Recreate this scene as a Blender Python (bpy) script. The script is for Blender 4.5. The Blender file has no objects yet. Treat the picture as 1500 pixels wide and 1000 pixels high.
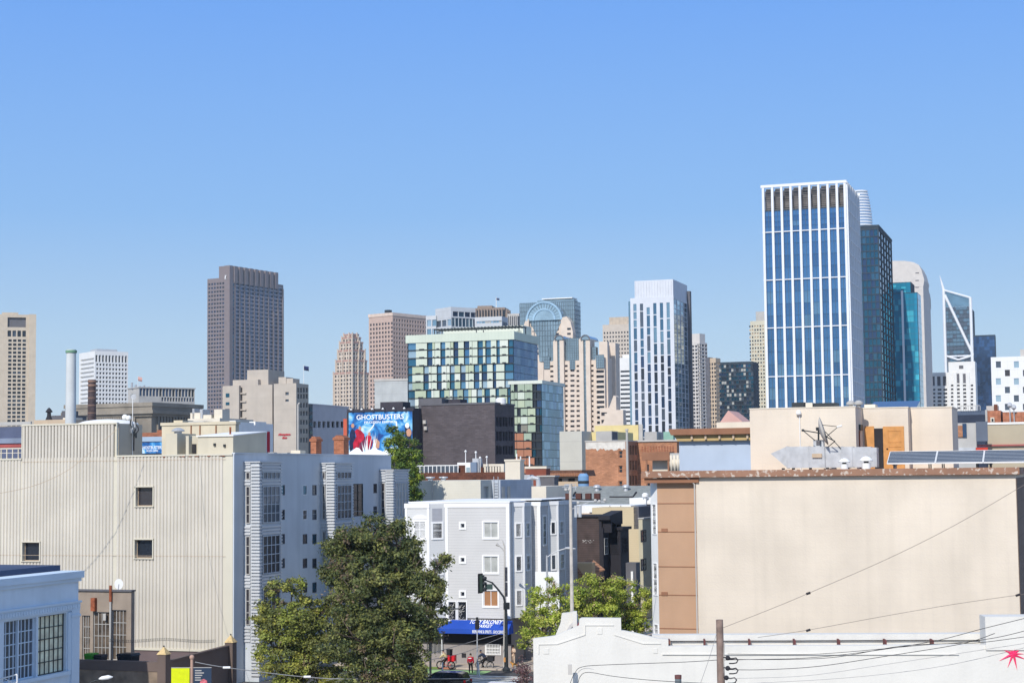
import bpy, math, random
from mathutils import Vector, Matrix
random.seed(7)
SC = bpy.context.scene; COL = SC.collection
R = math.radians
F = 2500.0; PITCH = math.atan(192/2500); ROLL = 0.011; CAM = Vector((0, 0, 18.0))
_f = Vector((0, math.cos(PITCH), math.sin(PITCH))); _u0 = Vector((0, -math.sin(PITCH), math.cos(PITCH))); _r0 = Vector((1, 0, 0))
_r = _r0*math.cos(ROLL) - _u0*math.sin(ROLL); _u = _r0*math.sin(ROLL) + _u0*math.cos(ROLL)
def ray(px, py): return _f*F + _r*(px-750) + _u*(500-py)
def at(px, py, Y):
    d = ray(px, py); return CAM + d*(Y/d.y)
GA = R(-18.66); NA = R(-54)
class Fr:
    """a local frame: x along the front, y into the building, z up"""
    def __init__(s, P, ang, z=0.0):
        s.o = Vector((P[0], P[1], z)); s.a = ang
        s.ex = Vector((math.cos(ang), math.sin(ang), 0)); s.ey = Vector((-math.sin(ang), math.cos(ang), 0))
    def w(s, x, y, z): return s.o + s.ex*x + s.ey*y + Vector((0, 0, z))
    def hit(s, px, py, axis, val):
        d = ray(px, py); n = (s.ex, s.ey)[axis]; p0 = s.o + n*val
        t = (p0-CAM).dot(n)/d.dot(n); q = CAM + d*t - s.o
        return Vector((q.dot(s.ex), q.dot(s.ey), q.z))
    def f(s, px, py, y=0):
        q = s.hit(px, py, 1, y); return q.x, q.z
    def s(s, px, py, x): q = s.hit(px, py, 0, x); return q.y, q.z
    def fr(s, x0, py0, x1, py1, y=0):
        a = s.f(x0, py1, y); b = s.f(x1, py0, y); return (a[0], b[0], a[1], b[1])
    def sr(s_, x0, py0, x1, py1, x):
        a = s_.hit(x0, py1, 0, x); b = s_.hit(x1, py0, 0, x); return (a.y, b.y, a.z, b.z)
# ---------------- materials
def lin(c):
    c = c/255.0
    return c/12.92 if c <= .04045 else ((c+.055)/1.055)**2.4
def C(r, g, b, k=.8): return (min(.88, lin(r)*k), min(.88, lin(g)*k), min(.88, lin(b)*k), 1)
def mat(name, col, rough=.85, var=.10, sc=.35, streak=0.0, metal=0.0, bump=0.0, spec=.3, brick=None, clap=None, vclap=None, stain=None, grid=None, trans=0.0):
    m = bpy.data.materials.new(name); m.use_nodes = True; nt = m.node_tree; N = nt.nodes; L = nt.links
    b = N['Principled BSDF']; b.inputs['Roughness'].default_value = rough; b.inputs['Metallic'].default_value = metal
    b.inputs['Specular IOR Level'].default_value = spec
    tc = N.new('ShaderNodeTexCoord'); cur = tc.outputs['Object']
    def math_(op, a, bb=None):
        n = N.new('ShaderNodeMath'); n.operation = op
        for i, v in enumerate((a, bb)):
            if v is None: continue
            if hasattr(v, 'links'): L.new(v, n.inputs[i])
            else: n.inputs[i].default_value = v
        return n.outputs[0]
    def mix(fac, c1, c2, bt='MIX'):
        n = N.new('ShaderNodeMix'); n.data_type = 'RGBA'; n.blend_type = bt
        if hasattr(fac, 'links'): L.new(fac, n.inputs[0])
        else: n.inputs[0].default_value = fac
        for i, v in ((6, c1), (7, c2)):
            if hasattr(v, 'links'): L.new(v, n.inputs[i])
            else: n.inputs[i].default_value = v
        return n.outputs[2]
    def noise(scale, detail=4, vec=None):
        n = N.new('ShaderNodeTexNoise'); n.inputs['Scale'].default_value = scale; n.inputs['Detail'].default_value = detail
        L.new(vec or cur, n.inputs['Vector']); return n.outputs['Fac']
    def ramp(v, a, b2):
        n = N.new('ShaderNodeMapRange'); n.inputs[1].default_value = a; n.inputs[2].default_value = b2; L.new(v, n.inputs[0]); return n.outputs[0]
    dk = tuple(x*(1-var*1.6) for x in col[:3])+(1,); lt = tuple(min(.9, x*(1+var)) for x in col[:3])+(1,)
    c = mix(ramp(noise(sc, 6), .3, .7), dk, lt)
    if brick:
        sep = N.new('ShaderNodeSeparateXYZ'); mp = N.new('ShaderNodeMapping'); mp.inputs['Rotation'].default_value = (0, 0, -GA)
        L.new(cur, mp.inputs['Vector']); L.new(mp.outputs[0], sep.inputs[0])
        cb = N.new('ShaderNodeCombineXYZ'); L.new(math_('ADD', sep.outputs[0], sep.outputs[1]), cb.inputs[0]); L.new(sep.outputs[2], cb.inputs[1])
        br = N.new('ShaderNodeTexBrick'); L.new(cb.outputs[0], br.inputs['Vector']); bw, bh, mort = brick
        br.inputs['Scale'].default_value = 1; br.inputs['Brick Width'].default_value = bw; br.inputs['Row Height'].default_value = bh
        br.inputs['Mortar Size'].default_value = bh*.09; br.inputs['Color1'].default_value = (1, 1, 1, 1); br.inputs['Color2'].default_value = (.72, .72, .72, 1)
        br.inputs['Mortar'].default_value = mort
        c = mix(1.0, c, br.outputs['Color'], 'MULTIPLY')
    hgt = None
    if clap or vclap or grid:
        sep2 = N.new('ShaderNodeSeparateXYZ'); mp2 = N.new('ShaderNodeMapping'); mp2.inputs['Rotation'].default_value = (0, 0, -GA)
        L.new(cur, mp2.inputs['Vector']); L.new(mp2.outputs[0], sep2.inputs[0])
        def lines(v, pitch, w, dark):  # darkens one line per pitch: painted board shadows on clapboard, joints on panels
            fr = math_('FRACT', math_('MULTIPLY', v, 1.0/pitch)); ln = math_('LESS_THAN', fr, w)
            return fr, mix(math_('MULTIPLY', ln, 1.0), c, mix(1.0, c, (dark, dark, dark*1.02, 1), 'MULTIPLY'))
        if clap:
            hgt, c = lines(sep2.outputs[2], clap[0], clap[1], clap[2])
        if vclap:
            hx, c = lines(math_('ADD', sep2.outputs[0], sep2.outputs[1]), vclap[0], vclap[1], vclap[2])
    if streak:
        mp3 = N.new('ShaderNodeMapping'); mp3.inputs['Scale'].default_value = (1, 1, .07); L.new(cur, mp3.inputs['Vector'])
        c = mix(math_('MULTIPLY', ramp(noise(1.1, 6, mp3.outputs[0]), .48, .8), streak), c, tuple(x*.45 for x in col[:3])+(1,))
    if stain:
        c = mix(ramp(noise(stain[1], 8), stain[2], stain[2]+.06), c, stain[0])
    L.new(c, b.inputs['Base Color'])
    if bump:
        bn = N.new('ShaderNodeBump'); bn.inputs['Strength'].default_value = bump; bn.inputs['Distance'].default_value = .05
        L.new(noise(6, 5), bn.inputs['Height']); L.new(bn.outputs[0], b.inputs['Normal'])
    if trans:
        tr = N.new('ShaderNodeBsdfTranslucent'); L.new(c, tr.inputs[0]); ms = N.new('ShaderNodeMixShader'); ms.inputs[0].default_value = trans
        L.new(b.outputs[0], ms.inputs[1]); L.new(tr.outputs[0], ms.inputs[2]); L.new(ms.outputs[0], N['Material Output'].inputs[0])
    return m
def glass(name, col, metal=.6, rough=.07, wav=.0, sc=.15):
    m = mat(name, col, rough=rough, var=.14, sc=sc, metal=metal, spec=.6)
    if wav:
        nt = m.node_tree; b = nt.nodes['Principled BSDF']; n = nt.nodes.new('ShaderNodeTexNoise'); n.inputs['Scale'].default_value = .35
        tc = nt.nodes.new('ShaderNodeTexCoord'); nt.links.new(tc.outputs['Object'], n.inputs['Vector'])
        bn = nt.nodes.new('ShaderNodeBump'); bn.inputs['Strength'].default_value = wav; bn.inputs['Distance'].default_value = .3
        nt.links.new(n.outputs['Fac'], bn.inputs['Height']); nt.links.new(bn.outputs[0], b.inputs['Normal'])
    return m
# ---------------- mesh builder
class MB:
    def __init__(s): s.v = []; s.f = []; s.m = []
    def add(s, vs, fs, m=0):
        n = len(s.v); s.v += [Vector(q) for q in vs]; s.f += [tuple(i+n for i in f) for f in fs]; s.m += [m]*len(fs)
    def box(s, fr, x0, x1, y0, y1, z0, z1, m=0):
        if x0 > x1: x0, x1 = x1, x0
        if y0 > y1: y0, y1 = y1, y0
        if z0 > z1: z0, z1 = z1, z0
        vs = [fr.w(x, y, z) for z in (z0, z1) for y in (y0, y1) for x in (x0, x1)]
        s.add(vs, [(0, 2, 3, 1), (4, 5, 7, 6), (0, 1, 5, 4), (1, 3, 7, 5), (3, 2, 6, 7), (2, 0, 4, 6)], m)
    def prism(s, fr, pts, y0, y1, m=0):
        """outline in local x,z extruded from y0 to y1"""
        n = len(pts); vs = [fr.w(x, y0, z) for x, z in pts] + [fr.w(x, y1, z) for x, z in pts]
        s.add(vs, [tuple(range(n)), tuple(range(2*n-1, n-1, -1))] + [(i, i+n, (i+1) % n+n, (i+1) % n) for i in range(n)], m)
    def sprism(s, fr, pts, x0, x1, m=0):
        n = len(pts); vs = [fr.w(x0, y, z) for y, z in pts] + [fr.w(x1, y, z) for y, z in pts]
        s.add(vs, [tuple(range(n)), tuple(range(2*n-1, n-1, -1))] + [(i, i+n, (i+1) % n+n, (i+1) % n) for i in range(n)], m)
    def plan(s, fr, pts, z0, z1, m=0):
        """outline in local x,y raised from z0 to z1"""
        n = len(pts); vs = [fr.w(x, y, z0) for x, y in pts] + [fr.w(x, y, z1) for x, y in pts]
        s.add(vs, [tuple(range(n-1, -1, -1)), tuple(range(n, 2*n))] + [(i, (i+1) % n, (i+1) % n+n, i+n) for i in range(n)], m)
    def tube(s, pts, r, seg=8, m=0):
        pts = [Vector(p) for p in pts]; rr = r if isinstance(r, (list, tuple)) else [r]*len(pts); n0 = len(s.v); k = len(pts)
        for i, p in enumerate(pts):
            t = (pts[min(i+1, k-1)]-pts[max(i-1, 0)]).normalized(); a = t.orthogonal().normalized() if i == 0 else (a - t*a.dot(t)).normalized()
            b = t.cross(a)
            for j in range(seg):
                g = 2*math.pi*j/seg; s.v.append(p + (a*math.cos(g)+b*math.sin(g))*rr[i])
        for i in range(k-1):
            for j in range(seg):
                s.f.append((n0+i*seg+j, n0+i*seg+(j+1) % seg, n0+(i+1)*seg+(j+1) % seg, n0+(i+1)*seg+j)); s.m.append(m)
        s.f.append(tuple(n0+j for j in range(seg-1, -1, -1))); s.f.append(tuple(n0+(k-1)*seg+j for j in range(seg))); s.m += [m, m]
    def lathe(s, c, prof, seg=16, m=0, sx=1):
        """profile of (radius, z) around a vertical axis through c"""
        s.tube_raw([[Vector((c[0]+r*math.cos(2*math.pi*j/seg), c[1]+r*math.sin(2*math.pi*j/seg), z)) for j in range(seg)] for r, z in prof], m)
    def tube_raw(s, rings, m=0):
        n0 = len(s.v); seg = len(rings[0])
        for q in rings: s.v += q
        for i in range(len(rings)-1):
            for j in range(seg):
                s.f.append((n0+i*seg+j, n0+i*seg+(j+1) % seg, n0+(i+1)*seg+(j+1) % seg, n0+(i+1)*seg+j)); s.m.append(m)
        s.f.append(tuple(n0+j for j in range(seg-1, -1, -1))); s.f.append(tuple(n0+(len(rings)-1)*seg+j for j in range(seg))); s.m += [m, m]
    def face(s, fr, face, val, a0, a1, z0, z1, holes, depth, m=0, mr=None):
        """a wall face with openings and their reveals. face 'f': plane y=val; 's': plane x=val (looking at it from +x)"""
        P = (lambda a, d, z: fr.w(a, val+d, z)) if face == 'f' else (lambda a, d, z: fr.w(val-d, a, z))
        hs = []
        for h in holes:
            h = (max(a0, min(h[0], h[1])), min(a1, max(h[0], h[1])), max(z0, min(h[2], h[3])), min(z1, max(h[2], h[3])))
            if h[1]-h[0] > .01 and h[3]-h[2] > .01: hs.append(h)
        zs = sorted({round(z, 4) for h in hs for z in (h[2], h[3])} | {round(z0, 4), round(z1, 4)})
        def q(a, b, c, d, dd=0):
            s.add([P(a, dd, c), P(b, dd, c), P(b, dd, d), P(a, dd, d)], [(0, 1, 2, 3)], m)
        for i in range(len(zs)-1):
            c, d = zs[i], zs[i+1]; mid = (c+d)/2
            row = sorted((h[0], h[1]) for h in hs if h[2] < mid < h[3]); x = a0
            for (p, r_) in row:
                if p > x+1e-4: q(x, p, c, d)
                x = max(x, r_)
            if x < a1-1e-4: q(x, a1, c, d)
        for (p, r_, c, d) in hs:
            A = [P(p, 0, c), P(r_, 0, c), P(r_, 0, d), P(p, 0, d)]; B = [P(p, depth, c), P(r_, depth, c), P(r_, depth, d), P(p, depth, d)]
            s.add(A+B, [(0, 4, 5, 1), (1, 5, 6, 2), (2, 6, 7, 3), (3, 7, 4, 0)], m if mr is None else mr)
    def shell(s, fr, W, D, z0, z1, fh=(), sh=(), depth=.3, m=0, x0=0, y0=0):
        """closed box with openings in the front and in the right-hand side"""
        s.face(fr, 'f', y0, x0, W, z0, z1, fh, depth, m); s.face(fr, 's', W, y0, D, z0, z1, sh, depth, m)
        w = fr.w
        s.add([w(x0, D, z0), w(W, D, z0), w(W, D, z1), w(x0, D, z1)], [(0, 3, 2, 1)], m)
        s.add([w(x0, y0, z0), w(x0, D, z0), w(x0, D, z1), w(x0, y0, z1)], [(0, 3, 2, 1)], m)
        s.add([w(x0, y0, z1), w(W, y0, z1), w(W, D, z1), w(x0, D, z1)], [(0, 1, 2, 3)], m)
    def build(s, name, mats, parent=None, root=None, smooth=False, kind=None, label=None):
        me = bpy.data.meshes.new(name); off = root.location if root is not None else Vector((0, 0, 0))
        me.from_pydata([tuple(v-off) for v in s.v], [], s.f)
        for m_ in (mats if isinstance(mats, (list, tuple)) else [mats]): me.materials.append(m_)
        if any(s.m): me.polygons.foreach_set('material_index', s.m)
        if smooth: me.polygons.foreach_set('use_smooth', [True]*len(me.polygons))
        me.update(); o = bpy.data.objects.new(name, me); COL.objects.link(o)
        if parent is not None: o.parent = parent
        if kind: o['kind'] = kind
        if label: o['label'] = label
        return o
def empty(name, label, cat, loc=(0, 0, 0), group=None):
    o = bpy.data.objects.new(name, None); COL.objects.link(o); o.location = loc; o['label'] = label; o['category'] = cat; o.empty_display_size = .3
    if group: o['group'] = group
    return o
def tag(o, label, cat, group=None):
    o['label'] = label; o['category'] = cat
    if group: o['group'] = group
    return o
_pane = {}
def pane_mesh(m):
    if m.name not in _pane:
        me = bpy.data.meshes.new('window'); f = Fr((0, 0), 0); q = MB(); q.box(f, -.5, .5, -.5, .5, -.5, .5)
        me.from_pydata([tuple(v) for v in q.v], [], q.f); me.materials.append(m); _pane[m.name] = me
    return _pane[m.name]
class Th:
    """a thing: an Empty at its base and its parts"""
    def __init__(s, name, label, cat, loc, group=None):
        s.e = empty(name, label, cat, loc, group); s.nwin = 0; s.rest = MB(); s.rm = []
    def part(s, name, mb, mats, parent=None, **k): return mb.build(name, mats, parent or s.e, s.e, **k)
    def win(s, fr, face, val, rects, depth, mats, name='window', cap=100):
        for (a0, a1, z0, z1) in rects:
            if a1 < a0: a0, a1 = a1, a0
            if a1-a0 < .02 or z1-z0 < .02: continue
            m = random.choice(mats) if isinstance(mats, (list, tuple)) else mats
            ca, cz = (a0+a1)/2, (z0+z1)/2; t = .06
            c = fr.w(ca, val+depth+t/2, cz) if face == 'f' else fr.w(val-depth-t/2, ca, cz)
            s.nwin += 1
            if s.nwin <= cap:
                o = bpy.data.objects.new(name, pane_mesh(m)); COL.objects.link(o); o.parent = s.e; o.location = c-s.e.location
                o.rotation_euler = (0, 0, fr.a); o.scale = (a1-a0+.04, t, z1-z0+.04) if face == 'f' else (t, a1-a0+.04, z1-z0+.04)
            else:
                if m not in s.rm: s.rm.append(m)
                e = .02
                if face == 'f': s.rest.box(fr, a0-e, a1+e, val+depth, val+depth+t, z0-e, z1+e, s.rm.index(m))
                else: s.rest.box(fr, val-depth-t, val-depth, a0-e, a1+e, z0-e, z1+e, s.rm.index(m))
    def sash(s, fr, face, val, rect, depth, mglass, mframe, nx=1, nz=1, fw=.07, trim=0, mtrim=None, sill=False):
        """a detailed window: frame with bars > pane, trim"""
        a0, a1, z0, z1 = rect; q = MB()
        def bx(mb, p, r_, d0, d1, c, d):
            if face == 'f': mb.box(fr, p, r_, val+d0, val+d1, c, d)
            else: mb.box(fr, val-d1, val-d0, p, r_, c, d)
        d0, d1 = depth-.07, depth+.02
        bx(q, a0, a0+fw, d0, d1, z0, z1); bx(q, a1-fw, a1, d0, d1, z0, z1); bx(q, a0+fw, a1-fw, d0, d1, z0, z0+fw); bx(q, a0+fw, a1-fw, d0, d1, z1-fw, z1)
        iw = (a1-a0-2*fw); ih = (z1-z0-2*fw); b = fw*.4
        for i in range(1, nx): x = a0+fw+iw*i/nx; bx(q, x-b, x+b, d0+.01, d1-.005, z0+fw, z1-fw)
        for j in range(1, nz): z = z0+fw+ih*j/nz; bx(q, a0+fw, a1-fw, d0+.018, d1-.01, z-b, z+b)
        w = s.part('window', q, mframe)
        p = MB(); bx(p, a0, a1, depth, depth+.05, z0, z1); s.part('pane', p, mglass, w)
        if trim:
            t = MB(); o = trim
            bx(t, a0-o, a0, -.06, .05, z0-o, z1+o); bx(t, a1, a1+o, -.06, .05, z0-o, z1+o); bx(t, a0, a1, -.06, .05, z1, z1+o); bx(t, a0, a1, -.09, .05, z0-o, z0)
            s.part('window_trim', t, mtrim or mframe, w)
    def done(s):
        if s.rest.f: s.part('window', s.rest, s.rm, kind='stuff')
def grid(a0, a1, z0, z1, nc, nr, fw=.6, fh=.6, ax=.5, az=.5, skip=None):
    cw, ch = (a1-a0)/nc, (z1-z0)/nr; out = []
    for j in range(nr-1, -1, -1):
        for i in range(nc):
            if skip and skip(i, j): continue
            x = a0+cw*i+cw*(1-fw)*ax; z = z0+ch*j+ch*(1-fh)*az; out.append((x, x+cw*fw, z, z+ch*fh))
    return out
class Bld(Th):
    """a building placed by its nearest corner: pxL..pxC is the front, pxC..pxR the right-hand side"""
    def __init__(s, name, label, pxL, pxC, pxR, Y, pyTop, ang=GA, cat='building', group=None, D=None, refpy=640, z0=0):
        P = at(pxC, refpy, Y); c = Fr((P.x, P.y), ang)
        x = c.hit(pxL, refpy, 1, 0).x; s.W = -x; o = c.w(x, 0, 0); s.fr = Fr((o.x, o.y), ang)
        s.D = D if D else s.fr.hit(pxR, refpy, 0, s.W).y; s.H = s.fr.hit(pxC, pyTop, 1, 0).z; s.z0 = z0
        Th.__init__(s, name, label, cat, s.fr.w(s.W/2, s.D/2, z0), group)
    def F(s, x0, y0, x1, y1, y=0): return s.fr.fr(x0, y0, x1, y1, y)
    def S(s, x0, y0, x1, y1, x=None): return s.fr.sr(x0, y0, x1, y1, s.W if x is None else x)
    def shell(s, m, fh=(), sh=(), depth=.3, gl=None, name='wall', sgl=None):
        q = MB(); q.shell(s.fr, s.W, s.D, s.z0, s.H, fh, sh, depth); s.part(name, q, m)
        if gl: s.win(s.fr, 'f', 0, fh, depth, gl); s.win(s.fr, 's', s.W, sh, depth, sgl or gl)
        return s
    def box(s, name, m, x0, x1, y0, y1, z0, z1, **k):
        q = MB(); q.box(s.fr, x0, x1, y0, y1, z0, z1); return s.part(name, q, m, **k)
    def cap(s, m, h=.5, o=.15, name='parapet'):
        q = MB(); q.box(s.fr, -o, s.W+o, -o, s.D+o, s.H+.003, s.H+h); return s.part(name, q, m)
def text(string, fr, face, val, rect, m, parent, root, name='lettering', shear=0.0, ext=.02, off=.015):
    cu = bpy.data.curves.new('t', 'FONT'); cu.body = string; cu.align_x = 'LEFT'; cu.shear = shear; cu.offset = off; cu.resolution_u = 3
    o = bpy.data.objects.new('t', cu); COL.objects.link(o); dg = bpy.context.evaluated_depsgraph_get()
    me = bpy.data.meshes.new_from_object(o.evaluated_get(dg)); bpy.data.objects.remove(o); 
    xs = [v.co.x for v in me.vertices]; ys = [v.co.y for v in me.vertices]
    a0, a1, z0, z1 = rect; kx = (a1-a0)/(max(xs)-min(xs)); kz = (z1-z0)/(max(ys)-min(ys)); q = MB()
    P = (lambda a, z, d: fr.w(a, val-d, z)) if face == 'f' else (lambda a, z, d: fr.w(val+d, a, z))
    vs = [(a0+(v.co.x-min(xs))*kx, z0+(v.co.y-min(ys))*kz) for v in me.vertices]; fs = [tuple(p.vertices) for p in me.polygons]
    q.add([P(a, z, ext) for a, z in vs], fs); bpy.data.meshes.remove(me); bpy.data.curves.remove(cu)
    return q.build(name, m, parent, root)
def dup(o, loc=None, rz=None, label=None, parent=None):
    c = o.copy(); COL.objects.link(c)
    if parent is not None: c.parent = parent
    for ch in [x for x in bpy.data.objects if x.parent == o]: dup(ch, parent=c)
    if loc is not None: c.location = loc
    if rz is not None: c.rotation_euler = (0, 0, rz)
    if label: c['label'] = label
    return c
# ---------------- world, sun, camera
SUN_EL = R(36); SPH = R(18.66+4)
sd = Vector((-math.sin(SPH)*math.cos(SUN_EL), -math.cos(SPH)*math.cos(SUN_EL), math.sin(SUN_EL)))
w = bpy.data.worlds.new("World"); SC.world = w; w.use_nodes = True; nt = w.node_tree
sky = nt.nodes.new('ShaderNodeTexSky'); sky.sky_type = 'NISHITA'; sky.sun_disc = False; sky.sun_elevation = SUN_EL
sky.sun_rotation = math.atan2(sd.x, sd.y); sky.air_density = 1.0; sky.dust_density = 0; sky.ozone_density = 2.0; sky.altitude = 0
tn = nt.nodes.new('ShaderNodeMix'); tn.data_type = 'RGBA'; tn.blend_type = 'MULTIPLY'; tn.inputs[0].default_value = 1; tn.inputs[7].default_value = (.84, .94, 1.10, 1)
nt.links.new(sky.outputs[0], tn.inputs[6]); # pale clear-air sky: Nishita evened out towards the horizon, unseen upper part brightened to fill shade
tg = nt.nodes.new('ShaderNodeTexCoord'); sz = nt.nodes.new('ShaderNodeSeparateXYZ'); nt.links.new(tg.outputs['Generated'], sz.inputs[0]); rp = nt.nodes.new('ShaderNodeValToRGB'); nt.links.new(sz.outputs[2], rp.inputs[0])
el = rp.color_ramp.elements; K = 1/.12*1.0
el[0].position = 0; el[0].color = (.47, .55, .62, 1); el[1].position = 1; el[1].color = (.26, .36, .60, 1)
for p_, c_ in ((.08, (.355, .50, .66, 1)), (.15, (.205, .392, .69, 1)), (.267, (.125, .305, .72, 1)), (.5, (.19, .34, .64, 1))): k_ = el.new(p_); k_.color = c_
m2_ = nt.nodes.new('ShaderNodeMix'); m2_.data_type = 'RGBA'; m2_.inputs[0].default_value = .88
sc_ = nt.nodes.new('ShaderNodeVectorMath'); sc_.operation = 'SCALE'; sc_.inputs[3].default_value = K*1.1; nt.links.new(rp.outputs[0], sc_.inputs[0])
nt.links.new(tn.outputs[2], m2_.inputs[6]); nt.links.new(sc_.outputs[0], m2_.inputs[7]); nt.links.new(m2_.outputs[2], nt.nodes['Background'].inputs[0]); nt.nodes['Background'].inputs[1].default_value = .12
sl = bpy.data.lights.new('sun', 'SUN'); sl.energy = 3.6; sl.angle = R(.5); sl.color = (1, .965, .90); so = bpy.data.objects.new('sun', sl); COL.objects.link(so)
so.rotation_euler = sd.to_track_quat('Z', 'Y').to_euler()
cam = bpy.data.cameras.new('camera'); cam.sensor_width = 36; cam.lens = 36*F/1500; cam.clip_end = 30000; cam.clip_start = .5
co = bpy.data.objects.new('camera', cam); COL.objects.link(co); SC.camera = co
co.matrix_world = Matrix(((_r.x, _u.x, -_f.x, CAM.x), (_r.y, _u.y, -_f.y, CAM.y), (_r.z, _u.z, -_f.z, CAM.z), (0, 0, 0, 1)))
SC.view_settings.view_transform = 'Standard'; SC.view_settings.look = 'None'; SC.view_settings.exposure = .24; SC.view_settings.gamma = 1
# ---------------- palette
m_white = mat('white_paint', C(248, 246, 242, .85), streak=.12, var=.04)
m_trim = mat('white_trim', C(250, 248, 246, .85), var=.03)
m_cream = mat('cream_stucco', C(240, 228, 208), var=.05, streak=.1)
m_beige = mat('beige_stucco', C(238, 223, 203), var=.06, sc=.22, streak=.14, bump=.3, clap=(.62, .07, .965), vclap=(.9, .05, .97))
m_tan = mat('tan_stone', C(214, 190, 162), var=.08, streak=.15)
m_grey = mat('grey_stucco', C(206, 200, 192), var=.07, streak=.2)
m_dgrey = mat('dark_grey_paint', C(110, 108, 112), var=.1, streak=.2)
m_black = mat('black_paint', C(52, 50, 54), var=.15)
m_metal = mat('galvanised_metal', C(205, 206, 208), rough=.5, metal=.25, var=.12, sc=1.2, streak=.2)
m_dmetal = mat('dark_metal', C(60, 64, 66), rough=.5, metal=.3)
g_side = glass('side_blue_glass', (.09, .22, .38, 1), metal=.7); g_side2 = glass('side_pale_blue_glass', (.16, .32, .46, 1), metal=.7); g_tl = glass('petrol_glass', (.05, .17, .26, 1), metal=.65)
m_brick = mat('red_brick', C(196, 128, 96), brick=(.6, .22, (.62, .55, .5, 1)), var=.22, sc=.5, streak=.15)
m_brown = mat('brown_trim', C(164, 116, 88), var=.12, streak=.2)
m_wood = mat('orange_wood', C(222, 160, 96), var=.1, sc=2)
m_roof = mat('roof_felt', C(176, 172, 166), var=.12, sc=.4)
m_conc = mat('weathered_concrete', C(160, 140, 120), var=.25, sc=1.2, streak=.5)
g_dark = glass('dark_window_glass', (.02, .025, .035, 1), metal=.1, rough=.12)
g_dark2 = glass('brown_window_glass', (.05, .045, .05, 1), metal=.1, rough=.15)
g_grey = glass('grey_window_glass', (.10, .12, .15, 1), metal=.4, rough=.12)
g_blind = mat('window_blinds', C(190, 190, 184), rough=.4, spec=.5, var=.15, sc=1.5)
g_blue = glass('blue_glass', (.09, .19, .28, 1), metal=.7)
g_blue2 = glass('light_blue_glass', (.25, .38, .46, 1), metal=.7)
g_navy = glass('navy_glass', (.05, .09, .17, 1), metal=.7)
g_teal = glass('teal_glass', (.03, .34, .52, 1), metal=.5)
g_teal2 = glass('dark_teal_glass', (.03, .12, .18, 1), metal=.75)
g_sky = glass('sky_reflecting_glass', (.48, .58, .64, 1), metal=.75)
G3 = [g_dark, g_dark2, g_dark]; G4 = [g_dark, g_grey, g_dark2, g_grey, g_blind]
# ================= far skyline
def rows_px(b, x0, x1, y0, y1, nc, nr, fw, fh, face='f', **k):
    r = b.F(x0, y0, x1, y1) if face == 'f' else b.S(x0, y0, x1, y1)
    return grid(r[0], r[1], r[2], r[3], nc, nr, fw, fh, **k)
m_t1 = mat('tan_concrete', C(214, 198, 176), var=.05, streak=.1)
b = Bld('office_tower', 'tan slab tower with four columns of windows at the left edge of the skyline', -45, 50, None, 900, 461, D=30, ang=R(17))
h = [b.F(11, 465, 38, 479)] + rows_px(b, 10, 39, 484, 493, 4, 1, .72, .95) + rows_px(b, 9, 39, 496, 690, 4, 33, .72, .62)
q = MB(); q.shell(b.fr, b.W, b.D, 0, b.H, h, (), 1.2)
q.box(b.fr, b.W-3.2, b.W+.4, -1.2, 0, 0, b.H+.2); b.part('wall', q, m_t1)
b.win(b.fr, 'f', 0, h[:1], 1.2, [m_dgrey]); b.win(b.fr, 'f', 0, h[1:], 1.2, [g_dark, g_grey, g_dark])
r = b.F(3, 457, 27, 461); b.box('penthouse', m_t1, r[0], r[1], 3, 20, b.H, r[3]); b.done()

m_ch = mat('whitewashed_concrete', C(222, 224, 222), var=.04, streak=.15); m_gr = mat('green_band', C(120, 160, 130))
def stack_(name, label, x0, x1, xt0, xt1, ytop, Y, m, bands, mb2):
    c = at((x0+x1)/2, 640, Y); e = Th(name, label, 'chimney', (c.x, c.y, 0)); k = Y/F; r0 = (x1-x0)/2*k; r1 = (xt1-xt0)/2*k; zt = at((xt0+xt1)/2, ytop, Y).z
    zb = at(x0, 620, Y).z; rb = r0 + (r0-r1)*zb/(zt-zb)
    q = MB(); q.lathe(c, [(rb, 0), (r1, zt), (r1*.8, zt), (r1*.8, zt-1)], 32); e.part('shaft', q, m, smooth=False)
    for (ya, yb, o) in bands:
        q = MB(); z1, z0 = at((x0+x1)/2, ya, Y).z, at((x0+x1)/2, yb, Y).z; q.lathe(c, [(r1+o*.6, z0), (r1+o, z0+.1), (r1+o, z1-.1), (r1+o*.6, z1)], 32); e.part('band', q, mb2)
    return e
stack_('smokestack', 'tall white round smokestack with a green band at its top', 95.5, 111, 97, 111, 512, 360, m_ch, [(513, 517, .18)], m_gr)
m_bst = mat('dark_brick_stack', C(100, 84, 84), var=.25, sc=1.5, brick=(.8, .3, (.4, .4, .4, 1)))
stack_('smokestack', 'short dark brown segmented smokestack before the old grey hall', 128, 140.5, 129, 140, 556, 300, m_bst, [(557, 560, .1), (563, 566, .12), (572, 573.5, .1), (582, 583.5, .1), (593, 594.5, .1), (604, 605.5, .12)], mat('stack_rings', C(150, 120, 104)))

m_w1 = mat('white_precast', C(246, 244, 240), var=.03)
b = Bld('office_tower', 'white gridded office block behind the smokestacks', 115, 138, 187, 1200, 514, ang=NA)
sh = rows_px(b, 139, 187, 521, 530, 10, 1, .62, .95, 's') + rows_px(b, 139, 187, 532, 700, 10, 27, .62, .52, 's')
fh = rows_px(b, 116, 138, 522, 700, 1, 28, .96, .42)
b.shell(m_w1, fh, sh, 1.3); b.win(b.fr, 'f', 0, fh, 1.3, [m_w1], name='wall_panel'); b.win(b.fr, 's', b.W, sh, 1.3, G3)
r = b.S(150, 510.5, 180, 515); b.box('penthouse', m_metal, b.W-22, b.W-10, r[0], r[1], b.H, r[3]); b.done()

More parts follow.
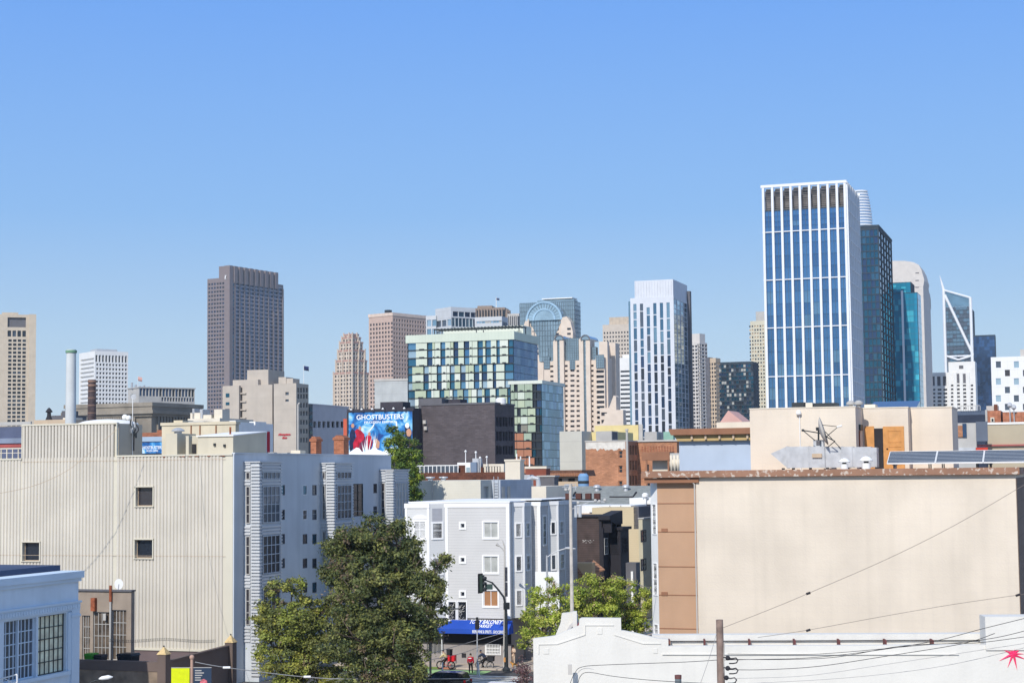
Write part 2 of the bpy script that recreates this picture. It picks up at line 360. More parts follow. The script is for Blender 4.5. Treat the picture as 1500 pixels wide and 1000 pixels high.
# old classical hall
m_old = mat('sooty_limestone', C(158, 148, 134), var=.2, sc=.15, streak=.3)
b = Bld('courthouse', 'dark grey classical hall with a heavy cornice and tall windows', 100, 222, 292, 520, 590, ang=R(-24), refpy=600)
zc = b.H
fh = grid(0, b.W-6, 0, zc-4.2, 30, 2, .55, .8); sh = grid(3, b.D-2, 0, zc-4.2, 13, 2, .55, .8)
q = MB(); q.shell(b.fr, b.W, b.D, 0, zc, fh, sh, .8)
for i in range(31): x = (b.W-6)*i/30; q.box(b.fr, x-.35, x+.35, -.6, 0, zc*.25, zc-4)
for i in range(14): y = 3+(b.D-5)*i/13; q.box(b.fr, b.W, b.W+.6, y-.35, y+.35, zc*.25, zc-4)
b.part('wall', q, m_old); b.win(b.fr, 'f', 0, fh, .8, G3); b.win(b.fr, 's', b.W, sh, .8, [g_navy, g_dark])
q = MB()
for k, (z0, z1, o) in enumerate(((zc-4, zc-3.2, .8), (zc-3.2, zc-2.2, 1.6), (zc-2.2, zc-1, .7), (zc-1, zc+.2, 1.0))): q.box(b.fr, -o, b.W+o, -o, b.D+o, z0+.002*k, z1)
b.part('cornice', q, m_old); b.done()
m_ann = mat('grey_annex', C(196, 192, 186), var=.08)
b = Bld('office_building', 'low grey office block with a band of tall windows behind the classical hall', 187, 203, 285, 640, 568, ang=NA)
sh = rows_px(b, 204, 285, 570, 580, 17, 1, .8, .95, 's') + rows_px(b, 236, 285, 582, 588, 12, 1, .7, .8, 's') + rows_px(b, 204, 285, 592, 640, 17, 5, .7, .5, 's')
b.shell(m_ann, (), sh, .6, G3, sgl=[g_navy, g_dark, g_navy])
for i, (px, h) in enumerate(((201, 8), (207, 5), (213, 3), (219, 4), (226, 2))):
    r = b.S(px, 568-h, px+2, 568); q = MB(); q.box(b.fr, b.W-6, b.W-5, r[0], r[1], b.H, r[3]+.2); b.part('rooftop_unit', q, m_metal)
b.cap(m_ann, .4, .3); b.done()
def flag(label, px, pyb, pyt, Y, m, w_, h_, r=.06):
    p = at(px, pyb, Y); t = at(px, pyt, Y); e = Th('flagpole', label, 'flagpole', (p.x, p.y, p.z))
    q = MB(); q.tube([(p.x, p.y, p.z), (p.x, p.y, t.z)], [r*1.4, r], 8); q.lathe((p.x, p.y), [(.01, t.z), (r*2, t.z+r*1.5), (.01, t.z+r*3)], 8); e.part('pole', q, m_white)
    q = MB(); fr = Fr((p.x, p.y), R(-25)); n = 8
    for i in range(n+1):
        x = w_*i/n; o = .12*w_*math.sin(i*1.1); dz = -.25*h_*(i/n)
        q.v += [fr.w(x, o, t.z-.1+dz), fr.w(x, o, t.z-.1-h_+dz)]
    for i in range(n): q.f.append((2*i, 2*i+1, 2*i+3, 2*i+2)); q.m.append(0)
    f = e.part('flag', q, m, smooth=True)
    sm = f.modifiers.new('s', 'SOLIDIFY'); sm.thickness = .03
flag('flagpole with a small white and red flag on the grey annex roof', 202, 569, 551, 642, mat('white_flag', C(220, 170, 160)), 1.8, 1.6)

# dark brown granite tower
m_gran = mat('brown_granite', C(138, 124, 122), var=.06); m_gran2 = m_gran
b = Bld('skyscraper', 'tall dark brown granite tower with a raised crown, tallest on the left', 303.5, 336, 415, 1900, 406, ang=R(-30), refpy=520)
zt = b.H; zs = b.fr.f(333, 389)[1]; zm = b.fr.f(320, 405)[1]
NR = 46; zbot = 30
fh = [r for r in grid(.8, b.W*.78, zbot, zt-4, 6, NR, .66, .52)]
sh = grid(9.5, b.D-1, zbot, zt-4, 10, NR, .8, .66)
q = MB(); q.shell(b.fr, b.W, b.D, 0, zt, fh, sh, .8)
dd = b.D/10.4
for i in range(11):          # serrated bays: deep piers on the shaded side
    y0 = 9.5+(b.D-10.5)*i/10-dd*.16; top = zt-2 if i else zt+10
    q.box(b.fr, b.W, b.W+1.3, y0, y0+dd*.2, 30, zt-3-[0, 42, 44, 60, 75, 90, 92, 40, 30, 26, 2][i])
    q.box(b.fr, b.W, b.W+.7, y0+.1, y0+dd*.16, 30, zt-1)
q.box(b.fr, b.W-6, b.W+1.2, -1.2, 4.5, 0, zs)
for r in sh: q.box(b.fr, b.W-.05, b.W+.3, r[0]+.6, r[1]-.6, r[3]+.15, r[3]+1.3, 1)
b.part('wall', q, [m_gran, mat('sky_sheen_spandrel', C(170, 164, 172), var=.05, rough=.4)])  # spandrels paler than the granite: sky sheen put into their colour
b.win(b.fr, 'f', 0, fh, .8, [g_dark, g_navy]); b.win(b.fr, 's', b.W, sh, .8, [g_navy])

b.win(b.fr, 's', b.W, grid(4.8, 9.2, zbot, zt-1, 1, NR, .8, .66), -.25, [g_blue, g_navy])
q = MB(); q.box(b.fr, b.W-16, b.W, 1, b.D*.84, zt+.01, zs)
for i in range(9): y = 6+(b.D*.84-8)*i/8; q.box(b.fr, b.W, b.W+2.4, y, y+dd*.55, zt-6, zs-.2)
b.part('crown', q, m_gran)
lg = MB(); fr_ = b.fr; zl = zs-13
lg.prism(Fr(tuple(fr_.w(b.W-4.5, 0, 0))[:2], NA), [(-.8, zl-3.2), (.4, zl-1), (2.2, zl-2.8), (1.6, zl-.2), (3.2, zl+2.2), (1, zl+1.3), (-.6, zl+2.8), (-.3, zl+.8), (-2, zl)], -1.6, -1.35)
b.part('emblem', lg, m_white); b.done()

# stepped postmodern tower
m_pm = mat('pink_cream_stone', C(226, 208, 188), var=.08); m_pm2 = mat('terracotta_stone', C(196, 152, 136), var=.08)
b = Bld('apartment_tower', 'stepped pink and cream tower with a terracotta crown', 489, 516, 541, 1500, 545, ang=R(-40), refpy=560)
lv = [(0, 545, 0), (2.2, 527, 0), (4.2, 512, 0), (6, 500, 0), (8, 493, 0), (10, 488.5, 0)]; z0 = 0; q = MB(); q2 = MB()
for k, (ins, py, _) in enumerate(lv):
    z1 = b.fr.f(516, py)[1]; x0, y0, x1, y1 = ins, ins*.3, b.W-ins*.3, b.D-ins
    nc = max(3, int((x1-x0)/3.4)); ns = max(3, int((y1-y0)/3.4)); nr = max(1, int((z1-z0)/3.5))
    fh = grid(x0+.5, x1-.5, z0, z1-1.2, nc, nr, .55, .6); sh = grid(y0+.5, y1-.5, z0, z1-1.2, ns, nr, .55, .6)
    q.shell(b.fr, x1, y1, z0, z1, fh, sh, .6, x0=x0, y0=y0)
    b.win(b.fr, 'f', y0, fh[:24 if k == 0 else 30], .6, G3); b.win(b.fr, 's', x1, sh[:24 if k == 0 else 30], .6, G3)
    if k == 0: b.win(b.fr, 'f', y0, fh[24:], .6, G3, cap=0); b.win(b.fr, 's', x1, sh[24:], .6, G3, cap=0)
    for i in range(0, nc+1, 2): x = x0+(x1-x0)*i/nc; q.box(b.fr, x-.5, x+.5, y0-.9, y0, z0, z1+1.5)
    for i in range(0, ns+1, 2): y = y0+(y1-y0)*i/ns; q.box(b.fr, x1, x1+.9, y-.5, y+.5, z0, z1+1.5)
    q2.box(b.fr, x0-.3, x1+.3, y0-.3, y1+.3, z1-1.0, z1+.4); z0 = z1
b.part('wall', q, m_pm); b.part('terracotta_band', q2, m_pm2); b.done()

m_pk = mat('pink_granite', C(206, 178, 162), var=.05)
b = Bld('office_tower', 'square pink granite tower with small punched windows', 541, 576, 626, 1300, 462, ang=R(-38))
fh = rows_px(b, 542, 576, 470, 700, 8, 36, .55, .55); sh = rows_px(b, 577, 626, 470, 700, 13, 36, .55, .55, 's')
b.shell(m_pk, fh, sh, .5, G3); b.box('parapet', mat('pale_band', C(232, 208, 190)), -.4, b.W+.4, -.4, b.D+.4, b.H, b.H+2.4)
r = b.S(560, 456, 562, 460); b.box('rooftop_unit', m_dmetal, b.W-10, b.W-6, 2, 6, b.H+2.4, b.H+5); b.done()
b = Bld('building', 'plain pale grey box before the pink granite tower', 549, 597.5, None, 640, 557, D=25)
b.shell(mat('pale_grey_panel', C(196, 198, 196), var=.06, clap=(4, .03, .8), streak=.2)); b.cap(m_grey, .8, .2); b.done()

# glass blocks behind the green building
m_pan = mat('grey_metal_panel', C(210, 212, 214), var=.04, clap=(4, .04, .8))
b = Bld('office_building', 'pale grey and glass block stepping up behind the green apartments', 639, 662, 698, 900, 449, ang=NA)
fh = rows_px(b, 640, 662, 464, 620, 3, 10, .85, .6); sh = rows_px(b, 663, 698, 457, 464, 4, 1, .9, .8, 's') + rows_px(b, 663, 698, 466, 640, 7, 12, .9, .85, 's')
b.shell(m_pan, fh, sh, .4, [g_sky, g_blue2, g_grey], sgl=[g_blue, g_navy, g_blue2]); b.done()
b = Bld('office_building', 'small glass block at the left of the grey stepped block', 625, 640, None, 910, 462, D=14)
fh = rows_px(b, 626, 640, 466, 640, 2, 13, .8, .7); b.shell(m_pan, fh, (), .4, [g_sky, g_grey, g_blue2]); b.done()
b = Bld('office_building', 'low white office block with strip windows behind the green roof', 697, 737, 746, 850, 463, ang=GA)
fh = rows_px(b, 698, 735, 469, 474, 9, 1, .95, .9) + rows_px(b, 698, 735, 477, 481, 9, 1, .95, .9) + rows_px(b, 698, 735, 485, 640, 9, 12, .95, .5)
sh = grid(1, b.D-1, 5, b.H-2, 3, 20, .9, .7); b.shell(m_pan, fh, sh, .4, [g_sky, g_blue2, g_blind], sgl=[g_navy]); b.done()
m_str = mat('brown_fin_stone', C(158, 138, 122), var=.08)
def fins(b, m, n, ns, d=1.2, fw=.45, gl=g_dark):
    q = MB(); q.box(b.fr, 0, b.W, 0, b.D, 0, b.H-1); b.part('glass_core', q, gl)
    q = MB(); cw = b.W/n
    for i in range(n): q.box(b.fr, cw*i, cw*i+cw*fw, -d, 0, 0, b.H)
    for i in range(ns): c2 = b.D/ns; q.box(b.fr, b.W, b.W+d, c2*i+c2*.3, c2*i+c2*(.3+fw), 0, b.H)
    q.box(b.fr, -.3, b.W+.3, -.3, b.D+.3, b.H-1, b.H+1.2); b.part('fins', q, m)
b = Bld('office_tower', 'dark tower with brown vertical fins behind the low white office block', 690, 741, 747, 1500, 452, ang=R(-10)); fins(b, m_str, 12, 3, 2.2)
b.box('penthouse', m_str, 6, b.W-12, 4, b.D-2, b.H+1.2, b.H+3.5); b.done()
b = Bld('office_tower', 'pale tower with narrow vertical fins left of the arched hotel', 746, 762, None, 1400, 461, D=20); fins(b, m_grey, 6, 2, 1.2)
b.done()
flag('thin flagpole on the brown finned tower roof', 727, 452, 436, 1505, mat('dark_flag', C(70, 80, 110)), 3, 2, r=.25)

# ---- green apartment block
gp = [mat('pale_green_panel', C(220, 228, 210), var=.03, vclap=(.9, .06, .85)), mat('green_panel', C(178, 192, 168), var=.03, vclap=(.9, .06, .85)),
      mat('olive_panel', C(198, 208, 178), var=.03, vclap=(.9, .06, .85)), mat('white_green_panel', C(232, 236, 222), var=.03, vclap=(.9, .06, .85)), m_dmetal,
      mat('terracotta_panel', C(190, 130, 100), var=.05, vclap=(.9, .06, .85)), mat('grey_green_panel', C(150, 146, 132), var=.05, vclap=(.9, .06, .85))]
gg = [g_blue, g_blue2, g_navy, g_sky, g_teal2]
def panel_facade(b, z0, z1, nr, widths, key, tones, gl):
    """storeys shifted against each other: panels proud of dark slab lines, glass bays between"""
    q = MB(); rh = (z1-z0)/nr; holes = []; tot = sum(w_ for w_, _ in widths); sx = b.W/tot
    for j in range(nr):
        x = 0; sh_ = ((j//3*37+key) % 5-2)*.35; zz = z1-rh*(j+1)
        for i, (w_, t) in enumerate(widths):
            a0 = x*sx + (sh_ if i else 0); x += w_; a1 = x*sx + (sh_ if i < len(widths)-1 else 0)
            if t == 'g' or (t == 'x' and random.random() < .5): holes.append((a0, a1, zz+.32, zz+rh))
            else:
                m_ = random.choice(tones(j)); q.box(b.fr, a0+.05, a1-.05, -.25, 0, zz+.28, zz+rh-.02, m_)
                if random.random() < .6: q.box(b.fr, a0+(a1-a0)*.3, a1-(a1-a0)*.25, -.32, -.25, zz+.15, zz+.5, 4)
    b.part('facade_panels', q, gp)
    s = MB(); s.shell(b.fr, b.W, b.D, 0, b.H, holes, (), .35); b.part('wall', s, m_dmetal)
    b.win(b.fr, 'f', 0, holes, .3, gl)
def glass_side(b, z0, z1, nc, nr, gl, m, out=.12):
    rs = grid(.2, b.D-.2, z0, z1, nc, nr, .94, .93); b.win(b.fr, 's', b.W, rs, -.1, gl)
b = Bld('apartment_block', 'big green panelled apartment block with blue glass corners', 597.5, 752, 788, 430, 487, refpy=560)
wd = [(7, 'g'), (11, 'p'), (5, 'g'), (2.5, 'p'), (5.5, 'p'), (4.5, 'g'), (5, 'p'), (3, 'p'), (4.5, 'g'), (5.5, 'p'), (5, 'g'), (3, 'p'), (5, 'p'), (5, 'g'), (2.5, 'p'), (5, 'g'), (5.5, 'p'), (3, 'g'), (8, 'p'), (5.5, 'g')]
zr = b.fr.f(700, 499)[1]; panel_facade(b, 0, zr, 25, wd, 3, lambda j: [0, 0, 0, 0, 2, 3] if j < 5 else [0, 0, 1, 2, 2, 3], [g_tl, g_side2, g_tl, g_side, g_navy, g_sky])
glass_side(b, 0, zr, 7, 25, [g_side, g_side2, g_side], None)
q = MB(); q.box(b.fr, -.4, b.W+.5, -.45, b.D+.4, zr, b.H+.3); b.part('parapet', q, gp[0])
q = MB(); za = b.H+.32; r = b.F(625, 481, 750, 485)
for i in range(26): x = r[0]+(r[1]-r[0])*i/25; q.box(b.fr, x, x+.25, 5, 11, za+1.6, za+1.9)
for x in (r[0], (r[0]+r[1])/2, r[1]): q.box(b.fr, x, x+.2, 5.2, 5.4, za, za+1.6); q.box(b.fr, x, x+.2, 10.6, 10.8, za, za+1.6)
b.part('pergola', q, m_dmetal); b.box('penthouse', gp[3], r[0], r[1]-1, 12, 19, b.H+.3, b.fr.f(700, 479, 12)[1]); b.done()
b2 = b
b = Bld('apartment_block', 'lower green panelled wing with a glass side and terracotta base panels', 747, 793, 825.5, 405, 558, refpy=600)
wd = [(3, 'g'), (4, 'p'), (4, 'x'), (8, 'p'), (9, 'p'), (4, 'g'), (4, 'g')]
zr = b.fr.f(780, 562)[1]
panel_facade(b, 0, zr, 20, wd, 1, lambda j: [1, 1, 2, 0] if j < 5 else ([6, 1, 2] if j == 5 else ([5, 5, 1] if j < 9 else [5])), [g_teal2, g_dark, g_navy, g_dark])
glass_side(b, 0, zr, 12, 20, [g_side, g_tl, g_side2, g_tl], None)
q = MB(); q.box(b.fr, -.3, b.W+.4, -.35, b.D+.3, zr, b.H+.2); b.part('parapet', q, gp[3]); b.done()

# ---- arched hotel
m_ho = mat('hotel_pink_stone', C(234, 216, 198), var=.05); g_h = glass('hotel_grey_glass', (.32, .40, .44, 1), metal=.6)
m_mul = mat('mullion', C(100, 116, 126))
def glass_wall(b, mb, mm, x0, x1, z0, z1, y, nx, nz, dep=3):
    mb.box(b.fr, x0, x1, y, y+dep, z0, z1)
    for i in range(nx+1): x = x0+(x1-x0)*i/nx; mm.box(b.fr, x-.1, x+.1, y-.12, y, z0, z1)
    for j in range(nz+1): z = z0+(z1-z0)*j/nz; mm.box(b.fr, x0, x1, y-.09, y, z-.1, z+.1)
b = Bld('hotel_tower', 'tall hotel slab with a great round glass arch at its top', 762, 842, 851, 780, 441, refpy=500)
W, H = b.W, b.H; q = MB(); mm = MB()
glass_wall(b, q, mm, 0, W, 40, H, 0, 26, 28, b.D); q.box(b.fr, W*.3, W*.97, 2, b.D-2, H, H+1.2); b.part('glass_wall', q, g_h); 
for j in range(29): z = 40+(H-40)*j/28; mm.box(b.fr, W, W+.12, 0, b.D, z-.1, z+.1)
b.part('mullions', mm, m_mul)
cx, cz = b.fr.f(801, 470); rr = 27*780/F
def arc(r0, r1, y0, y1, n=28, full=False):
    pts = [(cx+r1*math.cos(math.pi*i/n), cz+r1*math.sin(math.pi*i/n)) for i in range(n+1)] + [(cx+r0*math.cos(math.pi*i/n), cz+r0*math.sin(math.pi*i/n)) for i in range(n, -1, -1)]
    return pts
q = MB(); pts = [(cx+rr*math.cos(math.pi*i/28), cz+rr*math.sin(math.pi*i/28)) for i in range(29)]; q.prism(b.fr, pts, -4, 0); b.part('arch_window', q, glass('arch_glass', (.42, .54, .6, 1), metal=.6))
q = MB()
for (a, c, y) in ((rr*.94, rr*1.04, -4.6), (rr*.56, rr*.66, -4.4)): q.prism(b.fr, arc(a, c, 0, 0), y, -4.001)
b.part('arch_rib', q, glass('arch_rib_glass', (.45, .6, .7, 1), metal=.5))
q = MB()
for i in range(1, 16):
    g = math.pi*i/16; d0, d1 = rr*.67, rr*.93
    q.prism(b.fr, [(cx+d0*math.cos(g)-.08, cz+d0*math.sin(g)), (cx+d1*math.cos(g)-.08, cz+d1*math.sin(g)), (cx+d1*math.cos(g)+.12, cz+d1*math.sin(g)), (cx+d0*math.cos(g)+.12, cz+d0*math.sin(g))], -4.12, -4.001)
for j in range(1, 9):
    for i in range(-6, 7):
        x = cx+rr*.155*i; zz = cz-(cz-b.F(800, 530, 801, 530)[2])*j/8; wd_ = rr*(.9-.62*j/8)
        if abs(x-cx) < wd_: q.box(b.fr, x-.1, x+.1, -3.15, -3.0, zz, zz+(cz-b.F(800, 530, 801, 530)[2])/8)
    q.box(b.fr, cx-wd_, cx+wd_, -3.12, -3.0, zz-.1, zz+.1)
b.part('arch_spoke', q, m_mul)
q = MB(); P_ = [b.F(x, y, x+.01, y) for x, y in ((778, 471), (825, 471), (822, 478), (815, 494), (812, 530), (793, 530), (790, 494), (782, 478))]
q.prism(b.fr, [(p[0], p[2]) for p in P_], -3, 0); b.part('glass_stem', q, g_h)
def poly(b, pts, y0=0): return [b.fr.f(x, y, y0) for x, y in pts]
q = MB(); yw = -2
q.prism(b.fr, poly(b, [(762, 610), (762, 497), (767, 484), (773, 468), (777, 468), (777, 610)], yw), yw-2.5, 0)
q.prism(b.fr, poly(b, [(777.2, 610), (777.2, 472), (785, 468), (793, 482), (797, 500), (797, 610)], yw), yw-.8, 0)
q.prism(b.fr, poly(b, [(809, 560), (809, 493), (814, 482), (818, 469), (823.5, 466), (823.5, 560)], yw), yw-.8, 0)
q.prism(b.fr, poly(b, [(824, 560), (824, 466), (832, 464), (838, 472), (841.5, 487), (841.5, 560)], yw), yw-2.5, 0)
b.part('stone_pier', q, m_ho)
rs = []
for (x0, x1, n0, yf) in ((765.5, 770, 480, 4), (785, 789.5, 480, 4), (813, 817, 480, 4), (831, 836, 480, 4)):
    for i in range(6): r = b.fr.fr(x0, 480+i*7.2, x1, 483+i*7.2, yw-2.5); rs.append(r)
b.win(b.fr, 'f', yw-2.5, rs[:6]+rs[18:], -.1, G3); b.win(b.fr, 'f', yw-.8, rs[6:18], -.1, G3)
b.box('helipad', m_white, W*.36, W*.92, 4, 12, H+1.9, H+2.3, ); b.box('helipad_post', m_white, W*.6, W*.63, 7, 8, H+1.2, H+1.9); b.done()

b = Bld('hotel_building', 'pink stone hotel front with glass strips and arched bay tops', 797, 873, None, 745, 527, D=24, refpy=560)
yb = b.fr; H = b.H; fh = []
for (x0, x1, ya, pit) in ((806, 813, 527.5, 7.3), (825, 831.5, 527, 7.3), (835.5, 841.5, 541, 7.4), (844.5, 851.5, 527, 7.3), (863.5, 869.5, 526.5, 7.4)):
    i = 0
    while ya+i*pit < 690: fh.append(yb.fr(x0, ya+i*pit, x1, ya+3.2+i*pit)); i += 1
fh = [r for r in fh if r[3] < H-.3]
q = MB(); q.shell(b.fr, b.W, b.D, 0, H, fh, (), .9)
for (x0, x1, yt) in ((812.5, 816, 500), (822, 825.5, 496), (850.5, 854, 497), (860.5, 864, 497)):
    r = yb.fr(x0, yt, x1, 690, -1.5); q.prism(b.fr, [(r[0], 0), (r[1], 0), (r[1], r[3]), ((r[0]+r[1])/2, r[3]+1), (r[0], r[3])], -1.5, 0); q.box(b.fr, r[0], r[1], 0, 6, H-.01, r[3]-.2)
b.part('wall', q, m_ho); b.win(b.fr, 'f', 0, fh, .9, [g_dark2, m_dgrey, g_dark2]); q = MB(); mm = MB()
for (x0, y0, x1, y1, yy, nx, nz) in ((816, 497, 822, 690, -.9, 2, 30), (854, 497, 860.5, 690, -.9, 2, 30), (825.5, 495, 850.5, 528, .8, 8, 9), (835, 527, 842, 541, -.2, 3, 4), (804, 509, 813, 528, .8, 3, 5), (797, 522, 805, 540, -.3, 3, 4), (864, 508, 873, 528, .8, 3, 5)):
    r = yb.fr(x0, y0, x1, y1, yy); glass_wall(b, q, mm, r[0], r[1], max(0, r[2]), r[3], yy, nx, nz, 3 if yy > 0 else -yy)
b.part('glass_wall', q, g_h); b.part('mullions', mm, m_mul)
for px, pr in ((819, 6.8), (857.3, 6.8)):
    x, z = yb.f(px, 497.5, -2); r = pr*745/F; q = MB(); q.prism(b.fr, [(x+r*math.cos(math.pi*i/14), z+r*math.sin(math.pi*i/14)) for i in range(15)], -2, 12); a = b.part('arched_top', q, g_h)
    q = MB(); q.prism(b.fr, [(x+r*1.1*math.cos(math.pi*i/14), z+r*1.1*math.sin(math.pi*i/14)) for i in range(15)]+[(x+r*.85*math.cos(math.pi*i/14), z+r*.85*math.sin(math.pi*i/14)) for i in range(14, -1, -1)], -2.3, -2.001); b.part('arch_rim', q, m_dgrey, a)
b.done()
b = Bld('hotel_wing', 'stepped stone hotel wing with balcony bands and tall side pylons', 873, 886, 906, 742, 523, refpy=560)
fh = rows_px(b, 875, 885, 540, 690, 1, 20, .92, .55); q = MB(); q.shell(b.fr, b.W, b.D, 0, b.H, fh, (), 1.2)
r = b.S(890, 508, 906, 508); q.box(b.fr, b.W-3, b.W+.8, r[0]*.4, r[0]*.9, 0, r[3]+1); q.box(b.fr, b.W-4, b.W+1.6, b.D*.55, b.D*.85, 0, r[3]+1); q.box(b.fr, 1, b.W-1, 3, b.D-1, b.H, r[3])
for k, (x0, x1, yt) in enumerate(((880, 893, 597), (887, 901, 605), (892, 908, 613))):
    y_ = -3-3*k; rr_ = b.fr.fr(x0, yt, x1, 690, y_); hs = [(rr_[0]+.6, rr_[1]-.6, rr_[3]-3.4-j*3.2, rr_[3]-1.9-j*3.2) for j in range(9)]
    hs = [h_ for h_ in hs if h_[2] > 0]; q.shell(b.fr, rr_[1], 2+.01*k, 0, rr_[3], hs, (), .9, x0=rr_[0], y0=y_); b.win(b.fr, 'f', y_, hs, .9, [g_dark2])
b.part('wall', q, m_ho); b.win(b.fr, 'f', 0, fh, 1.2, G3); q = MB(); mm = MB(); r = b.F(874, 521, 885, 539)
glass_wall(b, q, mm, r[0], r[1], r[2], r[3]+.4, -.5, 4, 5, .5); b.part('glass_wall', q, g_h); b.part('mullions', mm, m_mul); b.done()
b = Bld('hotel_pylon', 'curved stone pylon at the foot of the hotel wing', 903, 913, 917, 700, 600, cat='building', refpy=620); b.shell(m_ho)
q = MB(); q.prism(b.fr, [(-6, b.H-6), (-1, b.H+6), (0, b.H+5.5), (0, b.H-12), (-6, b.H-12)], 0, 6); b.part('curved_fin', q, m_ho); b.done()

# ---- middle towers
m_bt = mat('tan_precast', C(212, 198, 182), var=.05)
b = Bld('office_tower', 'tan office tower with rows of small square windows', 883, 930, None, 1300, 474, D=30, refpy=500)
fh = rows_px(b, 886, 930, 483, 660, 11, 29, .5, .45); b.shell(m_bt, fh, (), .8, [g_dark2, g_dark]); r = b.F(891, 463, 925, 475); b.box('penthouse', mat('penthouse_louvre', C(208, 190, 168), vclap=(3, .2, .9)), r[0], r[1], 3, 22, b.H, r[3]); b.done()
b = Bld('office_building', 'white office block with dark strip windows beside the white tower', 908, 935, None, 1000, 523, D=20, refpy=560)
fh = [b.fr.fr(909, 542+i*6.6, 930, 545.4+i*6.6) for i in range(18)]; b.shell(m_w1, fh, (), .5, G3); b.box('penthouse', m_w1, 1, b.W-1, 3, 14, b.H, b.fr.f(915, 519)[1]); b.done()

m_wt = mat('white_metal_cladding', C(228, 230, 236), var=.03)
b = Bld('skyscraper', 'slender white tower with staggered dark windows and a tall blank crown', 924.5, 988, 1009.5, 900, 434, refpy=520)
zt = b.H; zb_ = 0; fh = []
nr = 46; r = b.F(929, 436, 984, 640); zz0, zz1 = 10, r[3]; rh = (zz1-zz0)/nr; nc = 6
for i in range(nc):
    j = random.randrange(3); cx0 = r[0]+(r[1]-r[0])*i/nc
    while j < nr-2:
        n = random.choice([2, 3, 3, 4]); n = min(n, nr-1-j); fh.append((cx0+.7, cx0+.7+1.75, zz0+rh*j+.2, zz0+rh*(j+n)-.3)); j += n
        if random.random() < .3: j += 0
fh.sort(key=lambda t: -t[3])
sh = grid(.3, b.D-2.5, 5, zt-1, 4, 40, .92, .92)
b.shell(m_wt, fh, sh, .5); b.win(b.fr, 'f', 0, [t for t in fh if t[3] > zt*.72], .35, [g_blue2, g_blue, g_grey]); b.win(b.fr, 'f', 0, [t for t in fh if t[3] <= zt*.72], .35, [g_navy, g_dark, g_grey], cap=100)
b.win(b.fr, 's', b.W, sh, .2, [g_sky, g_blue2, g_blue], cap=0)
q = MB(); q.box(b.fr, -1.2, 0, 0.5, 8, 0, zt-1.5); b.part('glass_edge', q, g_blue2)
q = MB(); q.box(b.fr, b.W, b.W+1.6, b.D-2.5, b.D+1, 0, zt+6); b.part('side_slab', q, m_dgrey)
r = b.F(929.5, 410, 987, 433); q = MB(); q.box(b.fr, r[0], b.W-.2, .6, b.D-1, zt, b.fr.f(960, 410)[1])
for i in range(14): x = r[0]+(b.W-.2-r[0])*i/14; q.box(b.fr, x, x+.5, .35, .6, zt+.1, b.fr.f(960, 411)[1])
b.part('crown', q, m_wt); b.done()

m_c1 = mat('pale_concrete', C(222, 214, 206), var=.05)
b = Bld('apartment_tower', 'pale concrete tower with balcony bands right of the white tower', 1008, 1026, 1037, 1200, 488, ang=R(-35), refpy=560)
fh = rows_px(b, 1008, 1026, 504, 700, 5, 36, .7, .6); sh = rows_px(b, 1027, 1037, 504, 700, 3, 36, .8, .6, 's')
b.H2 = b.H; b.H = b.fr.f(1026, 501)[1]; b.shell(m_c1, fh, sh, 1, [g_grey, g_dark, g_dark2], sgl=[g_navy, g_dark]); b.box('penthouse', m_c1, 2, b.W-.5, 1, b.D-2, b.H, b.H2); b.done()
b = Bld('apartment_tower', 'narrow brown and grey tower beside the dark glass block', 1036, 1049, 1056, 1150, 524, ang=R(-30), refpy=560)
fh = rows_px(b, 1041, 1049, 530, 700, 3, 28, .6, .6); sh = grid(1, b.D-1, 4, b.H-2, 3, 30, .7, .6); b.shell(m_tan, fh, sh, .7, G3)
q = MB(); q.box(b.fr, -.5, b.W*.35, -.6, 5, 0, b.H+.6); b.part('stair_shaft', q, m_dgrey); b.done()
m_dc = mat('dark_cladding', C(60, 72, 82), var=.1)
b = Bld('office_building', 'dark glass office slab with white blinds in its windows', 1055.5, 1103, None, 950, 529, D=18, refpy=560)
fh = rows_px(b, 1056, 1103, 532, 690, 14, 26, .93, .72); b.shell(m_dc, fh, (), .3, [g_teal2, g_dark, g_navy, g_grey, g_teal2, g_blind]); b.done()
b = Bld('office_tower', 'narrow cream stone tower half hidden by the big white finned tower', 1100, 1135, None, 1000, 469, D=22, refpy=520)
fh = rows_px(b, 1101, 1135, 474, 690, 10, 40, .55, .5); b.shell(mat('cream_stone', C(222, 214, 190), var=.06), fh, (), .5, [g_grey, g_dark2, m_tan]); r = b.F(1106, 455, 1126, 470); b.box('penthouse', m_ann, r[0], r[1], 3, 14, b.H, r[3]); b.done()

# ---- white finned tower
m_fin = mat('white_fin', C(246, 246, 248), var=.02)
b = Bld('skyscraper', 'tallest tower, blue glass behind broad white vertical fins', 1119.5, 1243, 1260, 560, 266, refpy=440)
W, D, H = b.W, b.D, b.H
g_5 = [glass('tower_blue_glass_%d' % i, c, metal=.7, rough=.05, wav=.15) for i, c in enumerate(((.09, .215, .39, 1), (.11, .25, .43, 1), (.08, .19, .35, 1), (.17, .31, .44, 1)))]; g_5 = g_5[:3]*3+g_5[3:]
zs = [0]+[b.fr.f(1122, py)[1] for py in (620, 552, 481, 411, 341)]+[H-8.5]
fin = [b.fr.f(x, 440)[0] for x in (1122, 1135.5, 1149, 1162.5, 1176, 1190, 1203.5, 1217, 1230.5, 1242.2)]
q = MB(); q.shell(b.fr, W, D, 0, H-8, (), ()); b.part('core', q, m_dc)
rs = []; cells = []
for k in range(len(zs)-1, 0, -1):
    n = 4 if k > 1 else 3; zz = [zs[k-1]+(zs[k]-zs[k-1])*i/n for i in range(n+1)]
    for i in range(n-1, -1, -1):
        for j in range(len(fin)-1): rs.append((fin[j]+.35, fin[j+1]-.1, zz[i]+.12, zz[i+1]))
b.win(b.fr, 'f', 0, rs, -.1, g_5)
q = MB()
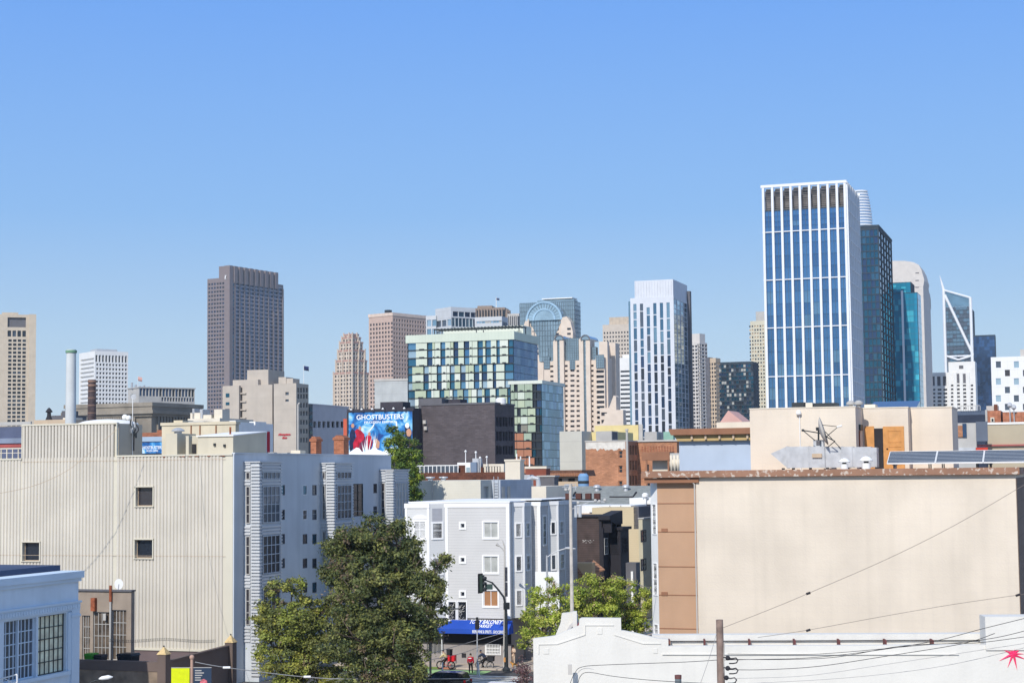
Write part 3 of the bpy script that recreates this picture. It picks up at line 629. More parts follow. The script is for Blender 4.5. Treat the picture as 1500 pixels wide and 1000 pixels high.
for x in fin: q.box(b.fr, x-.40, x+.38, -1.1, -.0, 0, H)
for z in zs[1:-1]: q.box(b.fr, 0, W, -.75, 0, z-.13, z+.17)
q.box(b.fr, -.2, W+.5, -1.2, -.4, H-.5, H+.4); b.part('fins', q, m_fin)
for j in range(len(fin)-1): q = MB(); xm = (fin[j]+fin[j+1])/2; q.box(b.fr, xm-.05, xm+.05, -.22, -.1, 0, H-8.2); b.part('mullion', q, m_mul)
q = MB()
for j in range(len(fin)-1):
    x0, x1 = fin[j]+.42, fin[j+1]-.45
    for i in range(12): z = H-8+i*.66; q.box(b.fr, x0, x1, .2+.15*i, .3+.15*i, z, z+.22)
    q.box(b.fr, x0, x1, 2.4, 2.6, H-8, H-.6)
b.part('louvre_screen', q, mat('crown_louvre', C(130, 124, 120), var=.25, sc=.4))
q = MB(); q.box(b.fr, .3, W-.3, 4, D-.5, H-8, H-1.0); b.part('penthouse', q, m_dgrey)
sfr = b.fr; ns = 7; nz = 24; q = MB()
for j in range(nz): 
    z0 = H*j/nz; z1 = H*(j+1)/nz; q.box(sfr, W, W+.06, 0.2, D, z0+.15, z1-.15)
b.part('side_glass', q, g_sky)
q = MB()
for i in range(ns+1):
    y = D*i/ns; q.add([sfr.w(W+.05, y, 0), sfr.w(W+.7, y, 0), sfr.w(W+.7, y+.5, 0), sfr.w(W+.05, y+.5, 0), sfr.w(W+.05, y-.6, H), sfr.w(W+.7, y-.6, H), sfr.w(W+.7, y-.1, H), sfr.w(W+.05, y-.1, H)],
        [(0, 3, 2, 1), (4, 5, 6, 7), (0, 1, 5, 4), (1, 2, 6, 5), (2, 3, 7, 6), (3, 0, 4, 7)])
for j in range(nz+1): q.box(sfr, W, W+.5, 0, D, H*j/nz-.13, H*j/nz+.13)
b.part('side_fins', q, m_fin); b.done()

# rounded white tower top behind
p = at(1262, 400, 1250); e = Th('skyscraper', 'rounded white tapering tower top behind the white finned tower', 'building', (p.x, p.y, 0)); k = 1250/F
zt = at(1262, 281, 1250).z; zz = [at(1262, y, 1250).z for y in (335, 325, 310, 295, 285, 281)]; rr = [17, 17, 15.8, 14, 12.5, 11]
q = MB(); q.lathe(p, [(19*k, 0)]+[(r*k, z) for r, z in zip(rr, zz)], 40); e.part('glass_shaft', q, g_sky, smooth=True)
q = MB()
for i in range(14):
    t = i/13; z = zz[0]+(zt-zz[0])*t; r = (17-(6*t*t))*k+.3; q.lathe(p, [(r-.5, z-.5), (r+.2, z-.45), (r+.2, z+.45), (r-.5, z+.5)], 40)
e.part('sunshade_rings', q, m_fin); e.done()

g_d = [g_teal2, g_navy, g_teal2, g_teal2, g_navy, g_teal2, glass('reflective_grey_glass', (.07, .17, .24, 1), metal=.8)]
b = Bld('office_tower', 'dark blue glass tower right behind the white finned tower', 1240, 1290, 1309, 800, 332, refpy=450)
fh = grid(0.5, b.W-.4, 0, b.H-1, 8, 38, .86, .86); sh = grid(.4, b.D-.4, 0, b.H-1, 5, 38, .9, .86)
b.shell(m_dc, fh, sh, .35, g_d, sgl=[g_navy, g_blue, g_teal2]); b.cap(m_dc, 1, .2); b.done()
b = Bld('office_tower', 'white stone tower with rounded shoulders behind the turquoise glass tower', 1306, 1354, 1364, 1050, 420, refpy=480)
q = MB(); P_ = [b.fr.f(x, y) for x, y in ((1300, 420), (1300, 384), (1308, 382), (1325, 382), (1338, 384), (1346, 388), (1350, 396), (1354, 410))]
q.shell(b.fr, b.W, b.D, 0, b.H); q.prism(b.fr, [(x, z) for x, z in P_]+[(b.W, b.H)], 0, b.D*.7); b.part('wall', q, m_c1)
b.win(b.fr, 'f', 0, [b.fr.fr(1341, y, 1346, y+1.5) for y in (399, 410, 420, 431, 441)], -.1, [m_dgrey], name='vent_slot')
q = MB(); z = b.H
q.sprism(b.fr, [(2, z), (2, z-2), (b.D+6, z-2), (b.D+6, z-9), (b.D+4, z-2), (b.D*.8, z+3), (b.D*.4, z+5)], b.W-8, b.W-.2); b.part('rounded_shoulder', q, m_c1); b.done()
b = Bld('office_tower', 'bright turquoise glass tower in front of the rounded white tower', 1300, 1345, 1350, 880, 412, refpy=480)
z2 = b.H; gt = [g_teal, glass('turquoise_glass', (.08, .52, .66, 1), metal=.35), g_teal]; W1 = b.fr.f(1335, 440)[0]; H1 = b.fr.f(1340, 428)[1]
q = MB(); q.shell(b.fr, b.W, b.D, 0, H1); q.box(b.fr, 0, W1, 1, b.D, H1, z2); b.part('core', q, m_dc)
rs = grid(.2, b.W-.2, 0, H1-.3, 8, 36, .95, .95); rs2 = grid(.2, W1-.2, H1, z2-.4, 5, 5, .95, .95); gp_ = gt
b.win(b.fr, 'f', 1, rs2, -1.1, gp_); b.win(b.fr, 'f', 0, rs, -.1, gp_); b.win(b.fr, 's', b.W, grid(.3, b.D-.3, 0, H1-.3, 2, 36, .95, .95), -.1, [g_blue, g_teal])
x = b.fr.f(1323.5, 500)[0]; q = MB(); q.box(b.fr, x-.5, x+.5, -1.2, -.12, 0, H1+1); b.part('white_fin', q, m_fin)
q = MB()
for j in range(1, 36): z = (H1-.3)*j/36; q.box(b.fr, 0, b.W, -.16, -.1, z-.12, z+.12)
b.part('floor_lines', q, mat('floor_line_teal', C(70, 120, 140))); b.done()

# diagonal braced tower
b = Bld('skyscraper', 'glass tower with a sloping top, white diagonal braces and a needle spire', 1384, 1423, 1428, 1450, 436, refpy=480)
P_ = [b.fr.f(x, y) for x, y in ((1383, 425), (1422, 436))]; W, D, H = b.W, b.D, b.H; zl = P_[0][1]
q = MB(); q.shell(b.fr, W, D, 0, H-8, (), ()); b.part('core', q, m_dc)
zt0 = b.fr.f(1400, 442)[1]; rs = grid(.4, W-.4, 40, zt0-4, 7, 34, .93, .8)
b.win(b.fr, 'f', 0, rs, -.1, [g_grey, glass('slate_glass', (.16, .24, .30, 1), metal=.6)])
q = MB(); q.prism(b.fr, [(.3, zt0-4), (W-.3, zt0-4), (W-.3, H-1), (.3, zl-1)], -.15, 1.2); b.part('sloping_screen', q, glass('screen_glass', (.2, .32, .4, 1), metal=.6))
q = MB()
def bar(p0, p1, w_): 
    a = b.fr.w(p0[0], -1.3, p0[1]); c = b.fr.w(p1[0], -1.3, p1[1]); q.tube([a, c], w_, 6)
f = b.fr.f
bar((0, 0), (0, zl), 1.3); bar((W, 0), (W, H), 1.3); bar((0, zl), (W, H), .8); bar(f(1384, 432), f(1425.5, 520), 1.2); bar(f(1388, 522), (W, f(1423, 521)[1]), .7); bar(f(1404, 527), f(1427, 520), .9); bar(f(1404, 527), f(1385, 521), .9)
b.part('braces', q, m_fin)
q = MB(); a = b.fr.w(0, 0, zl); t = at(1379.5, 402, 1450); q.tube([a, (a.x+(t.x-a.x)*.5, a.y, (zl+t.z)/2), (t.x, a.y, t.z)], [1.3, .8, .1], 8); b.part('spire', q, m_fin); b.done()
b = Bld('office_tower', 'dark blue glass tower right of the braced tower', 1427, 1459, 1460, 1300, 490, refpy=540)
fh = grid(.3, b.W-.3, 0, b.H-1, 8, 44, .94, .93); q = MB(); q.shell(b.fr, b.W, b.D, 0, b.H); b.part('core', q, m_dc); b.win(b.fr, 'f', 0, fh, -.1, [glass('deep_blue_glass', (.07, .14, .28, 1), metal=.7), g_navy]); b.done()
def hotelwhite(label, xl, xc, Y, py, cols, y0, pit, nr, tall):
    b = Bld('hotel_building', label, xl, xc, None, Y, py, D=18, refpy=560); fh = []
    for x0, x1 in tall: fh.append(b.fr.fr(x0, py+6, x1, py+20))
    for j in range(nr):
        for x0, x1 in cols: fh.append(b.fr.fr(x0, y0+j*pit, x1, y0+3+j*pit))
    b.shell(m_w1, fh, (), .9, [m_dgrey, g_dark2, m_dgrey]); return b
b = hotelwhite('low wing of the white hotel with dark window slots', 1363, 1392, 1120, 545, [(1365, 1370), (1373.5, 1379), (1382, 1387.5)], 569, 5.6, 12, [(1364.5, 1369), (1373, 1377.5), (1381.5, 1386)]); b.done()
b = hotelwhite('taller white hotel block with paired dark slots before the braced tower', 1390, 1429, 1100, 529, [(1393, 1396.5), (1402, 1407.5), (1410.5, 1416), (1422, 1425.5)], 563, 5.5, 14, [])
b.win(b.fr, 'f', 0, [b.fr.fr(x, 547, x+5.5, 561) for x in (1402, 1411)], -.1, [m_dgrey]); b.win(b.fr, 'f', 0, [b.fr.fr(1405, 535, 1411, 540), b.fr.fr(1385, 535, 1390, 541)][:1], -.1, [m_dgrey])
for x0, x1 in ((1408.2, 1410), (1399, 1401), (1417.5, 1420)): r = b.fr.fr(x0, 545, x1, 640); b.box('rib', m_w1, r[0], r[1], -.8, 0, 0, r[3])
b.done()
b = Bld('apartment_block', 'white block with a checker of grey square windows at the right edge', 1452.5, 1520, None, 420, 521, D=16, refpy=560); fh = []
for j in range(10):
    for i in range(6):
        x = 1455+i*13.2+(4 if j % 2 == 0 else -1)+(0 if (i % 2 == 0) else 5); 
        if (i+j) % 2 == 0: fh.append(b.fr.fr(x, 529+j*12.4, x+7, 538.5+j*12.4))
b.shell(mat('white_panels', C(246, 244, 242), var=.02, clap=(2.1, .03, .85), vclap=(2.4, .03, .9)), fh, (), .3, [g_grey, g_sky, g_grey, g_dark2]); r = b.F(1494, 510, 1510, 521); b.box('penthouse', m_grey, r[0], r[1], 3, 9, b.H, r[3]); b.done()
# ================= middle distance
# hotel slab with the red script sign
m_hb = mat('greige_stucco', C(204, 192, 178), var=.05, clap=(3.1, .03, .9), streak=.12)
b = Bld('hotel_building', 'greige hotel block with blank walls, a red script sign and teal side windows', 401, 434, 452, 420, 561, refpy=600)
f = b.fr; L = lambda x0, x1, yt, y0, y1, q: (lambda r: q.box(f, r[0], r[1], y0, y1, 0, r[3]))(f.fr(x0, yt, x1, yt, y0))
q = MB(); sh = []
for i, z in enumerate((568, 577, 590, 602, 615, 628, 641)):
    for k in range(4): r = b.S(436+k*4.1, z, 438.6+k*4.1, z+6.5); sh.append(r)
fh = [b.F(418, 574, 423, 578.5), b.F(418, 584.5, 423, 588)]
q.shell(f, b.W, b.D, 0, b.H, fh, sh, .3)
L(355, 399, 563, 1.5, 16, q); L(326, 350, 564.5, 0.5, 14, q); L(318, 327, 600, .3, 12, q); L(349, 402, 566, 4, 13, q)
for yt in (575, 587, 599, 611): L2 = f.fr(350.2, yt, 360, yt+2, 1.2); q.box(f, L2[0], L2[1], 1.1, 4, L2[2], L2[3])
b.part('wall', q, m_hb); b.win(f, 'f', 0, fh, .3, [g_grey, g_dark]); b.win(f, 's', b.W, sh, .3, [g_teal2, g_grey, g_navy])
b.win(f, 'f', .5, [f.fr(331, 576, 336, 581.5, .5), f.fr(331, 589, 336, 593, .5)], -.1, [g_teal2]); b.win(f, 'f', .5, [f.fr(330, 598.5, 336, 600, .5)], -.1, [m_dgrey])
q = MB(); r = b.S(452.5, 592, 458, 592); q.box(f, b.W-9, b.W, r[0], r[1], 0, r[3]); b.part('rear_wing', q, m_dgrey)
b.win(f, 's', b.W, [b.S(453, y, 457, y+5) for y in (597, 608, 619, 630)], -.1, [g_teal2])
for (x0, x1, yt, y0, y1, nm) in ((362, 393, 541, 3, 12, 'penthouse'), (341, 378, 555.5, 1.6, 9, 'roof_slab'), (408, 419, 552, 4, 8, 'stair_hut'), (419.2, 429, 554, 4.2, 8, 'stair_hut')):
    q = MB(); r = f.fr(x0, yt, x1, yt, y0); q.box(f, r[0], r[1], y0, y1, b.H-.6, r[3]); b.part(nm, q, m_hb)
m_red = mat('red_lettering', C(200, 30, 50), var=.02)
q = MB(); r = b.F(400, 560, 402, 700); 
t1 = text('Hampton', f, 'f', 0, b.F(408, 634, 426, 638.7), m_red, b.e, b.e, ext=.2, shear=.35, off=.05); t2 = text('Inn', f, 'f', 0, b.F(413.5, 638.9, 421, 642.3), m_red, b.e, b.e, ext=.2, shear=.35, off=.05)
b.done()
p = at(436.5, 600, 300); e = Th('roof_pipe', 'tall thin grey vent pipe standing in front of the greige hotel corner', 'pipe', (p.x, p.y, 18)); z1 = at(436.5, 592, 300).z; z0 = at(436.5, 670, 300).z
q = MB(); q.tube([(p.x, p.y, 0), (p.x, p.y, z1)], .13, 10); q.tube([(p.x, p.y, z1), (p.x+.3, p.y, z1+.25)], .13, 10); e.part('pipe', q, m_grey)
flag('tall flagpole with a dark blue flag on the greige hotel roof', 445, 566, 535, 428, mat('navy_flag', C(44, 56, 100)), 1.4, 1.1, r=.05)
# red banner of the hotel side
m_lil = mat('pale_grey_wall', C(232, 226, 228), var=.04, streak=.15)
b = Bld('warehouse', 'pale warehouse wall with one row of red-brown windows beside the billboard', 430, 452, 511, 450, 592.5, refpy=620)
sh = [b.S(459+i*6.7, 617-.0*i, 463.5+i*6.7, 626) for i in range(7)]; b.shell(m_lil, (), sh, .4, sgl=[mat('red_brown_sash', C(130, 70, 64), var=.3, sc=2)]); b.cap(m_lil, .35, .1); b.done()
b = Bld('building', 'narrow orange-red wall left of the billboard building', 503, 513, 515, 345, 613, refpy=630, ang=GA); b.shell(mat('orange_paint', C(226, 110, 80), var=.08, streak=.2)); b.done()

# billboard building
m_blk = mat('charcoal_paint', C(72, 68, 76), var=.12); m_bb = mat('dark_grey_brick', C(104, 95, 97), var=.1, brick=(.9, .33, (.75, .75, .75, 1)), streak=.15)
b = Bld('warehouse', 'charcoal brick warehouse carrying the big blue film billboard', 508, 606, 612, 330, 597, D=30, refpy=630)
f = b.fr; W = b.W; q = MB(); q.shell(f, W, 20, 0, b.H); W2 = f.hit(725, 630, 1, 4).x; H2 = f.f(700, 592, 4)[1]; D2 = f.hit(754, 630, 0, W2).y
b.part('wall', q, m_blk); q = MB(); sh = []
def S2(x0, y0, x1, y1): return f.sr(x0, y0, x1, y1, W2)
for (ya, yb) in ((611, 624), (632, 645), (653, 665)):
    for (xa, xb) in ((727, 735), (736.5, 743.5), (745, 751.5)):
        r = S2(xa, ya, xb, yb); w_ = (r[1]-r[0])/2; sh += [(r[0], r[0]+w_-.15, r[2], r[3]), (r[0]+w_+.15, r[1], r[2], r[3])]
q.face(f, 's', W2, 4, D2, 0, H2, sh, .35); w = f.w
q.face(f, 'f', 4, W+.01, W2, 0, H2, (), .3); q.add([w(W, 4, H2), w(W2, 4, H2), w(W2, D2, H2), w(W, D2, H2)], [(0, 1, 2, 3)]); q.add([w(W, 4, 0), w(W, D2, 0), w(W, D2, H2), w(W, 4, H2)], [(0, 3, 2, 1)]); q.add([w(W, D2, 0), w(W2, D2, 0), w(W2, D2, H2), w(W, D2, H2)], [(0, 3, 2, 1)])
b.part('brick_wall', q, m_bb); b.win(f, 's', W2, sh, .35, [g_dark, g_navy, g_dark])
q = MB(); q.box(f, W-.1, W2+.15, 3.85, D2, H2+.004, H2+.35); b.part('coping', q, m_dgrey)
for (x0, x1, yt, y0) in ((557, 590, 588, 6), (613, 647, 583, 7), (657, 674, 584, 9)):
    r = f.fr(x0, yt, x1, yt, y0); q = MB(); q.box(f, r[0], r[1], y0, y0+4, b.H-.5, r[3]); b.part('rooftop_hut', q, m_blk if x0 != 613 else m_dgrey)
x, z = f.f(733.5, 592, 8); c = f.w(x, 8, 0); q = MB(); q.lathe(c, [(.9, H2), (1.0, H2+.2), (1.0, f.f(733, 584, 8)[1]), (.6, f.f(733, 582.5, 8)[1])], 20); b.part('water_tank', q, m_white, smooth=False)
x, z = f.f(735, 600, 4)
for px, py in ((623, 618), (624.5, 627)): x, z = f.f(px, py, 4); q = MB(); q.box(f, x-.3, x+.3, 3.4, 4, z-.35, z+.35); b.part('wall_lamp', q, m_grey)
b.done()
# billboard: printed poster with generic figures
def poster_mat():
    m = bpy.data.materials.new('printed_poster'); m.use_nodes = True; nt = m.node_tree; N = nt.nodes; L = nt.links; bs = N['Principled BSDF']; bs.inputs['Roughness'].default_value = .5
    tc = N.new('ShaderNodeTexCoord'); n = N.new('ShaderNodeTexNoise'); n.inputs['Scale'].default_value = .35; n.inputs['Detail'].default_value = 6; n.inputs['Distortion'].default_value = 1.2; L.new(tc.outputs['Object'], n.inputs['Vector'])
    r = N.new('ShaderNodeValToRGB'); L.new(n.outputs['Fac'], r.inputs[0]); e = r.color_ramp.elements
    e[0].position = .36; e[0].color = C(8, 60, 130, .9); e[1].position = .66; e[1].color = C(225, 240, 250, .9); k = e.new(.5); k.color = C(30, 130, 200, .9); k = e.new(.58); k.color = C(120, 190, 230, .9)
    L.new(r.outputs[0], bs.inputs['Base Color']); return m
m_post = poster_mat(); m_pw = mat('poster_white', C(245, 250, 252, .95), var=.02); m_pr = mat('poster_red', C(200, 34, 62), var=.35, sc=1.2); m_pn = mat('poster_navy', C(36, 48, 86), var=.4, sc=1.5); m_ps = mat('poster_skin', C(214, 160, 130), var=.1); m_pp = mat('poster_purple', C(120, 50, 80), var=.3, sc=1.5)
def billboard(label, f, y, x0, y0, x1, y1, lamps, full=True):
    r = f.fr(x0, y0, x1, y1, y); e = Th('billboard', label, 'billboard', f.w((r[0]+r[1])/2, y, r[2])); q = MB()
    q.box(f, r[0], r[1], y-.35, y-.02, r[2], r[3]); e.part('panel', q, m_post)
    q = MB(); o = .12; q.box(f, r[0]-o, r[0], y-.4, y, r[2]-o, r[3]+o); q.box(f, r[1], r[1]+o, y-.4, y, r[2]-o, r[3]+o); q.box(f, r[0], r[1], y-.4, y, r[3], r[3]+o); q.box(f, r[0], r[1], y-.4, y, r[2]-o, r[2]); e.part('frame', q, m_black)
    w_, h_ = r[1]-r[0], r[3]-r[2]; X = lambda t: r[0]+w_*t; Z = lambda t: r[3]-h_*t
    if full:
        text('GHOSTBUSTERS', f, 'f', y-.36, (X(.125), X(.87), Z(.17), Z(.055)), m_pw, e.e, e.e); text('FROZEN EMPIRE', f, 'f', y-.36, (X(.25), X(.74), Z(.255), Z(.205)), m_pw, e.e, e.e)
        def shp(nm, pts, m_, d): q = MB(); q.prism(f, [(X(a), Z(c)) for a, c in pts], y-.36-d, y-.355-d+.02); e.part(nm, q, m_)
        def ell(cx_, cy_, rx, ry, n=14): return [(cx_+rx*math.cos(2*math.pi*i/n), cy_+ry*math.sin(2*math.pi*i/n)) for i in range(n)]
        shp('printed_figure', [(.01, .5), (.05, .36), (.1, .42), (.11, .6), (.08, .8), (.03, .92), (.01, .8)], m_pn, 0); shp('printed_figure', ell(.065, .3, .025, .05), m_ps, .02)
        shp('printed_figure', [(.1, .42), (.14, .37), (.2, .42), (.25, .5), (.24, .62), (.18, .7), (.14, .94), (.08, .94), (.07, .7), (.12, .55)], m_pr, .03); shp('printed_figure', ell(.18, .36, .022, .045), m_ps, .05)
        shp('printed_figure', [(.2, .5), (.26, .55), (.27, .8), (.22, .9), (.15, .92), (.18, .7)], m_pp, .015)
        shp('printed_figure', [(.27, .56), (.31, .5), (.36, .55), (.38, .68), (.35, .82), (.3, .86), (.27, .7)], m_pr, .03); shp('printed_figure', ell(.325, .49, .022, .045), m_ps, .05)
        shp('printed_figure', [(.4, .64), (.44, .6), (.49, .68), (.48, .82), (.42, .82)], m_ps, .02)
        shp('printed_figure', [(.88, .34), (.9, .28), (.94, .28), (.965, .36), (.98, .46), (.99, .7), (.95, .9), (.9, .9), (.89, .6)], m_pn, .02); shp('printed_figure', ell(.92, .32, .033, .06), m_pw, .04); shp('printed_figure', ell(.945, .48, .04, .09), m_ps, .045)
        rnd = random.Random(3); pts = [(0, 1.0)]
        for i in range(25): pts.append((i/24, .93-.1*math.sin(i*.5)**2-rnd.random()*.06))
        pts.append((1, 1.0)); shp('printed_splash', pts, m_pw, .06)
        for i in range(12):
            a = .22+rnd.random()*.2; g = rnd.uniform(-.35, .35); l_ = rnd.uniform(.2, .5); shp('printed_splash', [(a-.006, .93), (a+g*l_*.5, .93-l_), (a+.012, .93)], m_pw, .065+.001*i)
        shp('printed_splash', [(.3, .5), (.42, .22), (.4, .32)], m_pw, .08); shp('printed_splash', [(.74, .22), (.76, .22), (.79, .6), (.765, .6)], m_pw, .085)
    else:
        text('GHOSTBUSTERS', f, 'f', y-.36, (X(.04), X(1.02), Z(.62), Z(.34)), m_pw, e.e, e.e); text('FROZEN EMPIRE', f, 'f', y-.36, (X(.3), X(.82), Z(.86), Z(.70)), m_pw, e.e, e.e)
    for i in range(lamps):
        x = X((i+.4)/lamps); q = MB(); q.tube([f.w(x, y, r[3]+.6), f.w(x, y-.8, r[3]+.9), f.w(x, y-1.2, r[3]+.7)], .04, 6); a = e.part('lamp_arm', q, m_dmetal)
        q = MB(); q.lathe(f.w(x, y-1.2, 0), [(.08, r[3]+.75), (.25, r[3]+.5), (.2, r[3]+.42)], 12); e.part('lamp_head', q, m_white, a)
    return e
billboard('large film billboard reading GHOSTBUSTERS on the charcoal wall', b.fr, 0, 512, 602, 605, 668.5, 6)
m_box = mat('pale_blue_wall', C(176, 196, 216), var=.05)
b = Bld('building', 'low pale blue building carrying the second film billboard at left', 205, 240, None, 345, 639, D=12, refpy=650); b.shell(m_box); b.done()
billboard('small distant film billboard with cut off lettering behind the loft roof', b.fr, -.1, 206, 647, 239, 664, 0, False)

# brick chimneys
def brick_stack(label, x0, x1, ytop, Y, D=1.3):
    b = Bld('brick_chimney', label, x0, x1, None, Y, ytop, D=D, cat='chimney', refpy=650); b.z0 = 15
    q = MB(); q.box(b.fr, 0, b.W, 0, b.D, 14, b.H-.5); q.box(b.fr, -.1, b.W+.1, -.1, b.D+.1, b.H-.5, b.H-.25); b.part('stack', q, m_brick); q = MB()
    q.prism(b.fr, [(-.05, b.H-.25), (b.W+.05, b.H-.25), (b.W*.75, b.H), (b.W*.25, b.H)], 0, b.D); b.part('cap', q, m_brick)
brick_stack('wide red brick chimney left of the billboard', 489, 503.5, 637, 178)
brick_stack('narrow red brick chimney beside the greige hotel corner', 455, 463, 639, 176)

# low clutter left behind the loft
b = Bld('building', 'low slate blue building with a red band at the far left', -60, 45, None, 330, 624, D=20, refpy=640); b.shell(mat('slate_blue', C(96, 104, 130), var=.1))
for (y0, y1, m_) in ((617, 624, m_ann), (641, 650, mat('pale_slate', C(140, 150, 170))), (650, 656, mat('red_band', C(180, 90, 84)))):
    r = b.fr.fr(-40, y0, 45, y1, -.4); b.box('band', m_, r[0], r[1], -.4, -.01, r[2], r[3])
b.done()
b = Bld('building', 'small dark brown roof hut left of the white smokestack', 75, 96, None, 450, 608, D=10, refpy=610); b.shell(m_dgrey); r = b.F(84, 601, 96, 608); b.box('roof_box', m_dgrey, r[0], r[1], 2, 6, b.H, r[3]); b.done()
b = Bld('building', 'low pale rooftops with a black vent figure at the far left', 50, 100, None, 400, 614, D=10, refpy=610); b.shell(m_tan); x, z = b.fr.f(61, 614); q = MB(); q.lathe(b.fr.w(x, 3, 0), [(.9, b.H), (.5, b.H+1), (.45, b.H+1.8), (.9, b.H+2), (.5, b.H+2.6), (.1, b.H+3)], 12); b.part('roof_vent', q, m_black)
r = b.F(85, 611, 100, 614); b.box('roof_box', m_cream, r[0], r[1], 2, 6, b.H, r[3]); b.done()
b = Bld('building', 'small red brick rooftop behind the loft penthouse', 205, 238, None, 420, 633, D=10, refpy=630); b.shell(m_brick); r = b.F(224, 629, 238, 633); b.box('roof_box', m_brick, r[0], r[1], 2, 6, b.H, r[3]); b.done()
m_yel = mat('yellow_cream_stucco', C(228, 214, 186), var=.06, streak=.2)
b = Bld('building', 'yellow cream building with dark drain pipes behind the loft roof huts', 237, 345, 350, 230, 621, refpy=640); b.shell(m_yel); b.cap(m_yel, .4, .15)
for px in (279.5, 292.5, 316): r = b.F(px, 623, px+1.5, 660); b.box('drain_pipe', m_brown, r[0], r[1], -.15, 0, r[2], r[3])
r = b.F(249, 615, 262, 621); b.box('roof_box', m_yel, r[0], r[1], 1, 4, b.H, r[3]); r = b.F(265, 616, 288, 622); b.box('duct', m_metal, r[0], r[1], 2, 5, b.H, r[3]); b.done()
b = Bld('building', 'small tan rooftop building with vents before the dark granite tower', 275, 322, None, 330, 612, D=14, refpy=610); b.shell(m_cream); 
for (x0, x1, yt) in ((275, 290, 604), (294, 306, 607), (310, 322, 599), (278, 281, 598), (289, 293, 599)): r = b.F(x0, yt, x1, 612); b.box('roof_box', m_cream if x1-x0 > 6 else m_metal, r[0], r[1], 1, 4, b.H, r[3])
b.done()
b = Bld('building', 'white stepped parapet building with a grey shaded side before the hotel', 300, 342, 400, 300, 624, refpy=640); b.shell(m_white)
for (x0, x1, yt) in ((345, 352, 616), (352, 372, 619), (374, 390, 618), (390, 400, 621)): r = b.S(x0, yt, x1, 626); q = MB(); q.box(b.fr, b.W-1.2, b.W, r[0], r[1], b.H, r[3]); b.part('parapet_step', q, m_white)
q = MB(); r = b.S(391, 632, 394, 664); q.box(b.fr, b.W, b.W+.2, r[0], r[1], r[2], r[3]); b.part('red_banner', q, m_red); b.done()

# clutter centre (behind the grey apartment house)
m_bb2 = mat('dark_brown_brick', C(124, 78, 60), var=.25, sc=1, brick=(.6, .25, (.6, .5, .45, 1)))
b = Bld('building', 'low dark brown brick building with a glass roof-deck railing', 596, 740, 743, 240, 691, refpy=700); b.shell(m_bb2); f = b.fr
q = MB(); ra = b.F(596, 681, 670, 691)
for i in range(13): x = ra[0]+(ra[1]-ra[0])*i/12; q.box(f, x-.05, x+.05, .2, .3, b.H, ra[3])
q.box(f, ra[0], ra[1], .18, .32, ra[3]-.08, ra[3]+.05); b.part('railing', q, m_white); q = MB(); q.box(f, ra[0], ra[1], .23, .27, b.H+.1, ra[3]-.1); b.part('railing_glass', q, g_grey)
def ob(b, nm, m, x0, y0, x1, y1, y, d=2.5): r = b.fr.fr(x0, y0, x1, y1, y); q = MB(); q.box(b.fr, r[0], r[1], y, y+d, min(b.H, r[2]), r[3]); return b.part(nm, q, m)
ob(b, 'stair_hut', m_white, 670, 677, 689, 692, 1); ob(b, 'hut_door', m_bb2, 672, 681, 681, 692, .9, .3); ob(b, 'hut_window', g_sky, 683, 684, 688, 690, .9, .15)
ob(b, 'stair_hut', mat('blue_grey_wall', C(130, 146, 168)), 689.5, 676.5, 698, 692, .6); ob(b, 'roof_box', m_bb2, 698, 684, 707, 692, 1.5, 2); ob(b, 'roof_box', m_cream, 708, 679, 738, 690, 2, 3); ob(b, 'roof_hut', m_metal, 692, 671, 701, 677, 1, 1.5)
q = MB(); f = b.fr
for px in range(712, 733, 4): r = f.fr(px, 683, px+.7, 691, .5); q.box(f, r[0], r[1], .5, .6, b.H, r[3])
r = f.fr(709, 682.5, 733, 683.2, .45); q.box(f, r[0], r[1], .45, .55, r[2], r[3]); b.part('iron_railing', q, m_black)
for px, yt in ((682, 661.5), (697, 663), (703.3, 671), (713, 670)):
    x, z = f.f(px, yt, 1.5); c = f.w(x, 1.5, 0); q = MB(); q.tube([(c.x, c.y, b.H), (c.x, c.y, z)], .06, 8); q.lathe(c, [(.05, z-.15), (.16, z), (.16, z+.15), (.05, z+.25)], 10); b.part('antenna', q, m_white)
b.done()
b = Bld('building', 'plain beige block behind the grey apartment roof', 740, 762, 768, 232, 675, refpy=700); b.shell(m_cream); b.cap(m_cream, .25, .1)
x, z = b.fr.f(757, 675, 1); q = MB(); q.tube([b.fr.w(x, 1, b.H), b.fr.w(x, 1, b.H+1)], .08, 8); b.part('antenna', q, m_white); b.done()
b = Bld('house', 'cream flat roofed house with shaded blue-grey bays behind the grey apartments', 598, 704, 751, 196, 703, refpy=715); f = b.fr
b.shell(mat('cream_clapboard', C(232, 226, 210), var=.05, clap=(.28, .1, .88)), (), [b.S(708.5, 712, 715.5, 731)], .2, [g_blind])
q = MB(); r = b.S(704, 703, 720, 735); 
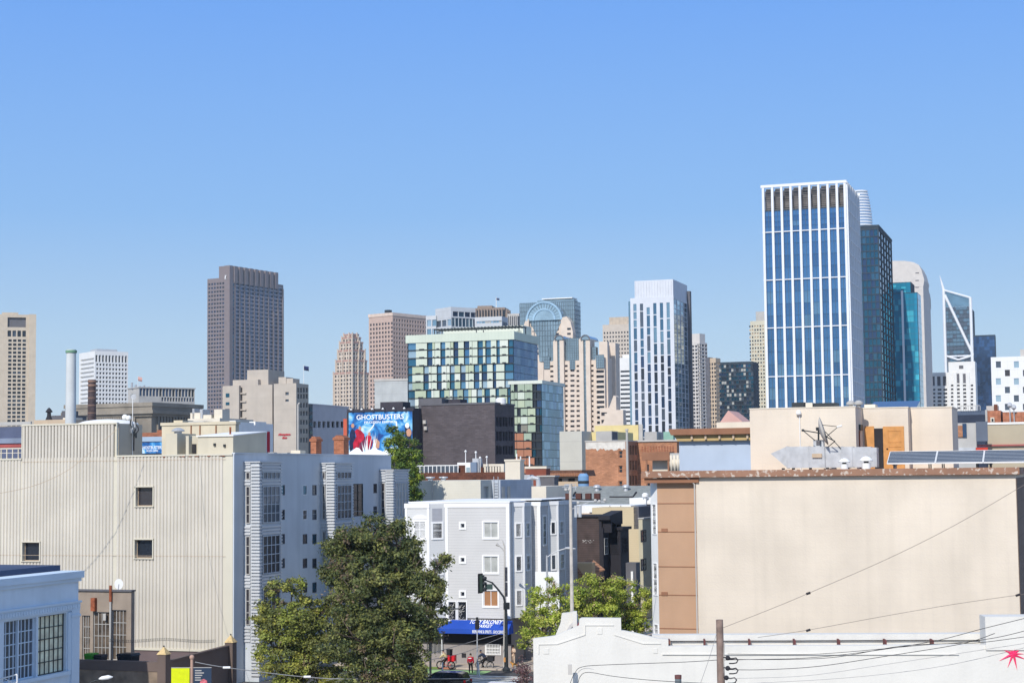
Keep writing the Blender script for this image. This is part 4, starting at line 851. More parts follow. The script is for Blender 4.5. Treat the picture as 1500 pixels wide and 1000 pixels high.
# second block stepping right with a lit front
x1 = f.hit(733, 715, 1, r[1]).x; q.box(f, b.W-.5, x1, r[1], b.D+4, 0, b.H-.02); b.part('bay', q, mat('blue_grey_clapboard', C(196, 204, 214), clap=(.28, .1, .88)))
for (xa, xb) in ((735, 739), (743, 747)): rr_ = f.sr(xa, 712, xb, 731, x1); b.win(f, 's', x1, [rr_], -.05, [g_blind])
q = MB()
for i in range(14): z = b.H-.4-i*.33; xx = f.hit(727, 715, 1, r[1]).x; q.box(f, xx-.25, xx+.25, r[1]-.12, r[1]-.07, z, z+.05)
q.box(f, xx-.29, xx-.24, r[1]-.14, r[1]-.06, 8, b.H+.4); q.box(f, xx+.24, xx+.29, r[1]-.14, r[1]-.06, 8, b.H+.4); b.part('ladder', q, m_metal)
for px in (630.5, 649.5):
    x, z = f.f(px, 703, 2); c = f.w(x, 2, 0); q = MB(); q.lathe(c, [(.3, b.H), (.3, b.H+.25), (.55, b.H+.3), (.5, b.H+.45)], 14); b.part('roof_vent', q, m_metal)
q = MB(); x, z = f.f(633, 700, -.1); q.tube([f.w(x, -.1, b.H-3.5), f.w(x, -.1, b.H)], .05, 6); b.part('wall_pipe', q, m_grey)
b.done()
# roofs: grey hipped roof
m_shg = mat('grey_shingle', C(150, 152, 146), var=.12, sc=1.5)
def gable(name, label, Y, pts_front, D, m, ang=GA, wallm=None):
    pass
p0 = at(770, 741, 232); fr = Fr((p0.x, p0.y), GA); e = Th('house', 'broad grey shingle hip roof behind the white parapet', 'house', fr.w(10, 5, 0))
A = fr.f(758, 742, 0); B_ = fr.f(975, 741, 0); dy = 9; C1 = fr.f(815, 712, dy); D1 = fr.f(975, 712, dy)
q = MB(); w = fr.w; q.add([w(A[0], 0, A[1]), w(B_[0], 0, A[1]), w(D1[0], dy, C1[1]), w(C1[0], dy, C1[1]), w(A[0], 18, A[1]), w(B_[0], 18, A[1])], [(0, 1, 2, 3), (3, 2, 5, 4), (0, 3, 4)]); e.part('roof', q, m_shg)
q = MB(); q.box(fr, A[0]+.3, B_[0], .3, 17.7, 0, A[1]-.02); e.part('wall', q, m_cream)
def onroof(px, py):   # point on the front slope
    n = Vector((0, -(C1[1]-A[1]), dy)).normalized(); n = (fr.ey*n.y + Vector((0, 0, n.z))); P0 = w(A[0], 0, A[1]); d = ray(px, py); return CAM + d*((P0-CAM).dot(n)/d.dot(n))
for k, (xa, xb, yy) in enumerate(((804, 838, 728), (893, 927, 728))):
    q = MB(); q.tube([onroof(xa, yy), onroof(xb, yy), onroof(xb+5, yy-7)], .16, 6); e.part('roof_gutter', q, m_black)
for px in (831, 874.5, 917):
    c = onroof(px, 718); q = MB(); q.lathe(c, [(.35, c.z-.2), (.3, c.z+.3), (.55, c.z+.4), (.5, c.z+.65), (.2, c.z+.8)], 12); e.part('roof_vent', q, m_metal)
p_ = MB(); 
b = Bld('building', 'flat cream roof behind the grey hip roof with bent white ducts', 765, 800, None, 222, 712, D=12, refpy=715); b.shell(m_cream); f = b.fr
q = MB(); q.tube([f.w(*[f.f(773, 703, 1)[0], 1, f.f(773, 703, 1)[1]]), f.w(f.f(780, 699, 1)[0], 1, f.f(780, 699, 1)[1]), f.w(f.f(788, 701, 1)[0], 1, f.f(788, 701, 1)[1]), f.w(f.f(789, 709, 1)[0], 1, b.H)], .32, 10); b.part('duct', q, m_metal)
ob(b, 'machine', m_metal, 768, 695, 776, 708, 2, 1.5); b.done()
b = Bld('building', 'brown brick roof hut in front of the green panelled wing', 770, 800, 806, 250, 686, refpy=690); b.shell(mat('rust_brick', C(150, 84, 66), var=.2)); b.cap(m_cream, .35, .1); 
for px in (762.5, 775.5): x, z = b.fr.f(px, 668, 1); q = MB(); q.tube([b.fr.w(x, 1, b.H-2), b.fr.w(x, 1, z)], .1, 6); b.part('antenna', q, m_white)
b.done()
b = Bld('building', 'dark grey flat roof block with a white edge', 788, 812, 818, 236, 698, refpy=705); b.shell(m_dgrey); b.cap(m_ann, .2, .15); b.done()
b = Bld('house', 'small tan house with a dark tiled eave between the roofs', 806, 856, 859, 262, 697, refpy=700); f = b.fr; fh = [b.F(818, 700, 823.5, 705), b.F(832, 700, 842, 705)]; b.shell(m_tan, fh, (), .3, G3)
q = MB(); ra = b.F(805, 688, 857, 694); q.prism(Fr(tuple(b.fr.w(0, 0, 0))[:2], b.fr.a), [(ra[0], b.H), (ra[1], b.H), (ra[1]-.3, ra[3]), (ra[0]+.3, ra[3])], -.8, 6)
b.part('tiled_eave', q, mat('brown_roof_tile', C(120, 84, 66), var=.3, sc=3))
q = MB()
for i in range(22): x = ra[0]+(ra[1]-ra[0])*i/21; q.lathe(f.w(x, -.95, 0), [(.16, b.H), (.16, b.H+.35), (.1, b.H+.5)], 8)
b.part('eave_tiles', q, mat('terracotta_tile', C(170, 120, 90))); b.done()
b = Bld('water_tank', 'pale blue rooftop tank beside the red brick wall', 849, 857, None, 255, 693, D=2, cat='tank', refpy=700); q = MB(); c = b.fr.w(b.W/2, .6, 0); q.lathe(c, [(.75, b.H-3.5), (.8, b.H-2.2), (.8, b.H-.4), (.5, b.H)], 18); b.part('tank_body', q, mat('pale_blue_paint', C(130, 170, 210)), smooth=False)
q = MB(); q.lathe(c, [(.84, b.H-1.5), (.84, b.H-1.1)], 18); b.part('tank_band', q, m_dmetal)
b = Bld('building', 'tall plain pale grey wall right of the green wing', 820, 852.5, None, 340, 631, D=14, refpy=660); b.shell(mat('pale_grey_green', C(212, 208, 196), var=.04, clap=(4, .03, .85))); b.done()
m_yl2 = mat('yellow_stucco', C(244, 222, 158), var=.05)
b = Bld('building', 'tall narrow yellow wall behind the red brick building', 852.5, 902, None, 345, 632, D=14, refpy=660); b.shell(m_yl2); b.done()
b = Bld('building', 'pale yellow flat roofed block in front of the arched hotel', 871, 935, 942, 520, 622, refpy=630); b.shell(m_yl2); ob(b, 'grey_end', m_grey, 936, 621, 941, 660, -.5, .4); b.done()
b = Bld('building', 'grey roof huts behind the red brick parapet', 873, 896, 905, 320, 631, refpy=640); b.shell(m_ann); r = b.S(897, 633, 904, 643); b.win(b.fr, 's', b.W, [r], -.05, [m_dgrey]); b.done()
b = Bld('building', 'greenish roof hut with a dark railing behind the brick buildings', 944, 962, 984, 420, 632, refpy=640); b.shell(m_ann)
ob(b, 'roof_hut', mat('copper_green', C(150, 190, 170)), 972, 632, 986, 646, 2, 2); b.done()
# brick building
m_bk2 = mat('orange_brick', C(206, 148, 112), brick=(.6, .22, (.72, .62, .55, 1)), var=.18, sc=.4, streak=.18)
b = Bld('brick_building', 'orange brick building with a whitewashed band under its parapet', 858, 918, 936, 300, 646, refpy=680); f = b.fr
fh = [b.F(906, y0, 912, y0+11) for y0 in (660, 681.5, 704)]; sh = [b.S(922.5+k*4, y, 925+k*4, y+14) for k in range(3) for y in (652, 674, 696)]
q = MB(); q.shell(f, b.W, b.D, 0, b.H, fh, sh, .3); b.part('wall', q, m_bk2)
for r in fh: b.sash(f, 'f', 0, r, .25, g_dark, m_bk2, 1, 2, .12)
b.win(f, 's', b.W, sh, .3, G3); r = b.F(858, 646.5, 916, 659.5); q = MB(); pts = [(r[0], r[2]+.3)]; rnd = random.Random(5)
for i in range(1, 24): pts.append((r[0]+(r[1]-r[0])*i/24, r[2]+rnd.uniform(-.15, .35)))
pts += [(r[1], r[2]), (r[1], r[3]), (r[0], r[3])]; q.prism(f, pts, -.03, .0); b.part('whitewash_band', q, mat('whitewash', C(232, 224, 212), var=.1, sc=1.5))
b.cap(m_grey, .2, .1); b.done()
p = at(919, 680, 290); e = Th('vent_stack', 'tall thin white flue standing before the orange brick building', 'pipe', (p.x, p.y, 0)); q = MB(); q.tube([(p.x, p.y, 0), (p.x, p.y, at(919, 628, 290).z)], .2, 10); e.part('flue', q, m_ann)
q = MB(); z = at(919, 628, 290).z; q.lathe(p, [(.28, z-.3), (.28, z)], 10); e.part('flue_cap', q, m_grey)
b = Bld('brick_building', 'second orange brick building with a patterned parapet', 934, 992, 1000, 305, 646, refpy=680); f = b.fr; fh = [b.F(947, 680, 950.5, 691), b.F(947, 702, 952, 713)]
b.shell(m_bk2, fh, (), .3, G3); q = MB()
for i in range(12): x = .8+i*(b.W-1.6)/11; q.box(f, x, x+.25, -.08, 0, b.H-2.2, b.H-.8)
b.part('brick_dentils', q, m_brick); q = MB(); q.box(f, -.2, b.W+.2, -.3, b.D, b.H+.003, b.H+.3); b.part('coping', q, m_grey); b.done()
b = Bld('building', 'brown roofed porch with a white hanging tarpaulin', 943, 1006, 1012, 262, 663, refpy=680); f = b.fr; H = b.H
q = MB(); q.box(f, 1, b.W-.3, 1.5, b.D, 0, H-1); b.part('wall', q, m_cream); q = MB(); q.box(f, -.2, b.W*.62, -.4, b.D, H-1.1, H+.2); b.part('roof', q, m_brown); q = MB(); q.box(f, b.W*.62+.05, b.W+.2, -.3, b.D, H-.9, H); b.part('roof_slab', q, m_ann)
q = MB(); ra = b.F(980, 665, 1004, 691); n = 24
for i in range(n+1):
    x = ra[0]+(ra[1]-ra[0])*i/n; o = .12*math.sin(i*1.3); q.v += [f.w(x, -.35+o, ra[3]-.1), f.w(x+.05, -.25+o*1.6, ra[2])]
for i in range(n): q.f.append((2*i, 2*i+1, 2*i+3, 2*i+2)); q.m.append(0)
t_ = b.part('tarpaulin', q, m_cream, smooth=True); sm = t_.modifiers.new('s', 'SOLIDIFY'); sm.thickness = .03
q = MB(); 
for px in (947, 979.3, 1005): x, z = f.f(px, 690, -.35); q.box(f, x-.12, x+.12, -.4, -.16, 0, H-1)
b.part('post', q, m_brown); b.done()
# pale blue wall with brown cornice
m_pb = mat('pale_blue_stucco', C(196, 208, 224), var=.04, streak=.05)
b = Bld('building', 'pale blue wall under a deep brown overhanging cornice', 995, 1112, None, 205, 650, D=10, refpy=665); f = b.fr; q = MB(); q.shell(f, b.W, 10, 0, b.H+.6); b.part('wall', q, m_pb)
z = lambda py: f.f(1050, py, -1)[1]
q = MB(); q.prism(Fr((f.o.x, f.o.y), f.a), [(-.7, z(636)), (b.W, z(636)), (b.W, z(627)), (-1, z(627))], -1.3, 9); b.part('cornice', q, m_brown)
q = MB(); q.prism(Fr((f.o.x, f.o.y), f.a), [(.0, z(645)), (b.W, z(645)), (b.W, z(636)-.02), (-.5, z(636)-.02)], -.7, 9); b.part('eave_soffit', q, mat('ochre_soffit', C(206, 176, 120), var=.15))
q = MB()
for i in range(5): x = 1.8+i*(b.W-3)/4; q.box(f, x-.12, x+.12, -1.0, -.7, z(643), z(636)-.04)
b.part('brackets', q, m_tan); b.box('roof_parapet', m_cream, f.f(1042, 620)[0], b.W, 3, 6, b.H, z(617)); b.done()
b = Bld('house', 'pink gabled roof peeking over the brown cornice', 1055, 1087, None, 330, 617, D=10, refpy=612); f = b.fr; q = MB(); pk = b.F(1067, 601, 1067, 617)
q.prism(f, [(0, b.H-3), (b.W, b.H-3), (b.W, b.H), (pk[0], pk[3]), (0, b.H)], 0, 10); b.part('roof', q, mat('pink_shingle', C(224, 176, 164), var=.06)); b.box('wall', m_cream, .3, b.W-.3, .3, 9.7, 0, b.H-3.01); b.done()

# right-hand low buildings
b = Bld('building', 'low dark slate roofed block at the foot of the white hotel', 1401, 1442, None, 400, 607, D=18, refpy=610); b.shell(mat('dark_slate', C(54, 62, 80))); r = b.F(1403, 600, 1441, 607); b.box('roof', mat('slate_roof', C(96, 108, 128)), -.6, b.W+.6, 1, 16, b.H, b.H+1); q = MB()
for i in range(9): x = 1+i*(b.W-2)/8; q.box(b.fr, x, x+.15, .4, .5, b.H+1, b.H+2.1)
q.box(b.fr, 1, b.W-1, .4, .5, b.H+2.1, b.H+2.25); b.part('railing', q, m_ann); b.done()
b = Bld('house', 'orange tiled roof with dormer and white edge near the right border', 1446, 1466, None, 330, 601, D=14, refpy=610); f = b.fr; m_ot = mat('orange_tile', C(196, 128, 96), var=.2, sc=1.5, clap=(.4, .2, .8)); b.shell(m_ot); ob(b, 'dormer', m_cream, 1451, 611, 1456.5, 618, -.6, .5); ob(b, 'dormer_window', g_dark, 1452.5, 613, 1455.2, 617, -.7, .09)
ob(b, 'roof_machine', m_grey, 1445, 594, 1462, 601, 3, 3); ob(b, 'roof_edge', m_ann, 1443.5, 600, 1446, 618, -.3, 2); ob(b, 'chimney', m_bb2, 1456, 592, 1461, 601, 2.5, 1); b.done()
b = Bld('building', 'long orange tiled roof with aerials at the right border', 1469, 1540, None, 325, 602, D=14, refpy=610); b.shell(m_ot)
for px, yt in ((1479, 593), (1485, 596)): x, z = b.fr.f(px, yt, -1); q = MB(); c = b.fr.w(x, -1, 0); q.tube([(c.x, c.y, 18), (c.x, c.y, z)], .1, 6); q.lathe(c, [(.05, z-.6), (.5, z-.2), (.4, z+.3), (.05, z+.5)], 10); b.part('aerial', q, m_metal)
b.done()
b = Bld('building', 'long olive stucco wall with a red band at the right border', 1446.5, 1540, None, 285, 620, D=14, refpy=640); f = b.fr; b.shell(mat('olive_stucco', C(196, 182, 156), var=.04)); b.cap(m_white, .35, .15)
ra = f.fr(1397, 649.5, 1540, 654, -.5); b.box('red_band', mat('rose_band', C(190, 110, 104)), ra[0], ra[1], -.5, -.01, ra[2], ra[3]); b.done()
b = Bld('building', 'white and slate panelled wall with a brick coloured inset', 1397, 1430, 1431, 284, 619, refpy=640); f = b.fr; b.shell(m_ann)
for (x0, x1, y0, y1, nm, m_) in ((1399, 1410, 623, 640, 'brick_inset', m_bk2), (1410.3, 1415.5, 620, 640, 'window', g_navy), (1430.2, 1446.3, 617, 646, 'slate_panel', mat('slate_panel', C(110, 118, 132))), (1397, 1429, 655, 668, 'corrugated_wall', m_metal), (1430, 1447, 655, 668, 'red_door', mat('red_gate', C(214, 70, 52)))):
    r = f.fr(x0, y0, x1, y1, -.2); q = MB(); q.box(f, r[0], r[1], -.3, -.01, r[2], r[3]); b.part(nm, q, m_)
b.done()
# ================= ground
def struct(name, mb, m): o = mb.build(name, m); o['kind'] = 'structure'; return o
m_asph = mat('asphalt', (.085, .083, .082, 1), var=.15, sc=1.5, rough=.9, bump=.1)
m_gnd = mat('city_ground', (.30, .285, .265, 1), var=.15, sc=.02)
m_side = mat('sidewalk_concrete', C(206, 190, 172), var=.1, sc=1.2)
q = MB(); fw = Fr((0, 0), 0); q.add([(-9000, -500, -.05), (9000, -500, -.05), (9000, 26000, -.05), (-9000, 26000, -.05)], [(0, 1, 2, 3)]); struct('ground', q, m_gnd)
PV = at(748, 970, 161.0); FV = Fr((PV.x, PV.y), GA)   # street frame: corner of the grey apartment house
q = MB(); q.box(FV, -80, 70, -26, -3.2, -.04, 0); struct('road', q, m_asph)
q = MB(); q.box(FV, -36, -19.2, -3.2, 60, -.04, .002); q.box(FV, 5.5, 17.5, -3.2, 80, -.04, .002); struct('side_street', q, m_asph)
q = MB(); q.box(FV, -19.2, 5.5, -3.2, 45, -.04, .15); struct('sidewalk', q, m_side)
q = MB(); q.box(FV, -80, 70, -40, -26, -.04, .14); struct('near_sidewalk', q, m_side)
q = MB(); q.box(FV, -15, -.5, -6.6, -3.9, 0, .006); struct('bike_lane', q, mat('green_lane_paint', C(172, 210, 140), var=.15, sc=1.5))
q = MB(); q.box(FV, -13, -6, -3.36, -3.18, .002, .17); q.box(FV, -6, -4.6, -3.36, -3.18, .002, .172, 1); struct('painted_kerb', q, [mat('green_kerb', C(120, 140, 70)), mat('red_kerb', C(196, 130, 104))])
q = MB()
for i in range(6): y = -7.9-i*1.15; q.box(FV, -7.5-.3*i, 4.5-.2*i, y, y+.55, 0, .008)
q.box(FV, -30, -2, -7.25, -7.1, 0, .007)
struct('crosswalk', q, mat('road_paint', C(240, 238, 230), var=.12, sc=2))

# ================= loft building (ribbed siding left, grey side wall)
m_rib = mat('cream_ribbed_metal', C(225, 216, 201), rough=.6, var=.06, sc=.3, spec=.3, streak=.18)
m_gsd = mat('blue_grey_stucco', C(208, 212, 216, .85), var=.05, sc=.3, streak=.2)
m_rtr = mat('cream_flashing', C(226, 218, 198), var=.03); m_rust = mat('rust', C(160, 90, 60), var=.3, sc=3)
b = Bld('loft_building', 'large loft building with cream ribbed siding and a grey side wall of louvred bays', -40, 341, 572, 150, 664.5, refpy=800); f = b.fr; W, D, H = b.W, b.D, b.H
wins = [b.F(199.5, 713, 224.5, 741), b.F(198, 790, 224, 817), b.F(33.5, 794, 58.5, 821)]
pen0, pen1 = f.f(33, 640)[0], f.f(172, 640)[0]; HP = f.f(120, 620)[1]; zb = f.f(200, 948)[1]; xr = f.f(331, 800)[0]
q = MB(); q.shell(f, W, D, 0, H-.1, wins, ()); q.box(f, pen0+.1, pen1-.1, .12, D*.105, H-.1, HP-.05); b.part('wall', q, m_rtr)
def ribs(q, x0, x1, z0, z1, holes):
    pit = .345; n = int((x1-x0)/pit)
    for i in range(n):
        a = x0+i*pit; segs = [(z0, z1)]
        for h in holes:
            if a+pit > h[0] and a < h[1]:
                segs = [s for (c, d) in segs for s in ((c, min(d, h[2])), (max(c, h[3]), d)) if s[1]-s[0] > .01]
        for (c, d) in segs:
            vs = [f.w(a+u, y, z) for z in (c, d) for u, y in ((0, -.01), (.06, -.09), (.24, -.09), (.30, -.01))]
            q.add(vs, [(0, 1, 5, 4), (1, 2, 6, 5), (2, 3, 7, 6), (4, 5, 6, 7), (0, 3, 2, 1)])
q = MB(); ribs(q, 0, pen0, zb, H-.12, wins); ribs(q, pen0, pen1, zb, HP-.1, wins); ribs(q, pen1, xr, zb, H-.12, wins); b.part('ribbed_siding', q, m_rib)
q = MB()
for (x0, x1, z) in ((0, pen0, H-.25), (pen0, pen1, HP-.12), (pen1, W, H-.12)): q.box(f, x0, x1, -.14, .3, z, z+.15)
q.box(f, pen0-.02, pen0+.06, -.13, .1, H-.1, HP); q.box(f, pen1-.06, pen1+.02, -.13, .1, H, HP); q.box(f, 0, W-.5, -.18, 0, zb-.18, zb); q.box(f, xr, W, -.03, 0, zb, H-.13)
b.part('flashing', q, m_rtr)
q = MB()
for py in (674, 813.5):
    z = f.f(200, py)[1]; x0 = 0 if py > 700 else pen0; q.box(f, x0, xr, -.1, -.085, z-.015, z+.015)
b.part('siding_seam', q, m_tan)
q = MB(); rnd = random.Random(2)
for i in range(9): x = rnd.uniform(pen1, xr); q.box(f, x, x+rnd.uniform(.1, .4), -.143, -.1, H-.2, H-.13)
b.part('rust_spots', q, m_rust)
for k, r in enumerate(wins):
    b.sash(f, 'f', 0, r, .35, g_dark2 if k == 0 else g_dark, m_tan, 1, 1, .06)
    q = MB(); q.box(f, r[0]-.1, r[1]+.1, -.16, 0, r[3], r[3]+.1); q.box(f, r[0]-.1, r[0], -.12, 0, r[2], r[3]); q.box(f, r[1], r[1]+.1, -.12, 0, r[2], r[3]); q.box(f, r[0]-.12, r[1]+.12, -.2, 0, r[2]-.08, r[2]); b.part('window_flashing', q, m_rtr)
q = MB(); q.box(f, 0, W, -.06, 0, 0, zb-.19); b.part('plinth', q, mat('purple_grey_plinth', C(120, 104, 104), var=.08))
# side wall skin
r0 = f.s(430, 668, W)[1]
q = MB(); sw = []
def SR(x0, y0, x1, y1): r = f.sr(x0, y0, x1, y1, W+.12); return r
sm = []
for (x0, x1) in ((412.5, 417), (443.5, 449.8), (457.5, 463.5)):
    for (y0, y1) in ((710, 725), (746, 761), (781.5, 796.5), (817, 832), (852, 868)): sm.append(SR(x0, y0, x1, y1-(.0)))
for (y0, y1) in ((708, 722), (741, 753), (774, 787)): sm.append(SR(547, y0, 552, y1))
big = [SR(517.5, 708, 531.5, 756), SR(517.5, 775, 531.5, 822)]
q.face(f, 's', W+.12, 0, D, 0, H, sm+big, .1); q.add([f.w(W, 0, 0), f.w(W+.12, 0, 0), f.w(W+.12, 0, H), f.w(W, 0, H)], [(0, 1, 2, 3)]); q.add([f.w(W, 0, H), f.w(W+.12, 0, H), f.w(W+.12, D, H), f.w(W, D, H)], [(0, 1, 2, 3)]); q.box(f, W-.1, W+.2, 0, D+.1, H+.002, H+.12); q.box(f, W+.0, W+.115, D-.2, D, 0, H-.1)
for py in (695.5, 754.5): 
    z = f.s(430, py, W)[1]; q.box(f, W+.12, W+.128, 0, D, z, z+.025)
b.part('side_wall', q, m_gsd)
for i, r in enumerate(sm): b.sash(f, 's', W+.12, r, .05, random.choice([g_dark, g_grey, g_teal2, g_dark2]), m_white if i in (5, 6) else m_dgrey, 1, 1, .06)
for r in big: b.sash(f, 's', W+.12, r, .05, g_dark2, m_dmetal, 2, 4, .05)
m_lou = mat('silver_corrugated', C(222, 222, 222), rough=.5, metal=.15, var=.05)
def bay(x0, xe, x1, ytop, bands):
    """louvred bay: sunlit front from x0 to xe, side from xe to x1; bands of (kind, y0, y1)"""
    y0 = f.hit(x0, 760, 0, W+.12).y; d = ray(xe, 760); P0 = f.w(W+.12, y0, 0); n = f.ey; t = (P0-CAM).dot(n)/d.dot(n); xo = (CAM+d*t-f.o).dot(f.ex); y1 = f.hit(x1, 760, 0, xo).y
    q = MB(); q.box(f, W+.1, xo, y0, y1, 0, f.hit(xe, ytop, 0, xo).z); bw = b.part('bay', q, m_gsd); lv = MB()
    zt = f.hit(xe, ytop, 0, xo).z; sp = .36
    # corner louvre strip
    z = .5
    while z < zt-.1: lv.box(f, xo-.75, xo+.1, y0-.16, y0, z, z+.13); lv.box(f, xo, xo+.14, y0-.1, y0+.35, z+.02, z+.15); lv.box(f, xo, xo+.1, y1-.3, y1+.05, z+.02, z+.15); z += .29
    for (kd, a, c) in bands:
        za, zc = f.hit(xe, c, 0, xo).z, f.hit(xe, a, 0, xo).z
        if kd == 'l':
            z = za
            while z < zc-.1: lv.box(f, W+.1, xo-.8, y0-.12, y0, z, z+.17); lv.box(f, xo, xo+.11, y0+.4, y1-.35, z, z+.15); z += .29
        else:
            nz = max(1, round((zc-za)/.95)); 
            for face, val, a0, a1, nx in (('f', y0-.06, W+.35, xo-.85, 1), ('s', xo+.06, y0+.55, y1-.45, 4)):
                b_ = b.sash(f, face, val, (a0, a1, za+.05, zc-.05), .0, g_dark2 if face == 'f' else kd, m_ann if face == 'f' else m_gsd, nx, nz, .07)
    lv.box(f, W+.1, xo+.2, y0-.2, y1+.1, zt+.003, zt+.1); b.part('louvres', lv, m_lou)
bay(357.5, 379.5, 412, 677, [('l', 677, 690), (g_grey, 690, 702.5), ('l', 703, 710), (g_grey, 711, 767), ('l', 767.5, 783), (g_dark, 784, 842), ('l', 843, 860), (g_dark, 861, 916), ('l', 917, 940)])
bay(470, 489, 516.5, 678.5, [('l', 678.5, 690), (g_dark2, 690, 702), ('l', 702.5, 709), (g_dark2, 709.5, 761), ('l', 762, 776), (g_dark2, 777, 830), ('l', 831, 850)])
bay(556, 575.5, 598.5, 688.5, [('l', 688.5, 705), (g_blind, 706, 757), ('l', 757.5, 770), (g_grey, 771, 820), ('l', 821, 850)])
# roof things
yp = D*.105
q = MB(); r = f.sr(172, 622, 208.5, 665, pen1); q.box(f, pen1-4, pen1, .3, r[1], H-.1, r[3]); b.part('stair_hut', q, mat('taupe_stucco', C(190, 182, 168), var=.05, streak=.2))
c = f.w((pen0+pen1)/2+1.2, 4.5, 0); q = MB(); q.lathe(c, [(2.9, HP-.1), (2.7, HP+.15), (2.1, HP+.33), (1.2, HP+.45), (.3, HP+.5)], 32); b.part('roof_dome', q, m_white, smooth=True)
q = MB(); ra = f.fr(-20, 657, 32, 667, 0)
for i in range(12): x = ra[1]-.05-i*.62; q.box(f, x-.04, x+.04, .4, .5, H-.1, ra[3])
q.box(f, 0, ra[1], .35, .55, ra[3], ra[3]+.1); q.box(f, 0, ra[1], .42, .48, (H+ra[3])/2, (H+ra[3])/2+.05); b.part('roof_railing', q, m_cream)
m_yb = mat('pale_yellow_stucco', C(218, 208, 186), var=.06, streak=.2)
def onr(nm, m, x0, x1, ytop, y0, d, **k): r_ = f.fr(x0, ytop, x1, ytop, y0); q = MB(); q.box(f, r_[0], r_[1], y0, y0+d, H-.1, r_[3]); return b.part(nm, q, m), r_
onr('roof_hut', m_yb, 243, 259.5, 634.5, 2, 3.4); onr('roof_post', m_yb, 272, 276.5, 638, 2, .6); 
(_, rr_) = onr('roof_hut', m_yb, 272, 294, 637.5, 4.2, 3); rq = f.fr(279, 650, 287, 664, 4.1); q = MB(); q.box(f, rq[0], rq[1], 4.1, 4.19, rq[2], rq[3]); b.part('hut_door', q, m_black)
ra = f.fr(290, 638.5, 341.5, 638.5, 2); q = MB(); yD = f.hit(390, 640, 0, ra[1]).y; zk = f.hit(388, 633, 0, ra[1]).z
q.sprism(f, [(2, H-.1), (yD, H-.1), (yD, zk), (2, ra[3])], ra[0], ra[1]); b.part('roof_hut', q, m_yb)
q = MB(); q.sprism(f, [(1.85, ra[3]), (yD, zk), (yD, zk+.1), (1.85, ra[3]+.1)], ra[0]-.1, ra[1]+.1); b.part('hut_roof', q, m_white)
for px, py in ((315, 651), (329.5, 652.5)): x, z = f.f(px, py, 2); q = MB(); q.box(f, x-.1, x+.1, 1.85, 2, z-.12, z+.12); b.part('wall_lamp', q, m_dmetal)
x, z = f.f(333.5, 625, 3); q = MB(); q.tube([f.w(x, 3.5, ra[3]), f.w(x, 3.5, z)], .09, 8); b.part('roof_pipe', q, m_rust)
x, z = f.f(260, 634, 3.5); c = f.w(x, 3.6, 0); zq = f.f(252, 634.5, 2)[1]; q = MB(); q.lathe(c, [(.35, zq), (.35, zq+.2), (.6, zq+.22), (.6, zq+.32), (.3, zq+.5), (.1, zq+.55)], 16); b.part('roof_vent', q, m_metal, smooth=False)
for px, w_ in ((368, 4), (424, 3), (443, 3), (413, 1.5)): y_, z_ = f.s(px, 662, W); q = MB(); q.box(f, W-2.2, W-1.6, y_, y_+w_*.2, H-.1, H+.25); b.part('roof_box', q, m_ann)
b.box('roof_box', m_cream, W-3, W-2, f.s(467, 660, W)[0], f.s(467, 660, W)[0]+1.2, H-.1, H+.5)
b.done(); LOFT = b
# antenna mast on the loft's stair hut
c0 = at(196, 636, 156); e = Th('antenna_mast', 'mast with white dishes and dark radio gear on the taupe roof hut', 'antenna', (c0.x, c0.y, H)); z = lambda py: at(196, py, 156).z
q = MB(); q.tube([(c0.x-.12, c0.y, H-1), (c0.x-.12, c0.y, z(583))], [.045, .03], 8); e.part('mast', q, m_white)
q = MB(); q.tube([(c0.x, c0.y, z(660)), (c0.x, c0.y, z(635)), (c0.x+.15, c0.y, z(628))], .07, 8); e.part('cable_bundle', q, m_black)
def ball(e, nm, c, r, m, sx=1): q = MB(); q.lathe(c, [(r*math.sin(math.pi*i/8)+.001, c.z-r*math.cos(math.pi*i/8)) for i in range(9)], 14); return e.part(nm, q, m, smooth=True)
ball(e, 'dish', at(183, 611, 156), .27, m_white); ball(e, 'dish', at(188.5, 612, 155.9), .25, m_white)
q = MB(); cc = at(195.5, 580.5, 156); q.tube_raw([[cc+Vector((r*math.cos(g), d, r*math.sin(g))) for g in [2*math.pi*j/20 for j in range(20)]] for r, d in ((.24, 0), (.26, -.04), (.24, .05), (.1, .09))]); e.part('dish', q, m_metal)
rnd = random.Random(4)
for i in range(9):
    cc = at(rnd.uniform(190, 200), rnd.uniform(617, 642), 155.8); q = MB(); fr2 = Fr((cc.x, cc.y), rnd.uniform(-1, 1)); q.box(fr2, -.07, .07, -.06, .06, cc.z-.22, cc.z+.2); e.part('radio_unit', q, m_dmetal if i % 3 else m_metal)
q = MB(); pts = [at(199+4*math.sin(i*.5), 622+i*2.0, 155.8) for i in range(9)]; q.tube(pts, .05, 6); e.part('cable', q, m_black)

